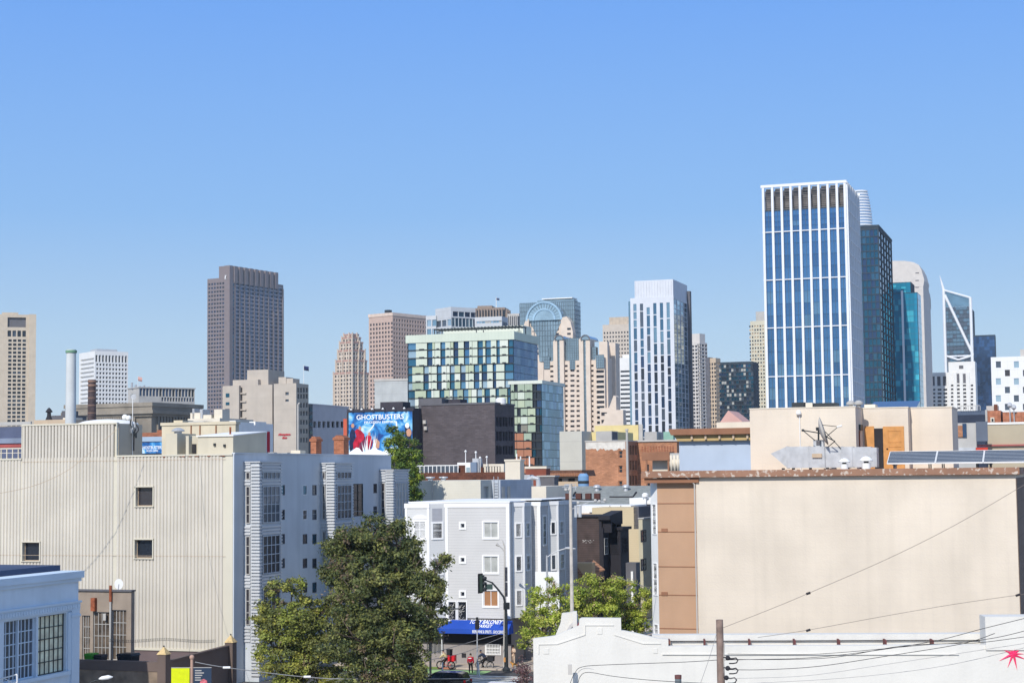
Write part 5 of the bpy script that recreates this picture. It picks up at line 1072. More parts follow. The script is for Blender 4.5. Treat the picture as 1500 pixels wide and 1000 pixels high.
# ================= grey apartment house with the corner market
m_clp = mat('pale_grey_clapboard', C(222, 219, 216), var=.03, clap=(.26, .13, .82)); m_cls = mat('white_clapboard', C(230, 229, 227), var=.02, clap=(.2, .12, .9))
m_mkt = mat('grey_market_wall', C(166, 158, 154), var=.06, streak=.15, vclap=(.3, .1, .9)); m_blu = mat('blue_awning_canvas', C(36, 84, 190), var=.08, rough=.7)
f = FV; H = f.f(745, 736)[1]; z2 = f.f(700, 905)[1]; xL = f.f(600.5, 800)[0]
e = Th('apartment_house', 'pale grey clapboard apartment house with white trim above the corner market', 'house', (PV.x, PV.y, 0)); ap = e
F_ = lambda x0, y0, x1, y1, y=0: f.fr(x0, y0, x1, y1, y)
xb0, xb1 = f.f(600.5, 780)[0]+.2, f.f(652, 780)[0]
sl = [F_(708.5, 764.5, 729.5, 787.5), F_(708.5, 814.5, 729.5, 838.5), F_(708.5, 864.5, 729.5, 887.5)]
sq = [F_(675, 766.5, 680.5, 772.5), F_(675, 816.5, 680.5, 822.5), F_(675, 866.5, 680.5, 872.5)]
gr = [F_(657, 881, 667.5, 907.5), F_(671, 881, 683, 907.5)]
q = MB(); Wd, Dd = 0, 16.5
q.face(f, 'f', 0, xL, Wd, z2, H, sl+sq+gr, .14); q.add([f.w(xL, 0, H), f.w(Wd, 0, H), f.w(Wd, Dd, H), f.w(xL, Dd, H)], [(0, 1, 2, 3)]); q.add([f.w(xL, Dd, z2), f.w(Wd, Dd, z2), f.w(Wd, Dd, H), f.w(xL, Dd, H)], [(0, 3, 2, 1)]); q.add([f.w(xL, 0, z2), f.w(xL, Dd, z2), f.w(xL, Dd, H), f.w(xL, 0, H)], [(0, 3, 2, 1)])
q.face(f, 's', Wd, 0, Dd, z2, H, (), .1)
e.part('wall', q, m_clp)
for r in sl: e.sash(f, 'f', 0, r, .1, g_blind if r is not sl[2] else mat('amber_curtain', C(180, 130, 90)), m_trim, 2, 1, .07, trim=.14)
for r in sq: e.sash(f, 'f', 0, r, .1, g_dark, m_trim, 1, 1, .03, trim=.18)
for k, r in enumerate(gr):
    w_ = e.sash(f, 'f', 0, r, .12, g_dark, m_trim, 1, 1, .04, trim=.1); q = MB(); rnd = random.Random(k)
    for i in range(34):
        a = rnd.uniform(r[0], r[1]-.25); zz = rnd.uniform(r[2]+.1, r[3]-.3); q.tube([f.w(a, -.03, zz), f.w(a+rnd.uniform(.05, .25), -.04, zz+rnd.uniform(-.05, .28))], .02, 4)
    e.part('iron_grille', q, m_grey)
q = MB(); t = .16
q.box(f, xL-.05, Wd+.06, -.07, 0, H-.42, H+.02); q.box(f, Wd-.28, Wd+.03, -.06, 0, z2, H-.42); q.box(f, xb1+.03, xb1+.3, -.05, 0, z2, H-.42); q.box(f, xL-.1, Wd+.12, -.12, Dd+.1, H+.02, H+.14); q.box(f, Wd, Wd+.05, 0, .35, z2, H-.02)
e.part('corner_trim', q, m_trim)
# left angled bay
q = MB(); bo = -1.1; pts = [(xb0-.2, 0), (xb0-.2, bo), (f.f(629, 780, bo)[0], bo), (xb1, 0)]; q.plan(f, pts, z2, H-.05); e.part('bay', q, m_cls)
q = MB(); x29 = pts[2][0]
for x in (xb0-.2, x29-.18): q.box(f, x-.04, x+.2, bo-.05, bo, z2, H-.4)
q.box(f, xb0-.3, x29+.05, bo-.08, bo, H-.45, H); e.part('bay_trim', q, m_trim)
for (y0, y1) in ((762, 789), (815, 842), (866, 893)):
    r = f.fr(606.5, y0, 624.5, y1, bo); w_ = e.sash(f, 'f', bo, r, .0, g_grey, m_trim, 2, 2, .1, trim=.12)
    if y0 == 762:
        q = MB(); cxx, cz = (r[0]+r[1])/2, r[3]+.12; q.prism(f, [(cxx+.75*math.cos(math.pi*i/12), cz+.38*math.sin(math.pi*i/12)) for i in range(13)], bo-.1, bo-.0); e.part('window_hood', q, m_trim)
dv = Vector((xb1-x29, -bo)); ln = dv.length; fd = Fr(tuple(f.w(x29, bo, 0))[:2], f.a+math.atan2(-bo, xb1-x29))
for (py0, py1) in ((765, 788), (816, 840), (867, 890)):
    za, zc = f.f(640, py1)[1], f.f(640, py0)[1]; e.sash(fd, 'f', 0, (.28, ln-.28, za, zc), .0, g_dark2, m_trim, 1, 2, .07, trim=.1)
q = MB(); za, zc = f.f(640, 763)[1], f.f(640, 744)[1]; q.box(fd, .3, ln-.3, -.02, 0, za, zc); e.part('louvre_panel', q, mat('grey_louvre', C(190, 190, 196), clap=(.12, .3, .7)))
# right side: two angled bays and a step
def sidebay(px0, px1, px2, x, pw, ph):
    y0 = f.hit(px0, 800, 0, x).y; out = 1.0
    d = ray(px1, 800); 
    yb_ = y0+.75; xo = f.hit(px1, 800, 1, yb_).x; y2 = f.hit(px2, 800, 0, xo).y
    q = MB(); q.plan(f, [(x-.1, y0), (x, y0), (xo, yb_), (xo, y2), (x, y2+.5), (x-.1, y2+.5)], z2, H-.03); e.part('bay', q, m_cls)
    L_ = math.hypot(xo-x, yb_-y0); fa = Fr(tuple(f.w(x, y0, 0))[:2], f.a+math.atan2(yb_-y0, xo-x)); T = MB()
    T.box(fa, -.02, .12, -.05, 0, z2, H-.3); T.box(fa, L_-.14, L_+.02, -.05, 0, z2, H-.3); T.box(fa, -.05, L_+.05, -.07, 0, H-.38, H)
    T.box(f, xo, xo+.05, yb_, yb_+.16, z2, H-.3); T.box(f, xo, xo+.07, yb_, y2, H-.38, H-.001); T.box(f, xo, xo+.05, y2-.16, y2, z2, H-.3); e.part('bay_trim', T, m_trim)
    for k, (a, c) in enumerate(ph):
        za, zc = fa.hit((px0+px1)/2, c, 1, 0).z, fa.hit((px0+px1)/2, a, 1, 0).z
        if L_ > .8: e.sash(fa, 'f', 0, (.3, L_-.3, za, zc), .0, g_grey if k < 2 else g_dark2, m_trim, 1, 1, .06, trim=.08)
        e.sash(f, 's', xo, (yb_+.5, max(yb_+1.1, y2-.5), za, zc), .0, g_blue2 if k < 2 else g_grey, m_trim, 1, 2, .06, trim=.08)
    return xo, y2
xo, y2 = sidebay(751, 768, 778, 0, 0, ((766, 786), (814, 836), (864, 886)))
# stepped block
ys = f.hit(779, 800, 1, y2).y; xs_ = f.hit(792, 800, 1, y2+.55).x; ys = y2+.55
q = MB(); YE = 16.6; q.box(f, -.2, xs_, ys, YE, z2, H-.02); e.part('rear_block', q, m_clp)
q = MB(); q.box(f, xs_-.3, xs_+.02, ys-.06, ys, z2, H-.3); q.box(f, .0, xs_+.06, ys-.08, ys, H-.42, H); q.box(f, xs_, xs_+.06, ys, YE, H-.42, H+.001); q.box(f, -.3, xs_+.12, ys+.1, YE+.1, H+.15, H+.22); e.part('corner_trim', q, m_trim)
for (a, c) in ((755, 798),): r = f.sr(795, a, 799.5, c, xs_); e.sash(f, 's', xs_, r, .0, g_blue2, m_trim, 1, 4, .06, trim=.1)
xo2, y22 = sidebay(803, 818, 828, xs_, 0, ((764, 782), (812, 834), (862, 880)))
# ground floor: market
q = MB(); wnd = F_(711.5, 929, 731.5, 957); vent = F_(675.5, 956.5, 682, 963); gate = F_(624, 924, 649, 956)
q.face(f, 'f', .15, xL, 0, .1, z2, [wnd, vent, gate], .2); q.face(f, 's', -.05, .15, Dd, .1, z2, (), .1); q.add([f.w(xL, .15, .1), f.w(xL, Dd, .1), f.w(xL, Dd, z2), f.w(xL, .15, z2)], [(0, 3, 2, 1)])
q.box(f, 0, xs_-.1, ys, YE, .1, z2-.001); e.part('market_wall', q, m_mkt)
w_ = e.sash(f, 'f', .15, wnd, .12, g_blind, m_trim, 1, 1, .08, trim=.1); q = MB()
for i in range(9): x = wnd[0]+(wnd[1]-wnd[0])*(i+.5)/9; q.box(f, x-.025, x+.025, .0, .04, wnd[2], wnd[3])
for zz in (.15, .3, .5, .95): z = wnd[2]+(wnd[3]-wnd[2])*zz; q.box(f, wnd[0], wnd[1], -.01, -.0, z-.03, z+.03)
e.part('window_bars', q, m_trim); e.win(f, 'f', .15, [vent], .1, [m_black], name='wall_vent'); e.win(f, 'f', .15, [gate], .2, [g_dark], name='door_opening'); q = MB()
for i in range(13): x = gate[0]+(gate[1]-gate[0])*(i+.5)/13; q.box(f, x-.02, x+.02, .1, .14, gate[2], gate[3])
e.part('gate_bars', q, m_ann)
q = MB(); zf = f.f(700, 930)[1]; q.box(f, xL, .05, -.08, .14, zf-1.05+.3, zf+.4); e.part('fascia', q, m_black); e.done()
# awning
aw = F_(643, 908.5, 745, 927.5, -1.1); e = Th('awning', 'bright blue canvas awning with white lettering over the market front', 'awning', f.w((aw[0]+aw[1])/2, -.5, aw[2])); zt = f.f(700, 908, 0)[1]+.02
za = f.f(700, 921, -1.5)[1]; zb2 = f.f(700, 928, -1.5)[1]; x0, x1 = f.f(641, 925, -1.5)[0], .35
q = MB(); w = f.w
q.add([w(x0+.9, -.07, zt), w(x1-.1, -.07, zt), w(x1, -1.5, za), w(x0, -1.5, za), w(x1, -1.5, zb2), w(x0, -1.5, zb2), w(x0, -.07, zb2), w(x1, -.07, zb2), w(x0, -.07, za)],
      [(0, 3, 2, 1), (3, 5, 4, 2), (0, 8, 3), (8, 6, 5, 3), (1, 2, 4, 7)]); e.part('canopy', q, m_blu)
q = MB(); 
for i in range(7): x = x0+.2+(x1-x0-.4)*i/6; q.tube([w(x, -.08, zb2+.1), w(x, -1.45, zb2+.05)], .03, 6)
e.part('awning_frame', q, m_dmetal)
sl_ = math.atan2(zt-za, 1.43); k = math.cos(sl_)
def atext(s, px0, px1, py0, py1, front=False):
    if front: r = f.fr(px0, py0, px1, py1, -1.5); return text(s, f, 'f', -1.52, r, m_pw, e.e, e.e, ext=.01)
    r = f.fr(px0, py0, px1, py1, -.8); o = text(s, f, 'f', 0, r, m_pw, e.e, e.e, ext=0.0); off = e.e.location
    for v in o.data.vertices:
        P = v.co+off; z = P.z; tt = (zt-z)/(zt-za); P = P - f.ey*(P-f.o).dot(f.ey) + f.ey*(-.07-1.43*tt-.03); P.z = z+.02; v.co = P-off
atext("TONY BALONEY'S", 686, 737, 908.8, 913.2); atext('MARKET', 700, 722, 914.6, 918); atext('BEER WINE & SPIRITS . GROCERIES', 692, 738, 923, 926.6, True)

# ================= behind it on the right: dark house, tan house, parapet
f = Fr(tuple(at(828, 800, 186))[:2], GA)
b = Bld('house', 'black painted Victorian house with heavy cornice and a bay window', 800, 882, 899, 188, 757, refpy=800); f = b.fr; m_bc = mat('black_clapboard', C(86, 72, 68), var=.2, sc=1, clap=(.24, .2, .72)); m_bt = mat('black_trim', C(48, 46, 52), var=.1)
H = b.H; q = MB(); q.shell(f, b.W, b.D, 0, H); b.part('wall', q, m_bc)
q = MB(); q.sprism(f, [(-.3, H-.3), (-.3, H+.15), (b.D+.3, H+.6), (b.D+.3, H-.9), (b.D*.5, H-.9)], b.W-.3, b.W+1.0); 
for i in range(3): y = .3+i*(b.D-.9)/2; q.box(f, b.W, b.W+1.0, y, y+.35, H-1.7, H-.3)
q.box(f, 0, b.W, -.2, b.D, H+.003, H+.2); b.part('cornice', q, m_bt)
q = MB(); q.box(f, b.W, b.W+.15, -.05, b.D, 0, H-1.2); q.box(f, b.W-.3, b.W, -.06, 0, 0, H-.3); b.part('side_cladding', q, m_bt)
yb0, yb1 = f.s(905, 800, b.W)[0]-5, b.D+1; xo = b.W+1.5; q = MB(); zt_ = f.f(900, 776, 2)[1]; q.box(f, b.W+.1, b.W+1.5, 2.2, yb1, 2, zt_); b.part('bay', q, m_bt); q = MB(); q.box(f, b.W+.1, b.W+1.8, 2.0, yb1+.2, zt_+.002, zt_+.3); b.part('bay_cornice', q, m_bt)
za, zc = f.f(890, 811, 2)[1], f.f(890, 787, 2)[1]
b.sash(f, 's', b.W+.15, (.25, 1.7, za, zc), .0, g_dark2, m_ann, 2, 2, .08); b.sash(f, 'f', 2.2, (b.W+.35, b.W+1.3, za, zc), .0, g_grey, m_bt, 1, 2, .08); b.sash(f, 's', xo, (3, yb1-.8, za, zc), .0, g_navy, m_bt, 3, 2, .1)
b.sash(f, 's', b.W+.15, (.3, 1.6, 3, 5), .0, g_dark, m_bt, 2, 1, .08)
# worn paint patches
q = MB(); rnd = random.Random(9)
for i in range(14): x, z = f.f(853+rnd.random()*18, 791+rnd.random()*5); q.box(f, x, x+rnd.uniform(.05, .2), -.012, 0, z, z+rnd.uniform(.02, .09))
b.part('worn_paint', q, m_ann); b.done()
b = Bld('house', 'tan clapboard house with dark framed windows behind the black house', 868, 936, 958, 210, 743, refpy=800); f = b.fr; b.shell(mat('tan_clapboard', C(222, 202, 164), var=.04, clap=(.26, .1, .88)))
q = MB(); x = b.W; r = b.S(937, 758, 950, 868); q.box(f, x, x+.5, r[0], r[1]+.6, 0, r[3]); b.part('side_bay', q, mat('dark_tan_stucco', C(206, 196, 168), var=.05))
for (y0, y1) in ((775, 794), (817, 836)): rr_ = f.sr(939, y0, 946, y1, x+.5); b.sash(f, 's', x+.5, rr_, .0, g_grey, m_dmetal, 2, 2, .14)
q = MB(); q.box(f, x-.05, x+.7, r[0]-.1, r[1]+.8, r[3]+.003, r[3]+.15); b.part('side_bay_roof', q, m_ann)
q = MB(); q.box(f, x-.6, x+.05, .0, b.D, b.H-2.6, b.H+.1); b.part('dark_parapet', q, m_dgrey); b.done()
b = Bld('building', 'long white roof parapet with a salmon band behind the black house', 826, 924, None, 216, 740, D=8, refpy=745); b.shell(m_white); r = b.F(826, 751, 924, 760); b.box('salmon_band', mat('salmon_paint', C(232, 206, 180)), r[0], r[1], -.08, -.001, r[2]-8, r[3]); q = MB(); x0 = b.F(826, 750, 864, 752); q.box(b.fr, x0[1], b.W, -.16, -.0, r[3]-.0, r[3]+.12); b.part('gutter', q, m_dgrey)
for px in (894, 910): x, z = b.fr.f(px, 750); q = MB(); q.tube([b.fr.w(x, -.25, z-.2), b.fr.w(x, -.25, z+.9)], .07, 6); b.part('vent_pipe', q, m_ann)
b.done()
b = Bld('building', 'grey pent roof and white vent pipe beside the tall beige building', 925, 965, None, 224, 738, D=8, refpy=745); b.shell(m_dgrey); b.cap(m_white, .8, .2)
x, z = b.fr.f(946.5, 727, 0); c = b.fr.w(x, -.5, 0); q = MB(); q.tube([(c.x, c.y, 10), (c.x, c.y, z)], .16, 8); q.lathe(c, [(.2, z-.2), (.42, z), (.42, z+.3), (.2, z+.5)], 12); b.part('vent_pipe', q, m_white); b.done()
b = Bld('house', 'low peach wall with an orange striped shed roof beside the grey apartments', 826, 868, 872, 176, 824, refpy=840); f = b.fr; b.shell(mat('peach_stucco', C(240, 206, 160), var=.04))
m_ost = mat('striped_roof_boards', C(190, 140, 108), var=.2, clap=(.25, .3, .6))
a_ = [f.w(*(lambda t: (t[0], y, t[1]))(f.f(px, py, y))) for px, py, y in ((840, 829, -.3), (868, 820, 3), (886, 835, 3), (852, 845, -.3))]
q = MB(); up = Vector((0, 0, .12)); q.add(a_+[v+up for v in a_], [(0, 3, 2, 1), (4, 5, 6, 7), (0, 1, 5, 4), (1, 2, 6, 5), (2, 3, 7, 6), (3, 0, 4, 7)]); b.part('shed_roof', q, m_ost); b.done()
b = Bld('house', 'low dark grey house front with a white post right of the black house', 917, 932, 938, 186, 824, refpy=850); b.shell(m_dgrey); q = MB(); x, z = b.fr.f(926.5, 850, -.1); q.box(b.fr, x-.12, x+.12, -.3, -.05, 0, z+1); b.part('post', q, m_white); b.done()
b = Bld('sign_board', 'blank white board standing beside the grey apartment bays', 784, 819, None, 158, 837, D=.2, cat='sign', refpy=850); q = MB(); q.box(b.fr, 0, b.W, 0, .15, 5, b.H); b.part('board', q, m_white); q = MB(); q.box(b.fr, .3, .45, .16, .3, 0, b.H-.5); q.box(b.fr, b.W-.45, b.W-.3, .16, .3, 0, b.H-.5); b.part('post', q, m_grey)

# ================= tall beige building on the right
b = Bld('apartment_building', 'tall blank beige stucco building with a brown recessed strip and peeling brown cornice', 962, 1491, None, 145, 696, D=26, refpy=800); f = b.fr; W = b.W
H = f.f(1250, 697)[1]; b.H = H; xr = f.f(1021, 800)[0]; q = MB()
q.face(f, 'f', 0, xr, W, 0, H, (), .1); q.face(f, 's', W, 0, 26, 0, H, [grid(3, 24, 1, H-1, 6, 5, .4, .5)[i] for i in range(30)], .2); w = f.w
q.add([w(0, 26, 0), w(W, 26, 0), w(W, 26, H), w(0, 26, H)], [(0, 3, 2, 1)]); q.add([w(0, 0.5, 0), w(0, 26, 0), w(0, 26, H), w(0, .5, H)], [(0, 3, 2, 1)]); q.add([w(0, 0, H), w(W, 0, H), w(W, 26, H), w(0, 26, H)], [(0, 1, 2, 3)]); q.add([w(xr, 0, 0), w(xr, .8, 0), w(xr, .8, H), w(xr, 0, H)], [(0, 3, 2, 1)])
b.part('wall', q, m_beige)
m_cop = mat('copper_stucco', C(202, 162, 130), var=.05, streak=.1); q = MB(); q.box(f, 0, xr, .5, 1.2, 0, H-.4); b.part('recessed_strip', q, m_cop)
q = MB()
for py in (737, 778.5, 829.5, 871, 920): z = f.f(990, py, .5)[1]; q.box(f, 0, xr, .46, .5, z-.035, z+.035)
b.part('floor_joint', q, m_brown)
for py in (773.5, 866.5): r = f.fr(969, py, 978, py+5, .5); q = MB(); q.box(f, r[0], r[1], .42, .5, r[2], r[3]); v_ = b.part('wall_vent', q, m_brown)
q = MB(); q.plan(f, [(-.9, 3), (-.9, 1.6), (0, .52), (0, 3)], 0, H-.2); b.part('bay', q, m_white)
fb = Fr(tuple(w(-.9, 1.6, 0))[:2], f.a-math.atan2(1.08, .9))
for (y0, y1) in ((738, 783), (825, 873), (915, 930)): za, zc = f.f(958, y1)[1], f.f(958, y0)[1]; b.sash(fb, 'f', 0, (.35, 1.2, za, zc), .0, g_grey, m_trim, 1, 2, .07)
# corner pipe and cornice
q = MB(); q.tube([w(xr-.1, -.1, 0), w(xr-.1, -.1, H-.6), w(xr-.5, -.1, H-.2), w(xr-.7, -.3, H)], .07, 8); b.part('drain_pipe', q, m_grey)
zc0, zc1 = f.f(1250, 696.5, -.5)[1], f.f(1250, 686.5, -.5)[1]
m_peel = mat('peeling_brown_paint', C(170, 128, 104), var=.12, stain=(C(214, 196, 180), 2.4, .56), streak=.3)
q = MB(); q.box(f, -1.2, W+.35, -.5, 0, zc0, zc1); q.box(f, -1.2, W+.35, 0, 26, H+.003, zc1-.01); b.part('cornice', q, m_peel)
q = MB(); q.box(f, -1.0, xr+.3, -.2, .45, H-.45, H-.02); b.part('soffit', q, m_brown)
q = MB(); rnd = random.Random(12)
for i in range(8): y = 3+i*2.8; z = 0; q.box(f, W, W+.03, y, y+.05, 0, H-.1)
q2 = MB(); q2.box(f, W, W+.06, 0, 26, 0, H-.3); b.part('side_cladding', q2, mat('brown_boards', C(134, 112, 96), var=.1, clap=(1.5, .04, .7))); b.done(); RB = b
# roof penthouses
zr = zc1; f0 = f
b = Bld('penthouse', 'beige rooftop penthouse in three stepped blocks with an orange door', 1099, 1254, 1264, 157, 596, refpy=640); f = b.fr; Dp = b.D; H = b.H
q = MB(); q.box(f, 0, b.W, 0, 14, 16, H); x2 = f.f(1331, 640, Dp)[0]; q.box(f, b.W, x2, Dp, 14, 16, f.f(1300, 597.5, Dp)[1]); D3 = Dp+1.9; x3 = f.f(1395.5, 640, D3)[0]; q.box(f, x2, x3, D3, 13.9, 16, f.f(1360, 597.5, D3)[1])
b.part('wall', q, m_beige); q = MB(); q.box(f, -.05, b.W+.05, -.05, 14, H+.003, H+.1); z = f.f(1300, 597.5, Dp)[1]; q.box(f, b.W+.06, x2+.05, Dp-.05, 14, z+.003, z+.1); q.box(f, x2+.06, x3+.05, D3-.05, 13.9, z+.0, z+.1); b.part('coping', q, m_cream)
r = f.fr(1281, 627, 1294.5, 684, Dp); q = MB(); q.box(f, r[0], r[1], Dp-.04, Dp-.01, zr, r[3]); b.part('door_opening', q, m_black)
r = f.fr(1295, 624, 1324, 684, Dp); q = MB(); y_ = Dp-.14; q.box(f, r[0], r[1], y_, Dp-.01, zr, r[3]); d_ = b.part('door', q, m_wood); q = MB()
for (a, c, s_, t_) in ((.28, .85, .62, .9), (.28, .85, .1, .52)): 
    x0, x1, z0, z1 = r[0]+(r[1]-r[0])*a*.9, r[0]+(r[1]-r[0])*c, zr+(r[3]-zr)*s_, zr+(r[3]-zr)*t_
    for bb in ((x0, x1, z0, z0+.05), (x0, x1, z1-.05, z1), (x0, x0+.05, z0, z1), (x1-.05, x1, z0, z1)): q.box(f, bb[0], bb[1], y_-.04, y_, bb[2], bb[3])
b.part('door_panel', q, m_wood, d_); q = MB(); x, z = f.f(1300, 657, Dp); q.box(f, x-.08, x+.08, y_-.1, y_, z-.05, z+.05); b.part('door_handle', q, m_black, d_)
r = f.fr(1268, 624, 1281, 684, Dp); q = MB(); q.box(f, r[0], r[1]-.05, Dp-.1, Dp-.01, zr, r[3]); b.part('door', q, m_wood)
q = MB(); r = f.sr(1258, 622, 1261, 630, b.W); q.box(f, b.W, b.W+.2, r[0], r[1], r[2], r[3]); b.part('meter_box', q, m_dmetal)
q = MB(); r = f.sr(1258.5, 631, 1260, 680, b.W); q.tube([f.w(b.W+.08, r[0]+.2, zr), f.w(b.W+.08, r[0]+.2, r[3])], .06, 6); b.part('conduit', q, m_rust)
x, z = f.f(1171, 604, -.1); q = MB(); q.tube([f.w(x, -.06, zr), f.w(x, -.06, z)], .05, 6); b.part('conduit', q, m_white); q = MB(); c = f.w(x-.05, -.25, 0); q.lathe(c, [(.12, z-.25), (.25, z-.15), (.22, z+.1), (.1, z+.22)], 12); b.part('floodlight', q, m_white)
for px, yt in ((1246, 583), (1257.5, 584)):
    x, z = f.f(px, yt, 2.5); c = f.w(x, 2.5, 0); q = MB(); q.lathe(c, [(.2, H), (.2, H+.3), (.42, H+.32), (.42, H+.5), (.2, H+.68), (.05, H+.72)], 16); b.part('roof_vent', q, m_ann)
for (x0, x1, yt, m_) in ((1160, 1180, 589, m_dmetal), (1176, 1190, 589.5, m_cream), (1192, 1225, 589.5, m_dmetal), (1266, 1282, 592, m_cream)):
    r = f.fr(x0, yt, x1, yt, 6); q = MB(); q.box(f, r[0], r[1], 6, 8, H-.2, r[3]); b.part('roof_unit', q, m_)
q = MB(); r = f.fr(1255, 587, 1345, 597, 10); q.sprism(f, [(7, f.f(1300, 597, 7)[1]-.2), (12, f.f(1300, 597, 7)[1]-.2), (12, r[3]+.1)], b.W+.3, r[1]); b.part('solar_array', q, g_navy); b.done()
# HVAC duct
f = Fr(tuple(at(1284, 670, 152))[:2], GA); f = Fr(tuple(f.w(0, 0, 0))[:2], GA); X = lambda px, py=670: f.f(px, py); e = Th('hvac_duct', 'large galvanised sheet metal duct tapering at its left end on the roof', 'duct', f.w(-4, 1, zr))
a, c_, d_, g_ = X(1128, 664), X(1152, 653.5), X(1152, 686), X(1144, 686); zl0 = zr+.15
q = MB(); q.prism(f, [(a[0], a[1]), (c_[0], zl0), (c_[0], X(1152, 653.5)[1])], .3, 1.2); e.part('duct_end', q, m_metal)
for k, (x0, x1, yt, dd_) in enumerate(((1152, 1184, 653.5, 0), (1184.4, 1208, 653.5, -.12), (1208.4, 1232, 654, .1), (1232.4, 1248, 654, 0), (1248.4, 1275, 654, .1), (1275.4, 1284, 655, -.05))):
    r = f.fr(x0, yt, x1, yt, 0); q = MB(); q.box(f, r[0], r[1], dd_, 1.5, zl0, r[3]); q.box(f, r[0]-.03, r[0]+.03, dd_-.04, 1.53, zl0-.03, r[3]+.04); e.part('duct_section', q, m_metal)
r = f.fr(1190, 664, 1204, 670, -.12); q = MB(); q.box(f, r[0], r[1], -.3, -.12, r[2], r[3]); e.part('access_hatch', q, m_tan)
for px in (1145, 1160, 1185, 1210, 1240, 1270): x, z = X(px); q = MB(); q.box(f, x-.05, x+.05, .2, 1.3, zr-.0, zl0); e.part('duct_stand', q, m_dmetal)
r = f.fr(1191.5, 644, 1206, 654, .2); e2 = Th('equipment_box', 'small square grey unit box on top of the metal duct', 'box', f.w((r[0]+r[1])/2, .6, r[2])); q = MB(); q.box(f, r[0], r[1], .2, 1.0, r[2]+.02, r[3]); e2.part('casing', q, m_metal)
q = MB(); xx = (r[0]+r[1])/2; q.box(f, xx-.18, xx+.18, .15, .2, r[2]+.12, r[3]-.08); e2.part('vent_panel', q, m_dgrey)
# roof cowls in front of the duct
def cowl(px, label, Y=149.5, s=1.0, grp='mushroom cowls on the beige roof'):
    c = at(px, 684, Y); e = Th('roof_cowl', label, 'roof vent', (c.x, c.y, zr), grp); q = MB(); z = zr; q.lathe(c, [(.34*s, z), (.34*s, z+.45*s)], 16); e.part('cowl_base', q, m_white)
    q = MB(); q.lathe(c, [(.2*s, z+.45*s), (.2*s, z+.6*s)], 16); e.part('cowl_throat', q, m_dmetal); q = MB(); q.lathe(c, [(.52*s, z+.6*s), (.55*s, z+.68*s), (.3*s, z+.92*s), (.1*s, z+1.0*s)], 16); e.part('cowl_hood', q, m_white)
cowl(1237, 'left white mushroom cowl in front of the duct', s=.95); cowl(1269, 'right white mushroom cowl in front of the duct', s=1.1); cowl(1311, 'low white roof vent by the orange door', s=.45, grp='mushroom cowls on the beige roof')
# satellite dish
e = Th('satellite_dish', 'grey satellite dish seen edge-on with a long tripod on the roof', 'satellite dish', tuple(at(1204, 655, 153))[:2]+(zr,)); cc = at(1204, 632, 153); nrm = Vector((.93, -.25, .28)).normalized(); a1 = nrm.orthogonal().normalized(); a2 = nrm.cross(a1)
q = MB(); R0 = 1.28; rings = [[cc + nrm*(.33*(r*r)-.16) + (a1*math.cos(g)+a2*math.sin(g))*r*R0 for g in [2*math.pi*j/28 for j in range(28)]] for r in (1, .8, .6, .4, .2, .02)]
q.tube_raw(rings); o = e.part('reflector', q, m_grey, smooth=True); sm = o.modifiers.new('s', 'SOLIDIFY'); sm.thickness = .04
hd = cc+nrm*1.5+Vector((0, 0, .0)); q = MB(); q.tube([cc+a1*.9, hd], .03, 6); q.tube([cc-a1*.9, hd], .03, 6); q.tube([cc-a2*.9, hd], .03, 6); e.part('feed_arm', q, m_dmetal); q = MB(); q.tube([hd-nrm*.1, hd+nrm*.35], .08, 8); e.part('feed_horn', q, m_white)
q = MB(); k1, k2, k3, k4 = at(1176, 630, 153), at(1223, 646, 152), at(1194, 645, 153), at(1232, 657, 153); bk = at(1199, 628, 153); q.tube([k1, at(1200, 634, 153), k2], .05, 6); q.tube([k1, k3], .04, 6); q.tube([k2, at(1212, 655, 153)], .04, 6); q.tube([cc+Vector((.3, 0, 0)), k4], .035, 6); q.tube([bk, at(1199, 645, 153)], .08, 8); e.part('support_frame', q, m_dmetal)
q = MB(); fr2 = Fr((k1.x, k1.y), 0); q.box(fr2, -.1, .1, -.1, .1, k1.z-.1, k1.z+.1); q.box(Fr((bk.x, bk.y), 0), -.22, .1, -.12, .12, bk.z-.15, bk.z+.15); e.part('counterweight', q, m_dmetal)
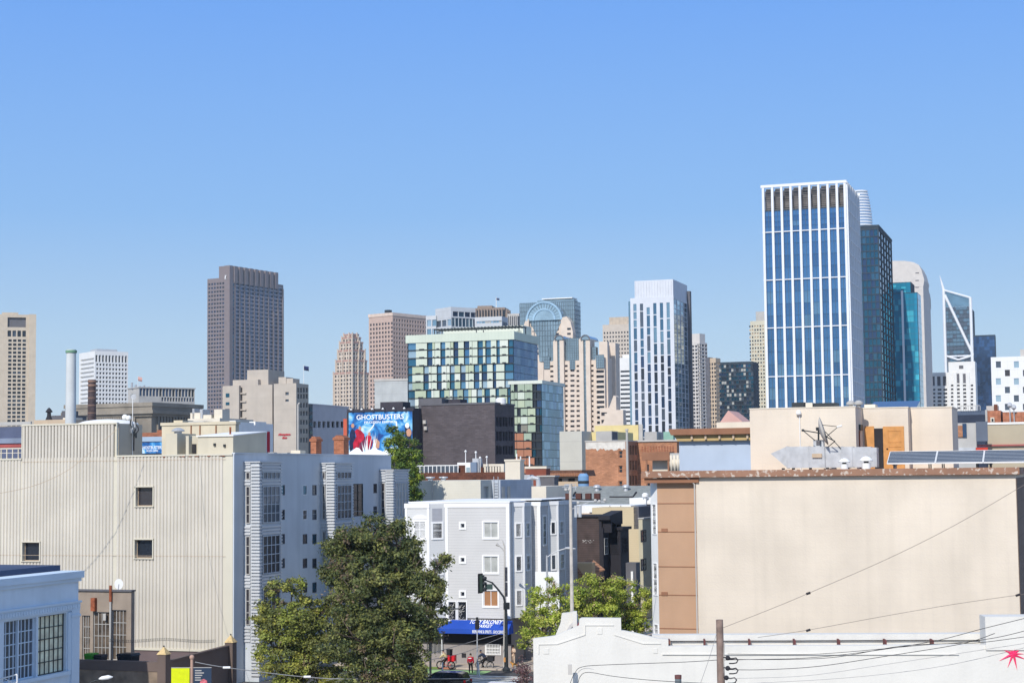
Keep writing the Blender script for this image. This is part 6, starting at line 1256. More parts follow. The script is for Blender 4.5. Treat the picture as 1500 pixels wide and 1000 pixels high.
# solar panels
e = None; fs = Fr(tuple(at(1300, 675, 149))[:2], GA); A_ = fs.f(1299, 674)[1]
z0 = fs.f(1400, 677.5)[1]; dyp = 2.6; z1 = fs.f(1400, 661, dyp)[1]; Xs = [fs.f(px, 676)[0] for px in (1299, 1370, 1440, 1520)]; m_pv = mat('solar_cells', (.035, .04, .055, 1), rough=.25, spec=.6, var=.2, sc=2); m_pvl = mat('solar_busbars', C(190, 196, 200))
for i, lb in enumerate(('solar panel nearest the orange door at the array left end', 'middle solar panel of the tilted roof array', 'solar panel at the right border end of the array')):
    x0, x1 = Xs[i]+.06, Xs[i+1]-.06; e = Th('solar_panel', lb, 'solar panel', fs.w((x0+x1)/2, 1, zr), 'tilted solar panels on the beige roof'); nn = 7
    T = lambda x, t, o=0: fs.w(x, dyp*t-o*.3, z0+(z1-z0)*t+o*.95)
    def slab(x0, x1, t0, t1, o0, o1, q): q.add([T(x0, t0, o0), T(x1, t0, o0), T(x1, t1, o0), T(x0, t1, o0), T(x0, t0, o1), T(x1, t0, o1), T(x1, t1, o1), T(x0, t1, o1)], [(0, 3, 2, 1), (4, 5, 6, 7), (0, 1, 5, 4), (1, 2, 6, 5), (2, 3, 7, 6), (3, 0, 4, 7)])
    q = MB(); slab(x0, x1, 0, 1, 0, .05, q); e.part('cells', q, m_pv); q = MB()
    for j in range(nn): t = (j+1)/(nn+1); slab(x0, x1, t-.012, t+.012, .05, .056, q)
    e.part('busbars', q, m_pvl); q = MB(); slab(x0, x1, -.03, 0, -.05, .07, q); slab(x0, x1, 1, 1.02, -.03, .07, q); slab(x0-.05, x0, -.03, 1.02, -.03, .07, q); slab(x1, x1+.05, -.03, 1.02, -.03, .07, q); e.part('frame', q, m_white); q = MB()
    for xx in (x0+.5, x1-.5):
        for t in (.12, .85): P = T(xx, t); q.tube([(P.x, P.y, zr-.02), (P.x, P.y, P.z)], .05, 6)
    e.part('stand', q, m_dmetal)
# ================= near left: blue building
m_bl = mat('blue_painted_wall', C(206, 218, 228, 1.0), var=.05, sc=.6, streak=.15); m_bl2 = mat('blue_trim', C(200, 214, 226, 1.0), var=.05); m_rbl = mat('dark_blue_roof_edge', C(70, 84, 112), var=.1)
Yc = 127.2; P = at(114.5, 900, Yc); fb_ = Fr((P.x, P.y), GA); Wb = 26; f = Fr(tuple(fb_.w(-Wb, -20, 0))[:2], GA)   # front-left corner; side wall x = Wb from y 0 to 20
e = Th('industrial_building', 'blue painted corner building with a cornice and wide gridded factory windows', 'building', f.w(Wb/2, 10, 0)); D = 20
zs = lambda px, py, x=None: f.s(px, py, Wb if x is None else x)
zt = zs(100, 847)[1]; zc0 = zs(60, 889)[1]; zw1 = zs(90, 898)[1]; zw0 = zs(90, 983.5)[1]; y1 = zs(97, 940)[0]; ym = zs(54.5, 940)[0]; ym2 = zs(22, 940)[0]; wy = ym-(y1-ym)*1.0
wl = [(ym+.12, y1, zw0, zw1), (ym-(y1-ym)*1.08, ym-.12, zw0, zw1), (ym-(y1-ym)*2.3, ym-(y1-ym)*1.22, zw0, zw1)]
q = MB(); q.shell(f, Wb, D, 0, zt, (), wl, .45); e.part('wall', q, m_bl)
q = MB(); q.box(f, -.2, Wb+.35, -.2, D+.25, zt+.002, zt+.5); q.box(f, Wb, Wb+.2, 0, D+.1, zt-.25, zt); e.part('cornice', q, m_bl2)
q = MB(); q.box(f, Wb, Wb+.12, 0, D+.1, zc0-.5, zc0); q.box(f, Wb, Wb+.22, 0, D+.18, zc0+.001, zc0+.14)
for i in range(40): y = D-.2-i*.32; q.box(f, Wb+.12, Wb+.16, y-.11, y+.11, zc0-.38, zc0-.12)
e.part('frieze', q, m_bl2)
q = MB(); q.box(f, Wb, Wb+.14, D-1.0, D, 0, zc0-.5); q.box(f, Wb, Wb+.2, D-1.1, D+.08, zc0-1.0, zc0-.82); q.box(f, Wb, Wb+.22, y1-6, y1+.3, zw0-.25, zw0); q.box(f, Wb, Wb+.1, D-.95, y1+.1, zw0, zw1)
e.part('corner_pilaster', q, m_bl2)
m_wc = mat('cream_curtain', C(236, 226, 196, 1.0), var=.2, sc=1.6, streak=.3, rough=.4, spec=.5); m_in = glass('old_factory_glass', (.12, .13, .16, 1), metal=.3, rough=.1, wav=.4, sc=.8)
e.sash(f, 's', Wb, wl[0], .3, m_wc, m_dmetal, 6, 5, .07); e.sash(f, 's', Wb, wl[1], .3, m_in, m_bl2, 8, 5, .08); e.sash(f, 's', Wb, wl[2], .3, m_in, m_bl2, 6, 5, .08)
q = MB(); y = (wl[1][0]+wl[1][1])/2-.1; q.box(f, Wb-.3, Wb-.1, y-.07, y+.07, zw0, zw1); e.part('window_post', q, m_bl2)
zp = zs(100, 826, Wb-1.5)[1]; q = MB(); ys_ = zs(60, 830, Wb-1.5)[0]; q.box(f, 0, Wb-1.5, D-10, D-.1, zt+.4, zp); q.box(f, 1, Wb-1.6, 0, D-10, zt+.4, zp+.35); e.part('roof_block', q, m_rbl); e.done()
q = MB(); pa = at(0, 994, 118); pb = at(25, 987, 118.3); pc = at(0, 1004, 118); pd = at(25, 999, 118.3); q.tube([pa, pb], .05, 6); q.tube([pc, pd], .05, 6); q.tube([pb, pd], .05, 6); q.tube([pa+Vector((.6, 0, -.1)), pc+Vector((.6, 0, 0))], .04, 6)
q.tube([at(8, 994, 118), at(17, 998, 118.2)], .03, 6); tag(q.build('sign_bracket', m_white), 'white metal rail bracket at the lower left corner by the blue building', 'bracket')

# shed between
m_sh = mat('taupe_shed_wall', C(168, 152, 136), var=.1, streak=.3, sc=.8)
FL = LOFT.fr; WL = LOFT.W
b = Bld('garage', 'low taupe garage with dusty gridded windows and a rusty pipe', 90, 192, 197, 139.5, 866, ang=GA, refpy=920); f = b.fr
x_ = f.f(116, 920)[0]; ww = [b.F(120, 901, 132, 966), b.F(136, 896, 160, 966), b.F(163, 893, 185, 966)]
b.shell(m_sh, ww, (), .3); 
for i, r in enumerate(ww): b.sash(f, 'f', 0, r, .2, mat('dusty_glass_%d' % i, C(112, 98, 84), var=.4, sc=1.2, rough=.35, spec=.5, streak=.5), m_ann, 4 if i else 3, 4, .06)
q = MB(); q.box(f, -.1, b.W+.1, -.15, b.D, b.H+.002, b.H+.12); b.part('roof_edge', q, m_dgrey); q = MB(); x, z = f.f(161.5, 857, -.2); q.tube([f.w(x, -.15, 0), f.w(x, -.15, z-1)], .09, 8); b.part('drain_pipe', q, m_ann); q = MB(); q.tube([f.w(x, -.15, z-1.3), f.w(x, -.15, z)], .12, 8); b.part('flue', q, m_rust)
r = b.F(136, 875, 142, 894); q = MB(); q.box(f, r[0], r[1], -.35, 0, r[2], r[3]); b.part('rusty_hood', q, m_rust); r = b.F(152, 898, 156, 908); q = MB(); q.box(f, r[0], r[1], -.12, -.02, r[2], r[3]); b.part('paper_notice', q, m_ann); b.done()
e = Th('satellite_dish', 'small white dish on the low garage roof', 'satellite dish', tuple(at(173, 863, 140.3))); c = at(174, 855, 140.3); q = MB(); q.tube_raw([[c+Vector((r*math.cos(g), dd, 1.2*r*math.sin(g))) for g in [2*math.pi*j/18 for j in range(18)]] for r, dd in ((.36, 0), (.25, .06), (.05, .1))]); e.part('reflector', q, m_white); q = MB(); q.tube([c, at(173, 864, 140.3)], .04, 6); e.part('mount', q, m_metal)
# yard walls, posts
m_pw_ = mat('brown_grey_render', C(120, 104, 96), var=.1, streak=.15); m_gold = mat('weathered_gold_cap', C(226, 196, 142), var=.15, sc=4)
P = at(240, 960, 134); fy = Fr((P.x, P.y), GA)
xa = fy.f(112, 970)[0]; zt = fy.f(200, 968)[1]; q = MB(); q.box(fy, xa-2, -.35, 0, .35, -.04, zt-.75); w1 = Th('yard_wall', 'stained concrete yard wall under a brown band left of the gold capped post', 'wall', fy.w(-3, 0, 0)); w1.part('stained_concrete', q, m_conc)
q = MB(); q.box(fy, xa-2, -.35, -.06, .41, zt-.745, zt); w1.part('brown_band', q, m_pw_)
y2 = None; dr = ray(338, 945); n = fy.ex; tt = (fy.o-CAM).dot(n)/dr.dot(n); y2 = (CAM+dr*tt-fy.o).dot(fy.ey)
z_a = fy.hit(250, 969, 0, 0).z; z_b = fy.hit(330, 948, 0, 0).z
w2 = Th('yard_wall', 'dark shaded yard wall running back between the two gold capped posts', 'wall', fy.w(0, y2/2, 0)); q = MB()
q.sprism(fy, [(.4, -.04), (y2-.4, -.04), (y2-.4, z_b), (.4, z_a)], -.3, .0); w2.part('wall_body', q, m_pw_); q = MB(); q.sprism(fy, [(.4, z_a+.002), (y2-.4, z_b+.002), (y2-.4, z_b+.14), (.4, z_a+.14)], -.36, .06); w2.part('coping', q, m_pw_)
def cpost(y, pyc, pyt, label, px):
    zc, zt2 = fy.hit(px, pyc, 0, 0).z if y else fy.f(px, pyc)[1], fy.hit(px, pyt, 0, 0).z if y else fy.f(px, pyt)[1]; e = Th('gate_post', label, 'post', fy.w(0, y, 0), 'gold capped yard posts')
    q = MB(); q.box(fy, -.36, .36, y-.36, y+.36, -.04, zc); e.part('shaft', q, m_pw_); q = MB(); v = [fy.w(a, y+c, zc) for a, c in ((-.42, -.42), (.42, -.42), (.42, .42), (-.42, .42))]; tp = fy.w(0, y, zt2-.1)
    q.add(v+[tp], [(0, 1, 4), (1, 2, 4), (2, 3, 4), (3, 0, 4), (3, 2, 1, 0)]); e.part('pyramid_cap', q, m_gold); ball(e, 'finial', tp, .07, m_dmetal)
cpost(0, 957.5, 944, 'nearer gold capped post at the corner of the yard walls', 240); cpost(y2, 940, 927, 'farther gold capped post by the loft corner', 338)
q = MB(); 
for i in range(60):
    t = i/59; x = xa*.55*(1-t)-.2*t
    c = fy.w(-5.5+5.0*t, 1+8*t, fy.hit(205+130*t, 938+1.5*math.sin(t*9), 1, 1+8*t).z); q.tube([c+Vector((.12*math.cos(a), 0, .12*math.sin(a))) for a in (0, 1.2, 2.4, 3.6, 4.8, 6.0)], .012, 4)
tag(q.build('barbed_wire', m_dmetal), 'coil of razor wire in front of the ribbed siding above the yard wall', 'razor wire')
# bins
def wheelie(px, py, Y, m, label):
    c = at(px, py, Y); e = Th('wheelie_bin', label, 'bin', (c.x, c.y, 0)); fr = Fr((c.x, c.y), GA); z = c.z; q = MB(); q.add([fr.w(a, d, zz) for zz, s_ in ((0, .8), (z-.25, 1.25)) for a, d in ((-.3*s_, -.33*s_), (.3*s_, -.33*s_), (.3*s_, .33*s_), (-.3*s_, .33*s_))], [(3, 2, 1, 0), (4, 5, 6, 7), (0, 1, 5, 4), (1, 2, 6, 5), (2, 3, 7, 6), (3, 0, 4, 7)]); e.part('bin_body', q, m)
    q = MB(); q.prism(fr, [(-.42, z-.24), (.42, z-.24), (.35, z-.05), (-.35, z-.05)], -.45, .45); e.part('lid', q, m)
    return e
m_gp = mat('green_plastic', C(70, 170, 50), rough=.5); m_bp = mat('black_plastic', C(40, 46, 56), rough=.5)
wheelie(134, 955, 137.5, m_gp, 'bright green bin by the garage windows'); wheelie(147, 957, 137.4, m_bp, 'small black bin right of the green bin'); e = wheelie(188, 955, 137.2, m_bp, 'wide black bin with a grey lid right of the garage'); e.e.scale = (1.7, 1.2, 1)
# banner pole
P = at(281, 990, 118); e = Th('banner_pole', 'pinkish pole with a ball top carrying a yellow and a dark banner', 'pole', (P.x, P.y, 0)); zt = at(281, 962, 118).z; q = MB(); q.tube([(P.x, P.y, 0), (P.x, P.y, zt)], .1, 12); e.part('pole', q, mat('pink_paint', C(196, 160, 140))); ball(e, 'ball_top', Vector((P.x, P.y, zt)), .17, mat('pink_paint_ball', C(196, 160, 140)))
zb = at(265, 978, 118).z; fq = Fr((P.x, P.y), R(-3)); 
for (x0, x1, nm, m_) in ((-1.42, -.16, 'yellow_banner', mat('yellow_cloth', C(226, 236, 20), var=.06, sc=3)), (.12, 1.36, 'dark_banner', mat('dark_blue_cloth', C(50, 66, 88), var=.06))):
    q = MB(); q.box(fq, x0, x1, -.015, .015, zb-2.4, zb); bn = e.part(nm, q, m_); q = MB(); q.tube([fq.w(-.05 if x0 < 0 else .05, 0, zb+.03), fq.w(x0 if x0 < 0 else x1, 0, zb+.03)], .025, 6); e.part('banner_arm', q, m_ann)
q = MB()
for i in range(5): q.box(fq, .22, .22+(.45, .62, .5, .4, .5)[i], -.03, -.016, zb-.2-i*.16, zb-.13-i*.16)
e.part('banner_print', q, m_ann); q = MB(); q.prism(fq, [(.5, zb-1.25), (.62, zb-.8), (.85, zb-.72), (1.05, zb-.85), (1.1, zb-1.3)], -.03, -.016); e.part('banner_picture', q, mat('banner_pink', C(224, 120, 130), var=.3, sc=6))
# lamp head bottom-left
P = at(147, 996, 118); e = Th('street_lamp', 'white oval street lamp head on a dark curved arm at the bottom left', 'street lamp', (P.x-1.4, P.y, 0)); c = at(155, 992.5, 118); q = MB(); q.tube([(P.x-1.4, P.y, 0), (P.x-1.4, P.y, c.z-1.2), (P.x-1.2, P.y, c.z-.55), (P.x-.5, P.y, c.z-.2), (P.x, P.y, c.z-.08)], [.11, .08, .06, .05, .05], 8); e.part('pole', q, m_dmetal)
q = MB(); q.tube([(P.x-.1, P.y, c.z-.05), (P.x+.1, P.y, c.z), (P.x+.55, P.y, c.z+.06), (P.x+.85, P.y, c.z+.07)], [.05, .13, .15, .04], 12); e.part('lamp_head', q, m_white, smooth=True)

# ================= white parapet building at lower right
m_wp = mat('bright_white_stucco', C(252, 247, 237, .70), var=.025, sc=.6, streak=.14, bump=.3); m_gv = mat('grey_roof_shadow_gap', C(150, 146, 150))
P = at(960, 960, 105); c = Fr((P.x, P.y), R(-4)); x0 = c.f(782, 960)[0]; f = Fr(tuple(c.w(x0, 0, 0))[:2], R(-4)); PX = lambda px, py, y=0: f.f(px, py, y); xe = PX(1560, 960)[0]
prof = [(781, 935), (812, 931), (848, 916), (848.5, 906.5), (852, 904.5), (909.5, 905), (910, 922.5), (934, 927.5), (962, 934), (979, 936)]
top = [PX(*p) for p in prof]; z945 = PX(1200, 945)[1]; e = Th('mission_building', 'low white stucco building with a mission style stepped parapet', 'building', f.w(10, 5, 0))
q = MB(); q.prism(f, [(top[0][0], 0)]+top+[(top[-1][0], z945), (xe, z945), (xe, 0)][:0]+[(top[-1][0], 0)], 0, .5)
q.box(f, top[-1][0], xe, 0, .5, 0, z945); q.box(f, .5, xe, .5, 22, 0, z945-2.2); q.box(f, top[-1][0]-2, xe, .5, 2.2, z945-2.2, z945-.6)
zb1, zb0 = PX(1200, 928, 2.2)[1], PX(1200, 937, 2.2)[1]; xs1 = PX(1445, 930, 2.2)[0]
q.box(f, PX(982, 930, 2.2)[0], xe, 2.2, 2.7, z945-.7, zb0-.05); q.box(f, PX(955, 930, 2.2)[0], xe, 2.0, 2.9, zb0, zb1)
e.part('wall', q, m_wp)
r = f.fr(1445, 902.5, 1560, 945, -.25); q = MB(); q.box(f, r[0], r[1], -.1, 1.6, z945-.3, r[3]); e.part('raised_parapet', q, m_wp)
def mould(pts, y=-.0, t=.05, dpt=.05):
    q = MB()
    for i in range(len(pts)-1):
        a, c_ = PX(*pts[i]), PX(*pts[i+1]); q.prism(f, [(a[0], a[1]-t/2), (c_[0]+.001, c_[1]-t/2), (c_[0]+.001, c_[1]+t/2), (a[0], a[1]+t/2)] if abs(a[0]-c_[0]) > .08 else [(a[0]-t/2, a[1]), (a[0]+t/2, a[1]), (c_[0]+t/2, c_[1]), (c_[0]-t/2, c_[1])], y-dpt, y)
    return q
q = mould([(789, 957), (789, 943), (816, 942.5), (857, 929), (857, 915), (899, 915)]); e.part('moulding', q, m_wp)
q = mould([(900, 929), (942, 942), (968, 942)]); e.part('moulding', q, m_wp); q = mould([(970, 957.5), (1404, 957.5)], dpt=.09, t=.06); e.part('moulding', q, m_wp)
for (x0_, x1_, y0_, y1_) in ((796, 804, 949, 957), (875, 882, 919, 928), (957, 963, 949, 956)):
    a = f.fr(x0_, y0_, x1_, y1_); q = MB(); q.box(f, a[0], a[1], -.035, 0, a[2], a[3]); e.part('relief_block', q, m_wp)
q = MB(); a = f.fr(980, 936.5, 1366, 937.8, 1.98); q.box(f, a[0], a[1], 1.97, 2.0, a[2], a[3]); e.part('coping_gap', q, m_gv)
for px in (980, 1032, 1098, 1164, 1229, 1297, 1366): a = f.fr(px-1, 936.5, px+1.2, 945.5, 1.2); q = MB(); q.box(f, a[0], a[1], 1.0, 1.98, a[2]-.1, a[3]); e.part('parapet_bracket', q, mat('brown_bracket_%d' % px, C(120, 70, 66)))
q = MB(); pts = [PX(812, 934, 3), PX(816, 924, 3), PX(821, 912, 3), PX(823, 898, 3), PX(840, 896, 3), PX(846, 900, 3), PX(850, 935, 3)]; q.prism(f, pts, 3, 3.5); e.part('curved_buttress', q, m_wp); 
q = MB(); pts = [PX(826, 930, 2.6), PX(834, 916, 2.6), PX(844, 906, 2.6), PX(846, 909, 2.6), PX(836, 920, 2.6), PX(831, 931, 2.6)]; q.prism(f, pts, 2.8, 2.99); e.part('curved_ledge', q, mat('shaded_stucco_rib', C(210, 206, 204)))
a = f.fr(839, 895, 845, 915, 2.5); q = MB(); q.box(f, a[0], a[1], 2.4, 2.95, a[2]-1, a[3]); e.part('pole_socket', q, m_wp); a = f.fr(847, 911, 852, 914, 2.4); q = MB(); q.box(f, a[0], a[1], .55, 2.5, a[2]-.3, a[3]); e.part('red_flashing', q, mat('red_flashing', C(150, 60, 60)))
# pink star
cx_, cz_ = PX(1484, 957); sc_ = 105/F*.97; tips = [(1496, 919, 0), (1503, 944), (1503, 956), (1503, 966), (1490, 981), (1479, 975), (1464, 967), (1468, 950), (1470, 942)]
tips = [(1494, 919), (1506, 942), (1500, 957), (1505, 966), (1490, 981), (1476, 977), (1464, 967), (1466, 949), (1472, 938)]
pts = []
for i, t in enumerate(tips):
    a = PX(*t); pts.append(a); nx_ = PX(*tips[(i+1) % len(tips)]); g = math.atan2(((a[1]-cz_)/max(.01, math.hypot(a[0]-cx_, a[1]-cz_))+(nx_[1]-cz_)/max(.01, math.hypot(nx_[0]-cx_, nx_[1]-cz_))), ((a[0]-cx_)/math.hypot(a[0]-cx_, a[1]-cz_)+(nx_[0]-cx_)/math.hypot(nx_[0]-cx_, nx_[1]-cz_))); pts.append((cx_+.2*math.cos(g), cz_+.2*math.sin(g)))
q = MB(); n = len(pts); q.v = [f.w(x, -.03, z) for x, z in pts]+[f.w(cx_, -.12, cz_)]; q.f = [(i, (i+1) % n, n) for i in range(n)]; q.m = [0]*n; q.v += [f.w(x, 0.0, z) for x, z in pts]; q.f += [(i, i+n+1, (i+1) % n+n+1, (i+1) % n) for i in range(n)]; q.m += [0]*n
e.part('pink_star', q, mat('hot_pink_paint', C(255, 60, 110, 1.0), var=.02)); MB_F = f

# ================= poles and wires
m_pole = mat('weathered_wood_pole', C(150, 128, 116), var=.2, sc=3, streak=.4)
P = at(1055, 960, 84); e = Th('utility_pole', 'weathered wooden utility pole in front of the white parapet building', 'utility pole', (P.x, P.y, 0)); zt = at(1055, 907, 84).z; q = MB(); q.tube([(P.x+.05, P.y, 0), (P.x, P.y, zt)], [.24, .17], 14); e.part('shaft', q, m_pole); PU = P
q = MB(); q.tube([(P.x+.2, P.y-.1, at(1050, 940, 84).z), (P.x+.2-.44, P.y-.1, 0)], .03, 6); e.part('riser_cable', q, m_grey)
for k, (px, py) in enumerate(((1066, 963), (1066, 978), (1064, 992))):
    c = at(px, py, 83.6); ball(e, 'insulator', c, .12, m_black); q = MB(); q.tube([(P.x+.1, P.y, c.z), c], .03, 6); e.part('insulator_arm', q, m_dmetal)
    q = MB(); q.tube([at(px+x_, py+y_, 83.6) for x_, y_ in ((0, 0), (6, 1), (12, 0), (15, 3), (13, 7), (8, 8), (2, 8))], .035, 6); e.part('jumper_loop', q, m_black)
def cable(label, pts, r=.02, m=m_black, n=18, sag=0, group=None):
    """a hanging cable through pixel points (px, py, Y) joined by catenary-like spans"""
    W_ = [at(*p) for p in pts]; out = []
    for i in range(len(W_)-1):
        for j in range(n): t = j/n; v = W_[i].lerp(W_[i+1], t); v.z -= 4*sag*t*(1-t); out.append(v)
    out.append(W_[-1]); q = MB(); q.tube(out, r, 5); o = q.build('overhead_cable', m); return tag(o, label, 'cable', group)
def smooth(pts, n=6):
    out = []
    for i in range(len(pts)-1):
        p0, p1, p2, p3 = pts[max(i-1, 0)], pts[i], pts[i+1], pts[min(i+2, len(pts)-1)]
        for j in range(n):
            t = j/n; out.append(tuple(.5*((2*p1[k])+(-p0[k]+p2[k])*t+(2*p0[k]-5*p1[k]+4*p2[k]-p3[k])*t*t+(-p0[k]+3*p1[k]-3*p2[k]+p3[k])*t*t*t) for k in range(3)))
    return out+[pts[-1]]
cb = lambda label, pts, r=.02, m=m_black: cable(label, smooth(pts), r, m, 1)
m_gc = mat('grey_cable', C(170, 166, 164))
cb('dark cable from the left wall hooks across the parapet to the wooden pole top', [(834, 1003, 92), (842, 985, 92), (853, 976, 91.5), (890, 973, 90), (1000, 969, 86), (1050, 966, 84)], .015)
cb('lower dark cable sagging from the wall hooks to the wooden pole', [(846, 1004, 92), (850, 990, 92), (862, 984, 91), (900, 990, 89), (960, 996, 86), (1050, 1001, 84)], .015)
cb('thin grey cable near the left wall hooks', [(838, 1004, 92), (847, 984, 92), (858, 978, 91.5), (870, 980, 91)], .010, m_gc)
cb('uppermost dark cable rising right from the wooden pole past the raised parapet', [(1058, 966, 84), (1105, 965, 84), (1180, 963, 83), (1260, 955, 81), (1365, 939, 78), (1440, 920, 76), (1505, 904, 74)], .014)
cb('second dark cable rising right from the wooden pole', [(1066, 965, 83.6), (1160, 965, 83), (1230, 961, 82), (1320, 945.5, 79), (1400, 941, 77), (1460, 933, 76), (1510, 921, 75)], .014)
cb('third dark cable sweeping right across the white wall', [(1066, 980, 83.6), (1120, 980, 83.5), (1200, 975, 82), (1300, 960, 80), (1410, 942, 77), (1457, 927, 76)], .015)
cb('dark level cable crossing the white wall under the parapet brackets', [(1066, 957, 84), (1200, 957, 83), (1365, 943, 79), (1430, 941, 77), (1505, 931.5, 75)], .014)
cb('pale cable low on the white wall ending at the right border', [(1066, 993, 83.6), (1180, 989, 82), (1300, 972, 80), (1505, 941, 76)], .010, m_gc)
cb('lowest pale cable on the white wall', [(1080, 1001, 83.6), (1240, 992, 82), (1380, 975, 79), (1505, 947, 76)], .010, m_gc)
cb('long thin cable rising from the wooden pole across the beige wall to the right border', [(1056, 920, 84), (1130, 891, 84.5), (1185, 868, 85), (1300, 818, 87), (1400, 768, 88), (1505, 707, 90)], .012, mat('taupe_cable', C(140, 126, 116)))
cb('thin cable rising gently over the parapet to the right border of the beige wall', [(1110, 933, 86), (1184, 922, 86), (1300, 901, 87), (1400, 884, 88), (1505, 869, 88)], .012, mat('taupe_cable_b', C(140, 126, 116)))
for k, (px, py, Y) in enumerate(((1184, 868.5, 85), (1184, 922.5, 86), (1491, 871, 88))):
    a, c_ = at(px-3, py+1, Y), at(px+3, py-1, Y); q = MB(); q.tube([a, c_], .06, 8); tag(q.build('cable_splice', m_black), ('black splice box on the upper thin cable over the beige wall', 'black splice box on the lower thin cable just above the parapet', 'pale splice sleeve on the thin cable at the right border')[k], 'splice box')
cb('thin guy wire slanting down from the wooden pole top to the left', [(1052, 919, 84), (1040, 960, 84), (1025, 1003, 84)], .012, m_gc)
q = MB(); c = at(993.5, 1000, 90); q.tube([(c.x, c.y, 0), (c.x, c.y, at(993.5, 989, 90).z)], .17, 12); o = tag(q.build('bollard_pipe', mat('grey_green_pipe', C(120, 130, 134))), 'grey-green pipe end with a rusty rim at the bottom edge', 'pipe'); q = MB(); z = at(993.5, 989, 90).z; q.lathe(c, [(.18, z-.15), (.18, z+.04), (.12, z+.05)], 12); q.build('pipe_rim', mat('rusty_rim', C(120, 80, 76)), o)
q = MB(); c = at(835, 980, 104.5); q.box(Fr((c.x, c.y), 0), -.12, .12, -.1, .1, c.z-.3, c.z+.3); tag(q.build('junction_box', m_grey), 'small grey junction box on the white parapet wall by the wall hooks', 'junction box')
cb('long wire sagging along the bottom edge in front of the big tree', [(286, 969, 118), (332, 977, 120), (450, 991, 126), (540, 994, 130), (700, 993, 140), (760, 992, 142)], .03, m_ann)
cb('upper wire slanting up from the bottom wires to the bicycle corner', [(478, 996, 128), (530, 985, 131), (600, 966, 138), (660, 948, 150), (742, 925, 156)], .025, m_gc)
cb('lower wire slanting up beside the upper wire', [(492, 998, 128), (550, 986, 132), (620, 968, 139), (680, 955, 149), (742, 930, 156)], .02, m_gc)
for k, px in enumerate((332, 450, 540)):
    c = at(px, (977, 990.5, 993.5)[k], 119+k*6-.1*k); q = MB(); q.tube([c-Vector((.25, 0, 0)), c+Vector((.25, 0, 0))], .08, 8); tag(q.build('wire_insulator', m_white), ('white insulator on the bottom wire beside the loft corner', 'white insulator on the bottom wire left of the tree centre', 'white insulator on the bottom wire under the big tree')[k], 'insulator')
cb('wire sagging across the ribbed siding from the taupe hut to the left border', [(172, 628, 149), (140, 655, 148), (100, 688, 147), (50, 711, 146), (-5, 723, 145)], .022, m_tan)
cb('thin wire falling from the ribbed siding to the yard wall', [(272, 640, 149), (272, 780, 147), (274, 900, 142), (278, 960, 137)], .012, m_dmetal)
cb('white cable across the street below the tan house', [(905, 845, 150), (928, 853, 152), (955, 862, 155)], .03, m_ann)

# tall cell pole
P = at(838, 900, 118); e = Th('utility_pole', 'tall pale pole with a cross arm of radio antennas rising behind the white parapet', 'utility pole', (P.x, P.y, 0)); zt = at(835, 708, 118).z; q = MB(); q.tube([(P.x, P.y, 0), (P.x, P.y, zt)], [.16, .1], 12); e.part('shaft', q, mat('pale_pole', C(206, 196, 184), var=.1, sc=3)); X = lambda px, py: at(px, py, 118)
q = MB(); q.tube([X(834, 733), X(886, 735)], .05, 6); q.tube([X(838, 745), X(868, 733)], .03, 6); e.part('cross_arm', q, m_metal); q = MB(); q.tube([X(824, 713), X(845, 713)], .03, 6); q.tube([X(827, 709), X(843, 709)], .02, 6); q.tube([X(827, 709), X(827, 717)], .02, 6); q.tube([X(843, 709), X(843, 717)], .02, 6); e.part('top_frame', q, m_metal)
for px in (843.5, 849.5): q = MB(); q.tube([X(px, 740), X(px, 757)], .12, 10); e.part('antenna', q, m_metal)
for px, py in ((829, 717), (834, 716.5), (872, 733), (878, 734), (886, 732), (847, 736)): ball(e, 'insulator', X(px, py), .12, m_ann)
m_bx = mat('brown_equipment', C(92, 60, 54), var=.1)
for k, px in enumerate((833, 848, 862, 875)):
    c = at(px, 731, 119.5+.1*k); fr = Fr((c.x, c.y), GA); q = MB(); q.box(fr, -.2, .2, -.15, .15, c.z, c.z+.42); e.part('equipment_box', q, m_bx)
q = MB(); q.tube([X(829, 731.5)+Vector((0, 1.5, 0)), X(882, 732.5)+Vector((0, 1.5, 0))], .05, 6); e.part('rear_arm', q, m_dmetal)
# curved arm street lamp
def xy(px, Y): p = at(px, 900, Y); return p
P = at(801.5, 900, 150); e = Th('street_lamp', 'silver street lamp with a long curved arm over the green street trees', 'street lamp', (P.x, P.y, 0)); X = lambda px, py: at(px, py, 150); q = MB(); q.tube([(P.x, P.y, 0), X(801.5, 860), X(801, 813)], [.12, .1, .08], 10); e.part('pole', q, m_metal)
q = MB(); q.tube([X(801, 816), X(808, 811), X(818, 806), X(828, 803), (X(838, 803))], .045, 8); q.tube([X(801, 830), X(812, 826), X(826, 823)], .02, 6) if 0 else None; e.part('curved_arm', q, m_metal); q = MB(); q.tube([X(828, 802.5), X(834, 802.5), X(843, 803.5)], [.1, .13, .05], 10); e.part('lamp_head', q, m_metal)
# signal pole
P = at(741.5, 972, 156); e = Th('traffic_signal', 'dark signal pole with a long curved arm and a signal head before the grey house', 'traffic signal', (P.x, P.y, 0.15)); X = lambda px, py: at(px, py, 156); q = MB(); q.tube([(P.x, P.y, .15), X(741.5, 930), X(741, 888)], [.2, .16, .13], 12); q.lathe((P.x, P.y), [(.36, .15), (.36, .35), (.2, .55)], 14); e.part('pole', q, m_dmetal)
q = MB(); q.tube([X(741, 888), X(738, 874), X(729, 862), X(721, 853), X(712, 849.5), X(707, 850)], [.11, .1, .09, .08, .06, .06], 10); e.part('signal_arm', q, m_dmetal)
q = MB(); fr = Fr(tuple(X(706, 850))[:2], R(60)); z0, z1 = X(706, 866).z, X(706, 842).z; q.box(fr, -.18, .18, -.15, .15, z0, z1); hd_ = e.part('signal_head', q, mat('dark_green_signal', C(50, 66, 58)))
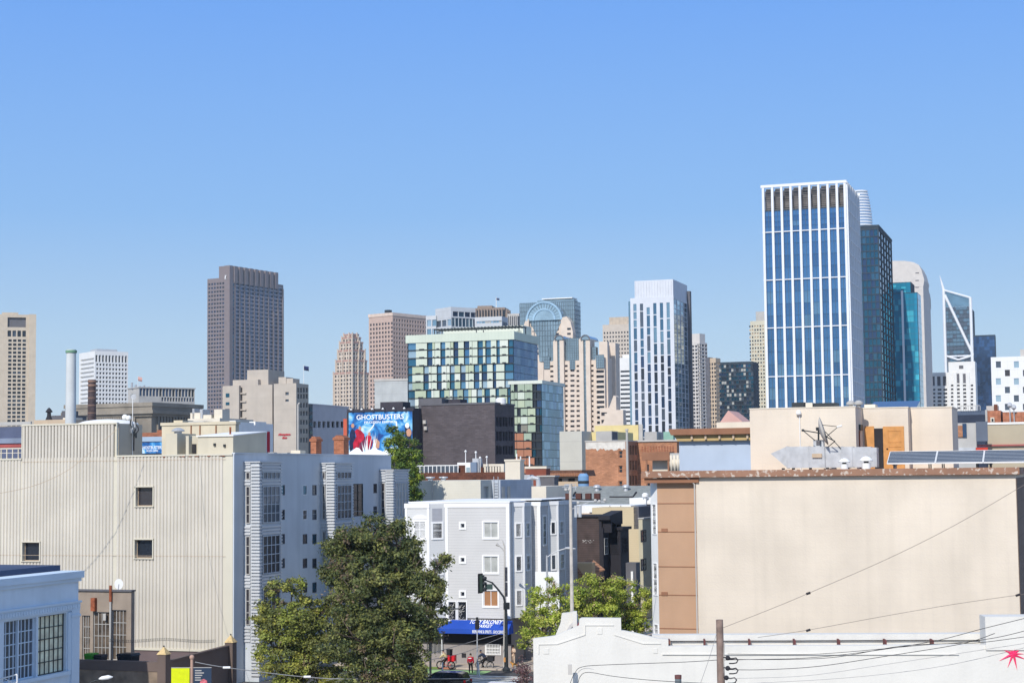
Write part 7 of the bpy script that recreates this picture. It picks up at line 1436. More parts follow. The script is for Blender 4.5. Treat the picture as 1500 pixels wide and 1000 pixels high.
q = MB(); q.box(fr, -.42, .42, .155, .19, z0-.15, z1+.15); e.part('backplate', q, m_black)
for k in range(3):
    zz = z1-(z1-z0)*(k+.5)/3; q = MB(); fr3 = fr; q.tube([fr.w(0, -.15, zz), fr.w(0, -.42, zz-.03)], .16, 12); e.part('visor', q, m_dmetal, hd_)
q = MB(); fr = Fr(tuple(X(716, 860))[:2], 0); q.box(fr, -.35, .35, -.03, .0, X(716, 863).z, X(716, 855).z); e.part('hanging_sign', q, mat('green_sign', C(70, 90, 84))); q = MB(); fr = Fr(tuple(X(742, 885))[:2], R(30)); q.box(fr, -.25, .25, -.15, .15, X(742, 892).z, X(742, 882).z); e.part('control_box', q, m_dmetal)
q = MB(); fr = Fr(tuple(X(742, 952))[:2], 0); q.box(fr, -.28, -.1, -.3, -.1, 1.0, 1.4); e.part('push_button', q, m_wood)
P = at(738.5, 972, 157); e = Th('street_lamp', 'old pole with narrow hanging banners and a hooked lamp arm behind the signal pole', 'street lamp', (P.x, P.y, .15)); X = lambda px, py: at(px, py, 157); q = MB(); q.tube([(P.x, P.y, .15), X(739.5, 880), X(739, 800), X(736.5, 792)], [.12, .1, .07, .05], 10); e.part('pole', q, m_grey)
q = MB(); q.tube([X(739, 812), X(738, 806), X(734, 801), X(729, 798)], .05, 8); q.tube([X(735, 790), X(739, 799)], .03, 6); e.part('hook_arm', q, m_grey); q = MB(); q.tube([X(727, 796.5), X(731, 799)], [.14, .08], 10); e.part('lamp_head', q, m_grey)
for (a, c_) in ((830, 851), (852, 873)): q = MB(); fr = Fr(tuple(X(741.5, 850))[:2], 0); q.box(fr, -.13, .13, -.2, -.17, X(741, c_).z, X(741, a).z); e.part('banner', q, mat('dark_banner_%d' % a, C(74, 76, 84), var=.4, sc=4))
P = at(699, 973, 154); e = Th('traffic_signal', 'thin signal post with a dark head in front of the blue awning', 'traffic signal', (P.x, P.y, .15)); X = lambda px, py: at(px, py, 154); q = MB(); q.tube([(P.x, P.y, 0), X(699, 903)], .055, 8); e.part('pole', q, m_metal); q = MB(); fr = Fr(tuple(X(699, 915))[:2], R(20)); q.box(fr, -.16, .16, -.14, .14, X(699, 921).z, X(699, 908).z); q.box(fr, -.08, .08, -.1, .1, X(699, 908).z, X(699, 903.5).z); e.part('signal_head', q, m_black)
P = at(660, 881, 159.5); e = Th('wall_lamp_arm', 'dark curved arm reaching from the tree to the iron grilles', 'lamp arm', tuple(at(632, 895, 155))); X = lambda px, py: at(px, py, 155); q = MB(); q.tube([X(630, 905), X(634, 899), X(641, 895), (X(650, 892)), X(657, 891), X(672, 891)], .06, 8); e.part('arm', q, m_dmetal); q = MB(); q.tube([X(630, 905), tuple(X(630, 905))[:2]+(0,)], .1, 8); e.part('post', q, m_dmetal)
# flexible delineators
for k, (px, lb) in enumerate(((648.5, 'white traffic post beside the red cargo bike'), (702.5, 'leaning white traffic post left of the second bicycle'))):
    P = at(px, 986.5, 18*F/(986.5-692)); e = Th('traffic_post', lb, 'traffic post', (P.x, P.y, 0), 'white flexible traffic posts'); q = MB(); top = (P.x-(.12 if k else .02), P.y, 1.35); q.tube([(P.x, P.y, 0), top], .055, 10); e.part('post', q, m_white); q = MB(); q.lathe((P.x, P.y), [(.17, 0), (.17, .05), (.08, .1)], 12); e.part('foot', q, m_ann)
q = MB(); P = at(647.5, 972, 160); q.tube([(P.x, P.y, .15), (P.x, P.y, at(647, 929, 160).z)], .05, 8); tag(q.build('sign_post', m_white), 'thin white awning support pole left of the market window', 'post')
# ================= trees
def leafm(name, c, tr=.25): return mat(name, c, rough=.55, var=.3, sc=1.2, spec=.35, trans=tr)
L_big = [leafm('leaf_olive', (.19, .20, .055, 1)), leafm('leaf_dark_green', (.075, .10, .035, 1)), leafm('leaf_yellow_green', (.29, .29, .08, 1)), leafm('leaf_brown', (.21, .15, .09, 1)), leafm('leaf_mid', (.13, .15, .045, 1))]
L_fre = [leafm('leaf_fresh', (0.507, 0.569, 0.084, 1), .35), leafm('leaf_fresh_dark', (0.229, 0.319, 0.053, 1), .3), leafm('leaf_lime', (0.650, 0.650, 0.148, 1), .35), leafm('leaf_twig', (0.507, 0.342, 0.210, 1), .1), leafm('leaf_fresh_mid', (0.381, 0.455, 0.073, 1), .35)]
L_pur = [leafm('leaf_purple', (0.175, 0.088, 0.088, 1)), leafm('leaf_purple_dark', (0.088, 0.052, 0.052, 1)), leafm('leaf_mauve', (0.385, 0.245, 0.228, 1)), leafm('leaf_purple_b', (0.140, 0.079, 0.088, 1)), leafm('leaf_purple_c', (0.228, 0.140, 0.140, 1))]
L_slm = [leafm('leaf_slim', (0.175, 0.263, 0.035, 1), .3), leafm('leaf_slim_dark', (0.052, 0.105, 0.026, 1)), leafm('leaf_slim_lime', (0.385, 0.455, 0.052, 1), .3), leafm('leaf_slim_mid', (0.123, 0.193, 0.035, 1)), leafm('leaf_slim_olive', (0.210, 0.245, 0.052, 1))]
m_bark = mat('bark', C(120, 104, 92), var=.3, sc=4)
def tree(label, clumps, base, mats, leaf=.26, dens=260, seed=1, trunk=.32, group=None, cat='tree', name='tree', mixw=(4, 3, 2, 1, 3), hollow=.4, squash=1.0, shift=0):
    rnd = random.Random(seed); base = Vector(base); e = Th(name, label, cat, tuple(base), group); q = MB(); n_m = len(mats); cs = []
    for (px, py, rp, Y) in clumps:
        Y = Y+shift
        c = at(px, py, Y); r = rp*Y/F; cs.append((c, r))
    pool = [i for i, w_ in enumerate(mixw) for _ in range(w_)]
    for (c, r) in cs:
        # each limb clump is broken into tufts so that the outline is uneven and the crown has holes
        nt_ = max(6, int(9*r*r)); 
        for t in range(nt_):
            while True:
                v = Vector((rnd.uniform(-1, 1), rnd.uniform(-1, 1), rnd.uniform(-1, 1)))
                if hollow < v.length < 1: break
            tc = c+Vector((v.x*r, v.y*r, v.z*r*squash)); tr_ = rnd.uniform(.3, .62)*min(1, .55+r*.25); tone = rnd.choice(pool); el_ = Vector((rnd.uniform(.6, 1.3), rnd.uniform(.6, 1.3), rnd.uniform(.4, .9))); nl = int(dens*tr_*tr_*rnd.uniform(.6, 1.2)/1.0)
            for k in range(nl):
                d = Vector((rnd.gauss(0, 1)*el_.x, rnd.gauss(0, 1)*el_.y, rnd.gauss(0, 1)*el_.z)); p = tc+d*tr_*.62; d.normalize()
                a = Vector((rnd.gauss(0, 1), rnd.gauss(0, 1), rnd.gauss(.1, .7))).normalized(); nn = (d*.7+Vector((rnd.gauss(0, .6), rnd.gauss(0, .6), rnd.gauss(.5, .5)))).normalized(); a = (a-nn*a.dot(nn)).normalized(); b_ = nn.cross(a); s = leaf*rnd.uniform(.55, 1.25)
                n0 = len(q.v); q.v += [p-a*s*.5, p+b_*s*.26-nn*s*.08, p+a*s*.5, p-b_*s*.26-nn*s*.08]; q.f.append((n0, n0+1, n0+2, n0+3)); q.m.append(tone if rnd.random() < .6 else rnd.choice(pool))
    e.part('crown', q, mats)
    q = MB(); top = sum((c for c, r in cs), Vector())/len(cs); mid = base.lerp(Vector((top.x, top.y, top.z)), .55); q.tube([base-Vector((0, 0, .1)), base+Vector((.05, 0, .6)), base.lerp(mid, .6)+Vector((.1, .1, 0)), mid, top], [trunk*1.35, trunk, trunk*.85, trunk*.7, trunk*.3], 10); e.part('trunk', q, m_bark, smooth=True)
    for k, (c, r) in enumerate(cs):
        s = base.lerp(mid, rnd.uniform(.55, 1.0)) if k % 3 else mid.lerp(top, rnd.random()*.6); m1 = s.lerp(c, .5)+Vector((rnd.uniform(-.3, .3), rnd.uniform(-.3, .3), -.25*r)); q = MB(); q.tube([s, m1, c, c+Vector((rnd.uniform(-.6, .6)*r, -.3*r, .7*r))], [trunk*.4, trunk*.28, trunk*.16, trunk*.04], 6)
        for j in range(4):
            v = Vector((rnd.uniform(-1, 1), rnd.uniform(-1, .6), rnd.uniform(-.4, 1))).normalized()*r*.95; q.tube([c, c+v*.55+Vector((0, 0, -.1)), c+v], [trunk*.13, trunk*.08, trunk*.03], 5)
        e.part('limb', q, m_bark, smooth=True)
    return e
g = lambda px, Y: (lambda p: (p.x, p.y, 0))(at(px, 1000, Y))
tree('big dark olive tree filling the street in front of the loft and grey house', [(545, 788, 34, 147), (512, 800, 32, 146), (582, 798, 34, 147), (497, 836, 30, 145), (555, 835, 46, 146), (600, 842, 36, 146), (622, 862, 28, 145), (642, 826, 15, 145), (640, 880, 20, 145), (622, 912, 28, 144), (530, 880, 46, 143), (590, 905, 42, 143), (520, 935, 46, 141), (575, 955, 42, 141), (610, 948, 24, 142), (540, 995, 44, 140), (598, 990, 24, 141), (648, 862, 9, 145), (490, 880, 14, 144), (496, 905, 22, 142)],
     g(548, 136), L_big, .27, 1000, 11, .45, mixw=(10, 7, 4, 2, 8), shift=-10)
tree('yellow-green bushy tree in front of the loft corner left of the big olive tree', [(400, 866, 17, 137), (428, 858, 15, 137), (448, 886, 22, 138), (400, 900, 28, 137), (430, 915, 34, 136), (395, 940, 26, 136), (455, 940, 36, 137), (410, 975, 32, 135), (462, 985, 36, 136), (425, 1000, 32, 135), (470, 898, 14, 138)],
     g(430, 135), [leafm('leaf_gold_green', (0.298, 0.333, 0.061, 1), .3), L_big[0], leafm('leaf_gold', (0.420, 0.403, 0.079, 1), .3), L_big[3], L_big[4]], .26, 1000, 5, .3, mixw=(10, 6, 5, 1, 6), shift=-3)
tree('slender bright green tree standing before the film billboard', [(583, 640, 13, 192), (578, 655, 17, 192), (600, 652, 13, 192), (588, 672, 22, 192), (606, 680, 12, 192), (594, 692, 20, 192), (608, 700, 12, 192), (598, 715, 20, 192), (600, 733, 20, 192), (574, 630, 7, 192), (612, 664, 6, 192)],
     g(596, 192), L_slm, .27, 950, 8, .22, mixw=(4, 3, 3, 4, 2))
tree('light green street tree beside the grey apartment house', [(792, 868, 17, 147), (812, 872, 18, 147), (830, 868, 14, 148), (783, 893, 20, 147), (806, 896, 20, 147), (800, 920, 22, 146), (776, 920, 18, 146), (768, 940, 14, 146), (790, 945, 16, 146), (826, 890, 16, 148), (766, 905, 8, 146), (806, 850, 8, 147)],
     g(800, 147), L_fre, .24, 700, 21, .16, 'light green street trees', mixw=(6, 3, 3, 1, 5), hollow=.3)
tree('light green street tree between the pale pole and the brown strip', [(858, 866, 22, 160), (880, 852, 14, 160), (884, 876, 24, 160), (856, 895, 24, 160), (885, 905, 26, 160), (846, 875, 12, 160), (865, 850, 10, 160), (895, 858, 12, 160)],
     g(868, 160), L_fre, .24, 800, 22, .18, 'light green street trees', mixw=(6, 3, 3, 1, 5), hollow=.3)
tree('light green street tree closest to the tall beige building', [(915, 866, 20, 164), (938, 876, 16, 164), (912, 892, 24, 164), (938, 902, 22, 164), (920, 918, 22, 164), (950, 890, 10, 164), (900, 915, 18, 164), (905, 852, 9, 164)],
     g(922, 164), L_fre, .24, 800, 23, .18, 'light green street trees', mixw=(6, 4, 3, 1, 5), hollow=.3)
tree('dark purple leaved bush at the left end of the white parapet building', [(768, 972, 12, 128), (775, 985, 12, 128), (762, 990, 11, 128), (772, 1000, 12, 128), (757, 1003, 8, 128)], g(768, 128), L_pur, .2, 260, 31, .1, cat='bush', name='purple_bush')

# ================= people
m_skin = mat('skin', (.42, .25, .17, 1), rough=.5, var=.05); m_skin2 = mat('dark_skin', (.20, .11, .07, 1), rough=.5, var=.05); m_hair = mat('dark_hair', (.02, .015, .012, 1), rough=.5)
m_tee = mat('cream_shirt', C(226, 204, 160)); m_jred = mat('crimson_jacket', C(190, 26, 52), var=.06); m_jnav = mat('navy_hoodie', C(48, 58, 82), var=.1); m_pan = mat('black_trousers', C(38, 36, 40), var=.1); m_brt = mat('beige_outfit', C(224, 196, 170), var=.06); m_shoe = mat('shoe_rubber', C(60, 56, 56))
def skin(name, pts, edges, rad, m, root, parent=None, lv=1):
    me = bpy.data.meshes.new(name); me.from_pydata([tuple(p) for p in pts], edges, []); o = bpy.data.objects.new('tmp', me); COL.objects.link(o)
    o.modifiers.new('s', 'SKIN'); sv = me.skin_vertices[0].data
    for i, r in enumerate(rad): sv[i].radius = (r, r) if not isinstance(r, tuple) else r; sv[i].use_root = (i == 0)
    s2 = o.modifiers.new('u', 'SUBSURF'); s2.levels = lv; s2.render_levels = lv
    dg = bpy.context.evaluated_depsgraph_get(); m2 = bpy.data.meshes.new_from_object(o.evaluated_get(dg)); bpy.data.objects.remove(o); m2.name = name; m2.materials.clear(); m2.materials.append(m); m2.polygons.foreach_set('use_smooth', [True]*len(m2.polygons))
    o = bpy.data.objects.new(name, m2); COL.objects.link(o); o.parent = parent or root; return o
def lerp3(a, c, t): return tuple(a[i]+(c[i]-a[i])*t for i in range(3))
def person(label, loc, rz, J, top, legs, skn=m_skin, hair=m_hair, hood=False):
    """J: joints in metres, facing +x, z up"""
    e = empty('person', label, 'person', loc); e.rotation_euler = (0, 0, rz)
    K = ['pelvis', 'chest', 'neck', 'jaw', 'skull', 'sl', 'el', 'hl', 'sr', 'er', 'hr', 'pl', 'kl', 'fl', 'tl', 'pr', 'kr', 'fr', 'tr']
    P = {k: Vector(J[k]) for k in K}; rad = dict(pelvis=.13, chest=(.12, .15), neck=.055, jaw=.075, skull=.095, sl=.065, el=.045, hl=.03, sr=.065, er=.045, hr=.03, pl=.085, kl=.06, fl=.04, tl=.035, pr=.085, kr=.06, fr=.04, tr=.035)
    E = [('pelvis', 'chest'), ('chest', 'neck'), ('neck', 'jaw'), ('jaw', 'skull'), ('chest', 'sl'), ('sl', 'el'), ('el', 'hl'), ('chest', 'sr'), ('sr', 'er'), ('er', 'hr'), ('pelvis', 'pl'), ('pl', 'kl'), ('kl', 'fl'), ('fl', 'tl'), ('pelvis', 'pr'), ('pr', 'kr'), ('kr', 'fr'), ('fr', 'tr')]
    pts = [P[k] for k in K]; rr = [rad[k] for k in K]; ed = [(K.index(a), K.index(c)) for a, c in E]
    hd = (P['skull']-P['jaw']); fwd = Vector((1, 0, 0)); pts += [P['jaw']+hd*.35+fwd*.095]; rr += [.022]; ed.append((K.index('jaw'), len(pts)-1))      # nose
    for s_, h in (('l', 'hl'), ('r', 'hr')):
        el = P['e'+s_]; hv = P[h]; d = (hv-el).normalized(); sd_ = d.orthogonal().normalized(); palm = hv+d*.06; pts.append(palm); rr.append(.03); pi = len(pts)-1; ed.append((K.index(h), pi))
        for j in range(4):
            b0 = palm+sd_*(.03-.02*j)+d*.03; l_ = (.065, .075, .07, .055)[j]; pts += [b0, b0+d*l_*.6, b0+d*l_+Vector((0, 0, -.02))]; rr += [.010, .009, .008]; n = len(pts); ed += [(pi, n-3), (n-3, n-2), (n-2, n-1)]
        pts += [palm+sd_*.045, palm+sd_*.065+d*.04]; rr += [.011, .009]; n = len(pts); ed += [(pi, n-2), (n-2, n-1)]
    body = skin('body', pts, ed, rr, skn, e)
    def garment(nm, keys, grow, m, ends={}):
        ks = [k for k in keys]; pp = [P[k] if k not in ends else Vector(ends[k]) for k in ks]; r_ = [tuple(x+grow for x in rad[k]) if isinstance(rad[k], tuple) else rad[k]+grow for k in ks]; skin(nm, pp, [(ks.index(a), ks.index(c)) for a, c in E if a in ks and c in ks], r_, m, e)
    garment('trousers', ['pelvis', 'pl', 'kl', 'fl', 'pr', 'kr', 'fr'], .022, legs); garment('jacket', ['chest', 'pelvis', 'sl', 'el', 'hl', 'sr', 'er', 'hr'], .035, top)
    garment('shoe', ['fl', 'tl'], .02, m_shoe); garment('shoe', ['fr', 'tr'], .02, m_shoe)
    q = MB(); c = P['skull']; 
    ctr = c+Vector((-.018, 0, .012)); rings = [[ctr+Vector((.108*math.sin(t)*math.cos(a), .1*math.sin(t)*math.sin(a), .11*math.cos(t))) for a in [2*math.pi*j/12 for j in range(12)]] for t in (1.75, 1.35, .95, .5, .08)]
    q.tube_raw(rings); h_ = q.build('hair' if not hood else 'hood', hair, e, None, smooth=True)
    for sy in (-1, 1): q = MB(); cc = c+Vector((.085, sy*.034, -.045)); q.tube([cc, cc+Vector((.012, 0, 0))], .013, 6); q.build('eye', m_hair, e)
    q = MB(); cc = P['jaw']+Vector((.075, 0, -.005)); q.tube([cc+Vector((0, -.022, 0)), cc+Vector((.006, 0, 0)), cc+Vector((0, .022, 0))], .007, 5); q.build('mouth', mat('lips', (.3, .1, .09, 1)), e)
    for sy in (-1, 1): q = MB(); cc = P['jaw'].lerp(P['skull'], .5)+Vector((-.01, sy*.085, 0)); q.tube([cc+Vector((0, 0, -.03)), cc+Vector((0, sy*.015, 0)), cc+Vector((0, 0, .03))], .012, 6); q.build('ear', skn, e)
    return e
def J_stand(w_=.17, arm=.18, fold=False):
    z = 0
    J = dict(pelvis=(0, 0, .93), chest=(0, 0, 1.28), neck=(0, 0, 1.48), jaw=(.02, 0, 1.58), skull=(.01, 0, 1.68), pl=(0, .1, .86), kl=(.03, .11, .48), fl=(-.02, .12, .08), tl=(.15, .14, .04), pr=(0, -.1, .86), kr=(.06, -.12, .48), fr=(.05, -.14, .08), tr=(.22, -.15, .04),
             sl=(0, .19, 1.4), el=(-.02, .26, 1.12), hl=(.08, .26, .9), sr=(0, -.19, 1.4), er=(-.02, -.26, 1.12), hr=(.08, -.26, .9))
    if fold: J.update(el=(.05, .25, 1.14), hl=(.26, .08, 1.22), er=(.05, -.25, 1.14), hr=(.26, -.06, 1.18))
    return J
def J_ride(lean=.28):
    return dict(pelvis=(-.12, 0, 1.0), chest=(lean*.5, 0, 1.32), neck=(lean*.85, 0, 1.48), jaw=(lean+.06, 0, 1.56), skull=(lean+.05, 0, 1.66), pl=(-.08, .1, .95), kl=(.30, .13, .78), fl=(.12, .13, .38), tl=(.28, .13, .34), pr=(-.08, -.1, .95), kr=(.22, -.13, .62), fr=(.10, -.13, .22), tr=(.27, -.13, .2),
                sl=(lean*.7, .19, 1.4), el=(lean+.15, .24, 1.18), hl=(.52, .2, 1.06), sr=(lean*.7, -.19, 1.4), er=(lean+.15, -.24, 1.18), hr=(.52, -.2, 1.06))
def ground_at(px, py, dz=0):
    d = ray(px, py); t = (dz-18)/d.z; return CAM+d*t
DIRL = GA+math.pi      # facing left along the street
def bicycle(label, loc, rz, frame_m, rim=.34, fat=.045, box=None):
    e = empty('cargo_bicycle', label, 'bicycle', loc); e.rotation_euler = (0, 0, rz); m_t = mat('tyre_rubber', C(46, 44, 44))
    V = Vector
    for x in (-.55, .55):
        q = MB(); n = 24; q.tube([V((x+rim*math.cos(2*math.pi*i/n), 0, rim+fat+rim*math.sin(2*math.pi*i/n)-.0)) for i in range(n+1)], fat, 8); wh = q.build('wheel', m_t, e, None, smooth=True)
        q = MB(); q.tube([V((x+(rim-.05)*math.cos(2*math.pi*i/n), 0, rim+fat+(rim-.05)*math.sin(2*math.pi*i/n))) for i in range(n+1)], .014, 6)
        for i in range(10): a = math.pi*i/5; q.tube([V((x, 0, rim+fat)), V((x+(rim-.04)*math.cos(a), 0, rim+fat+(rim-.04)*math.sin(a)))], .004, 4)
        q.tube([V((x, -.05, rim+fat)), V((x, .05, rim+fat))], .03, 8); q.build('rim', m_metal, wh)
    q = MB(); ax = rim+fat; bb = V((-.05, 0, .3)); st = V((-.2, 0, .78)); hd = V((.38, 0, .86)); q.tube([V((-.55, .0, ax)), bb, hd-V((-.02, 0, .12))], .024, 8); q.tube([bb, st], .022, 8); q.tube([st-V((0, 0, .08)), hd-V((0, 0, .03))], .02, 8); q.tube([V((-.55, .04, ax)), st-V((0, 0, .1))], .014, 6); q.tube([V((-.55, -.04, ax)), st-V((0, 0, .1))], .014, 6); q.build('frame', frame_m, e)
    q = MB(); q.tube([V((.55, .05, ax)), V((.42, .03, .72)), hd+V((0, 0, .1))], .02, 8); q.tube([V((.55, -.05, ax)), V((.42, -.03, .72))], .02, 8); q.build('fork', m_dmetal, e)
    q = MB(); q.tube([V((.46, -.28, 1.02)), V((.38, -.1, .98)), V((.38, .1, .98)), V((.46, .28, 1.02))], .016, 8); q.tube([hd, V((.38, 0, .98))], .018, 8); q.build('handlebar', m_dmetal, e)
    q = MB(); q.box(Fr((-.22, 0), 0), -.14, .12, -.07, .07, .84, .89); q.tube([st, V((-.21, 0, .85))], .016, 6); q.build('saddle', m_black, e)
    q = MB(); q.tube([bb+V((0, .09, 0)), bb+V((.12, .1, .1))], .014, 6); q.tube([bb+V((0, -.09, 0)), bb+V((-.12, -.1, -.1))], .014, 6); q.tube([bb-V((0, .1, 0)), bb+V((0, .1, 0))], .05, 10); q.build('crank', m_metal, e)
    q = MB(); q.box(Fr((-.62, 0), 0), -.25, .25, -.1, .1, .74, .76); q.tube([V((-.8, .08, .75)), V((-.55, .06, ax))], .01, 5); q.tube([V((-.8, -.08, .75)), V((-.55, -.06, ax))], .01, 5); q.build('rear_rack', m_dmetal, e)
    return e
def crate(label, loc, rz, m, s=(.5, .45, .42), nm='delivery_box'):
    e = empty(nm, label, 'box', loc); e.rotation_euler = (0, 0, rz); q = MB(); fr = Fr((0, 0), 0); a, d, h = s; q.prism(fr, [(-a/2, 0), (a/2, 0), (a/2+.03, h), (-a/2-.03, h)], -d/2, d/2); q.build('box_body', m, e); q = MB(); q.box(fr, -a/2-.05, a/2+.05, -d/2-.02, d/2+.02, h+.002, h+.05); q.build('box_lid', m, e); return e
def off(P, rz, x, y=0, z=0): return Vector((P.x+x*math.cos(rz)-y*math.sin(rz), P.y+x*math.sin(rz)+y*math.cos(rz), P.z+z))
B1 = ground_at(653, 979.5); bicycle('black fat tyred bicycle under the rider with the red box', tuple(B1), DIRL, m_red, .33, .06); person('bicycle rider in a cream shirt and dark trousers carrying a big black bag', tuple(off(B1, DIRL, 0)), DIRL, J_ride(.22), m_tee, m_pan)
m_rbx = mat('red_plastic_box', C(226, 24, 40), rough=.5, var=.03); crate('bright red delivery box on the rear rack of the left bicycle', tuple(off(B1, DIRL, -.62, 0, .765)), DIRL, m_rbx, (.62, .5, .48))
e = crate('large black square backpack on the cream shirted rider', tuple(off(B1, DIRL, -.38, 0, 1.27)), DIRL, m_black, (.4, .42, .52), 'delivery_backpack')
R_ = ground_at(689.5, 985.5); person('person in a crimson jacket and black trousers standing in the bike lane', tuple(R_), R(75), J_stand(), m_jred, m_pan)
fr = Fr((R_.x, R_.y), R(75)-math.pi/2)
q = MB(); q.box(Fr(tuple(off(R_, R(75), -.2))[:2], R(-15)), -.14, .14, -.012, .012, 1.33, 1.4); tag(q.build('jacket_print', m_white), 'white print panel on the back of the crimson jacket', 'print')
B2 = ground_at(710, 979.5); bicycle('white framed bicycle of the navy rider near the market window', tuple(B2), DIRL, m_ann, .33, .045); person('bicycle rider in a navy hoodie leaning over the handlebar', tuple(B2), DIRL, J_ride(.34), m_jnav, m_pan, m_skin2, m_jnav, True)
crate('black cargo box on the rear rack of the right bicycle', tuple(off(B2, DIRL, -.62, 0, .765)), DIRL, m_black, (.55, .45, .4))
S_ = ground_at(752, 972.5, .15); person('person in pale beige clothes standing with folded arms beside the market corner', tuple(S_), R(-120), J_stand(fold=True), m_brt, m_brt)
# dog by the beige person
Dg = ground_at(753.5, 979, .0); Dg = ground_at(754, 978.5, .0); e = empty('dog', 'small golden dog standing in front of the person in beige', 'dog', tuple(Dg)); e.rotation_euler = (0, 0, R(200)); m_dog = mat('golden_fur', C(222, 160, 84), var=.1)
pts = [(-.2, 0, .38), (0, 0, .40), (.2, 0, .42), (.32, 0, .52), (.40, 0, .60), (.5, 0, .57), (-.3, 0, .42), (-.42, 0, .55)]; rr = [.09, .09, .115, .07, .07, .035, .03, .02]; ed = [(0, 1), (1, 2), (2, 3), (3, 4), (4, 5), (0, 6), (6, 7)]
for sx, sy, k, x in ((2, .07, .2, .22), (2, -.07, .2, .2), (0, .07, .2, -.2), (0, -.07, .2, -.24)):
    n = len(pts); kn = .06 if sx == 0 else 0
    pts += [(x, sy, .3), (x+kn, sy, .22), (x-kn*.8, sy, .12), (x, sy, .02), (x+.05, sy, .015)]; rr += [.05, .035, .022, .02, .02]; ed += [(sx, n), (n, n+1), (n+1, n+2), (n+2, n+3), (n+3, n+4)]
skin('body', [Vector(p) for p in pts], ed, rr, m_dog, e)
for sy in (-1, 1): q = MB(); q.tube([Vector((.38, sy*.06, .66)), Vector((.36, sy*.09, .58))], [.03, .015], 6); q.build('ear', m_dog, e)

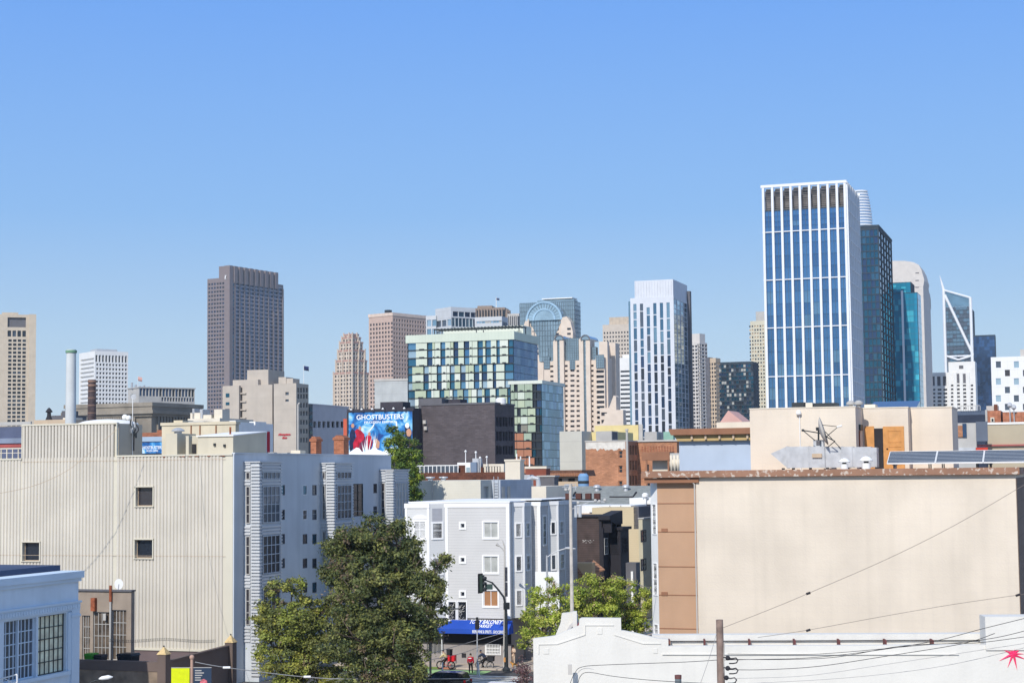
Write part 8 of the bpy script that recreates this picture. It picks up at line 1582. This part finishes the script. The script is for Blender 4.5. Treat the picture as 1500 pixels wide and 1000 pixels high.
# ================= cars
m_glz = glass('car_glass', (.03, .04, .05, 1), metal=.2, rough=.05)
def car(label, loc, rz, paint, L=4.6, W=1.85, H=1.65, group=None):
    e = empty('parked_car', label, 'car', loc, group); e.rotation_euler = (0, 0, rz); fr = Fr((0, 0), 0); w2 = W/2
    prof = [(-L/2, .45), (-L/2, .95), (-L/2+.15, 1.05), (-L/2+.3, H-.1), (-L/2+.7, H), (.35, H), (1.15, 1.08), (L/2-.3, .95), (L/2, .75), (L/2, .4), (L/2-.3, .28), (-L/2+.2, .28)]
    sec = []
    q = MB(); n = len(prof); ys_ = [(-w2, .0), (-w2*.98, 1)]
    for y, tap in ((-w2+.08, .06), (-w2, 0), (w2, 0), (w2-.08, .06)):
        for x, z in prof:
            k = max(0, (z-.95)/(H-.95)); yy = y-math.copysign(.2*k, y); q.v.append(Vector((x*(1-tap*.3), yy, z+(tap*.15 if z < .6 else -tap*.3))))
    for s_ in range(3):
        for i in range(n): q.f.append((s_*n+i, s_*n+(i+1) % n, (s_+1)*n+(i+1) % n, (s_+1)*n+i)); q.m.append(0)
    q.f.append(tuple(range(n-1, -1, -1))); q.f.append(tuple(range(3*n, 4*n))); q.m += [0, 0]; bd = q.build('body', paint, e)
    for sy in (-1, 1):
        for (x0, x1, x2, x3) in ((-L/2+.5, -L/2+.75, -.35, -.35), (-.25, -.25, .3, .85)):
            yb, yt = sy*(w2-.035), sy*(w2-.185); q = MB(); q.v = [Vector((x0, yb, 1.1)), Vector((x3, yb, 1.1)), Vector((x2, yt, H-.12)), Vector((x1, yt, H-.12))]; q.v += [v-Vector((0, sy*.05, 0)) for v in q.v]; q.f = [(0, 1, 2, 3), (7, 6, 5, 4), (0, 4, 5, 1), (1, 5, 6, 2), (2, 6, 7, 3), (3, 7, 4, 0)]; q.m = [0]*6; q.build('window', m_glz, e)
    for (xa, za, xb, zb, nm) in ((.45, H-.05, 1.13, 1.13, 'windscreen'), (-L/2+.27, H-.22, -L/2+.14, 1.1, 'rear_window')):
        q = MB(); sg = 1 if nm == 'windscreen' else -1; q.v = [Vector((xb+.03*sg, -w2+.2, zb)), Vector((xb+.03*sg, w2-.2, zb)), Vector((xa+.03*sg, w2-.3, za)), Vector((xa+.03*sg, -w2+.3, za))]; q.v += [v-Vector((.04*sg, 0, .02)) for v in q.v]; q.f = [(0, 1, 2, 3), (7, 6, 5, 4), (0, 4, 5, 1), (1, 5, 6, 2), (2, 6, 7, 3), (3, 7, 4, 0)]; q.m = [0]*6; q.build(nm, m_glz, e)
    for x in (-L/2+.8, L/2-.85):
        for sy in (-1, 1):
            q = MB(); q.tube([Vector((x, sy*(w2-.2), .34)), Vector((x, sy*(w2+.01), .34))], .34, 20); wh = q.build('wheel', m_black, e); q = MB(); q.tube([Vector((x, sy*(w2-.0), .34)), Vector((x, sy*(w2+.02), .34))], .2, 12); q.build('rim', m_metal, wh)
    for sy in (-1, 1):
        q = MB(); q.box(fr, -L/2-.02, -L/2+.1, sy*(w2-.3), sy*(w2-.03), .8, 1.05); q.build('tail_light', mat('tail_light_red', (.5, .01, .01, 1), rough=.2), e); q = MB(); q.box(fr, L/2-.12, L/2+.0, sy*(w2-.35), sy*(w2-.08), .62, .76); q.build('headlight', m_white, e); q = MB(); q.box(fr, .6, .8, sy*(w2), sy*(w2+.17), 1.05, 1.2); q.build('wing_mirror', paint, e)
    return e
m_cblk = mat('black_car_paint', (.018, .018, .022, 1), rough=.15, spec=.7, var=.05); m_cdk = mat('dark_grey_car_paint', (.05, .055, .06, 1), rough=.2, spec=.6); m_cwt = mat('white_car_paint', (.75, .75, .75, 1), rough=.2, spec=.6)
car('glossy black car at the bottom edge with a red tail light', tuple(ground_at(648, 1012)), DIRL, m_cblk)
car('dark grey van half hidden under the big olive tree', tuple(ground_at(596, 996)), GA+math.pi/2, m_cdk, 4.9, 1.95, 2.0)
car('white car whose roof just shows at the bottom edge of the crossing', tuple(ground_at(722, 1027)), DIRL, m_cwt, H=1.5)
# ================= thin air haze
q = MB(); fz = Fr((0, 0), 0); q.box(fz, -1500, 1500, -60, 2700, -1.2, 330); hz = q.build('haze', []); hz['kind'] = 'stuff'; hm = bpy.data.materials.new('haze'); hm.use_nodes = True; n_ = hm.node_tree
for x in list(n_.nodes):
    if x.type != 'OUTPUT_MATERIAL': n_.nodes.remove(x)
pv = n_.nodes.new('ShaderNodeVolumePrincipled'); pv.inputs['Color'].default_value = (.86, .95, 1, 1); pv.inputs['Density'].default_value = 0.00009; pv.inputs['Anisotropy'].default_value = .2
n_.links.new(pv.outputs[0], n_.nodes['Material Output'].inputs['Volume']); hz.data.materials.append(hm)
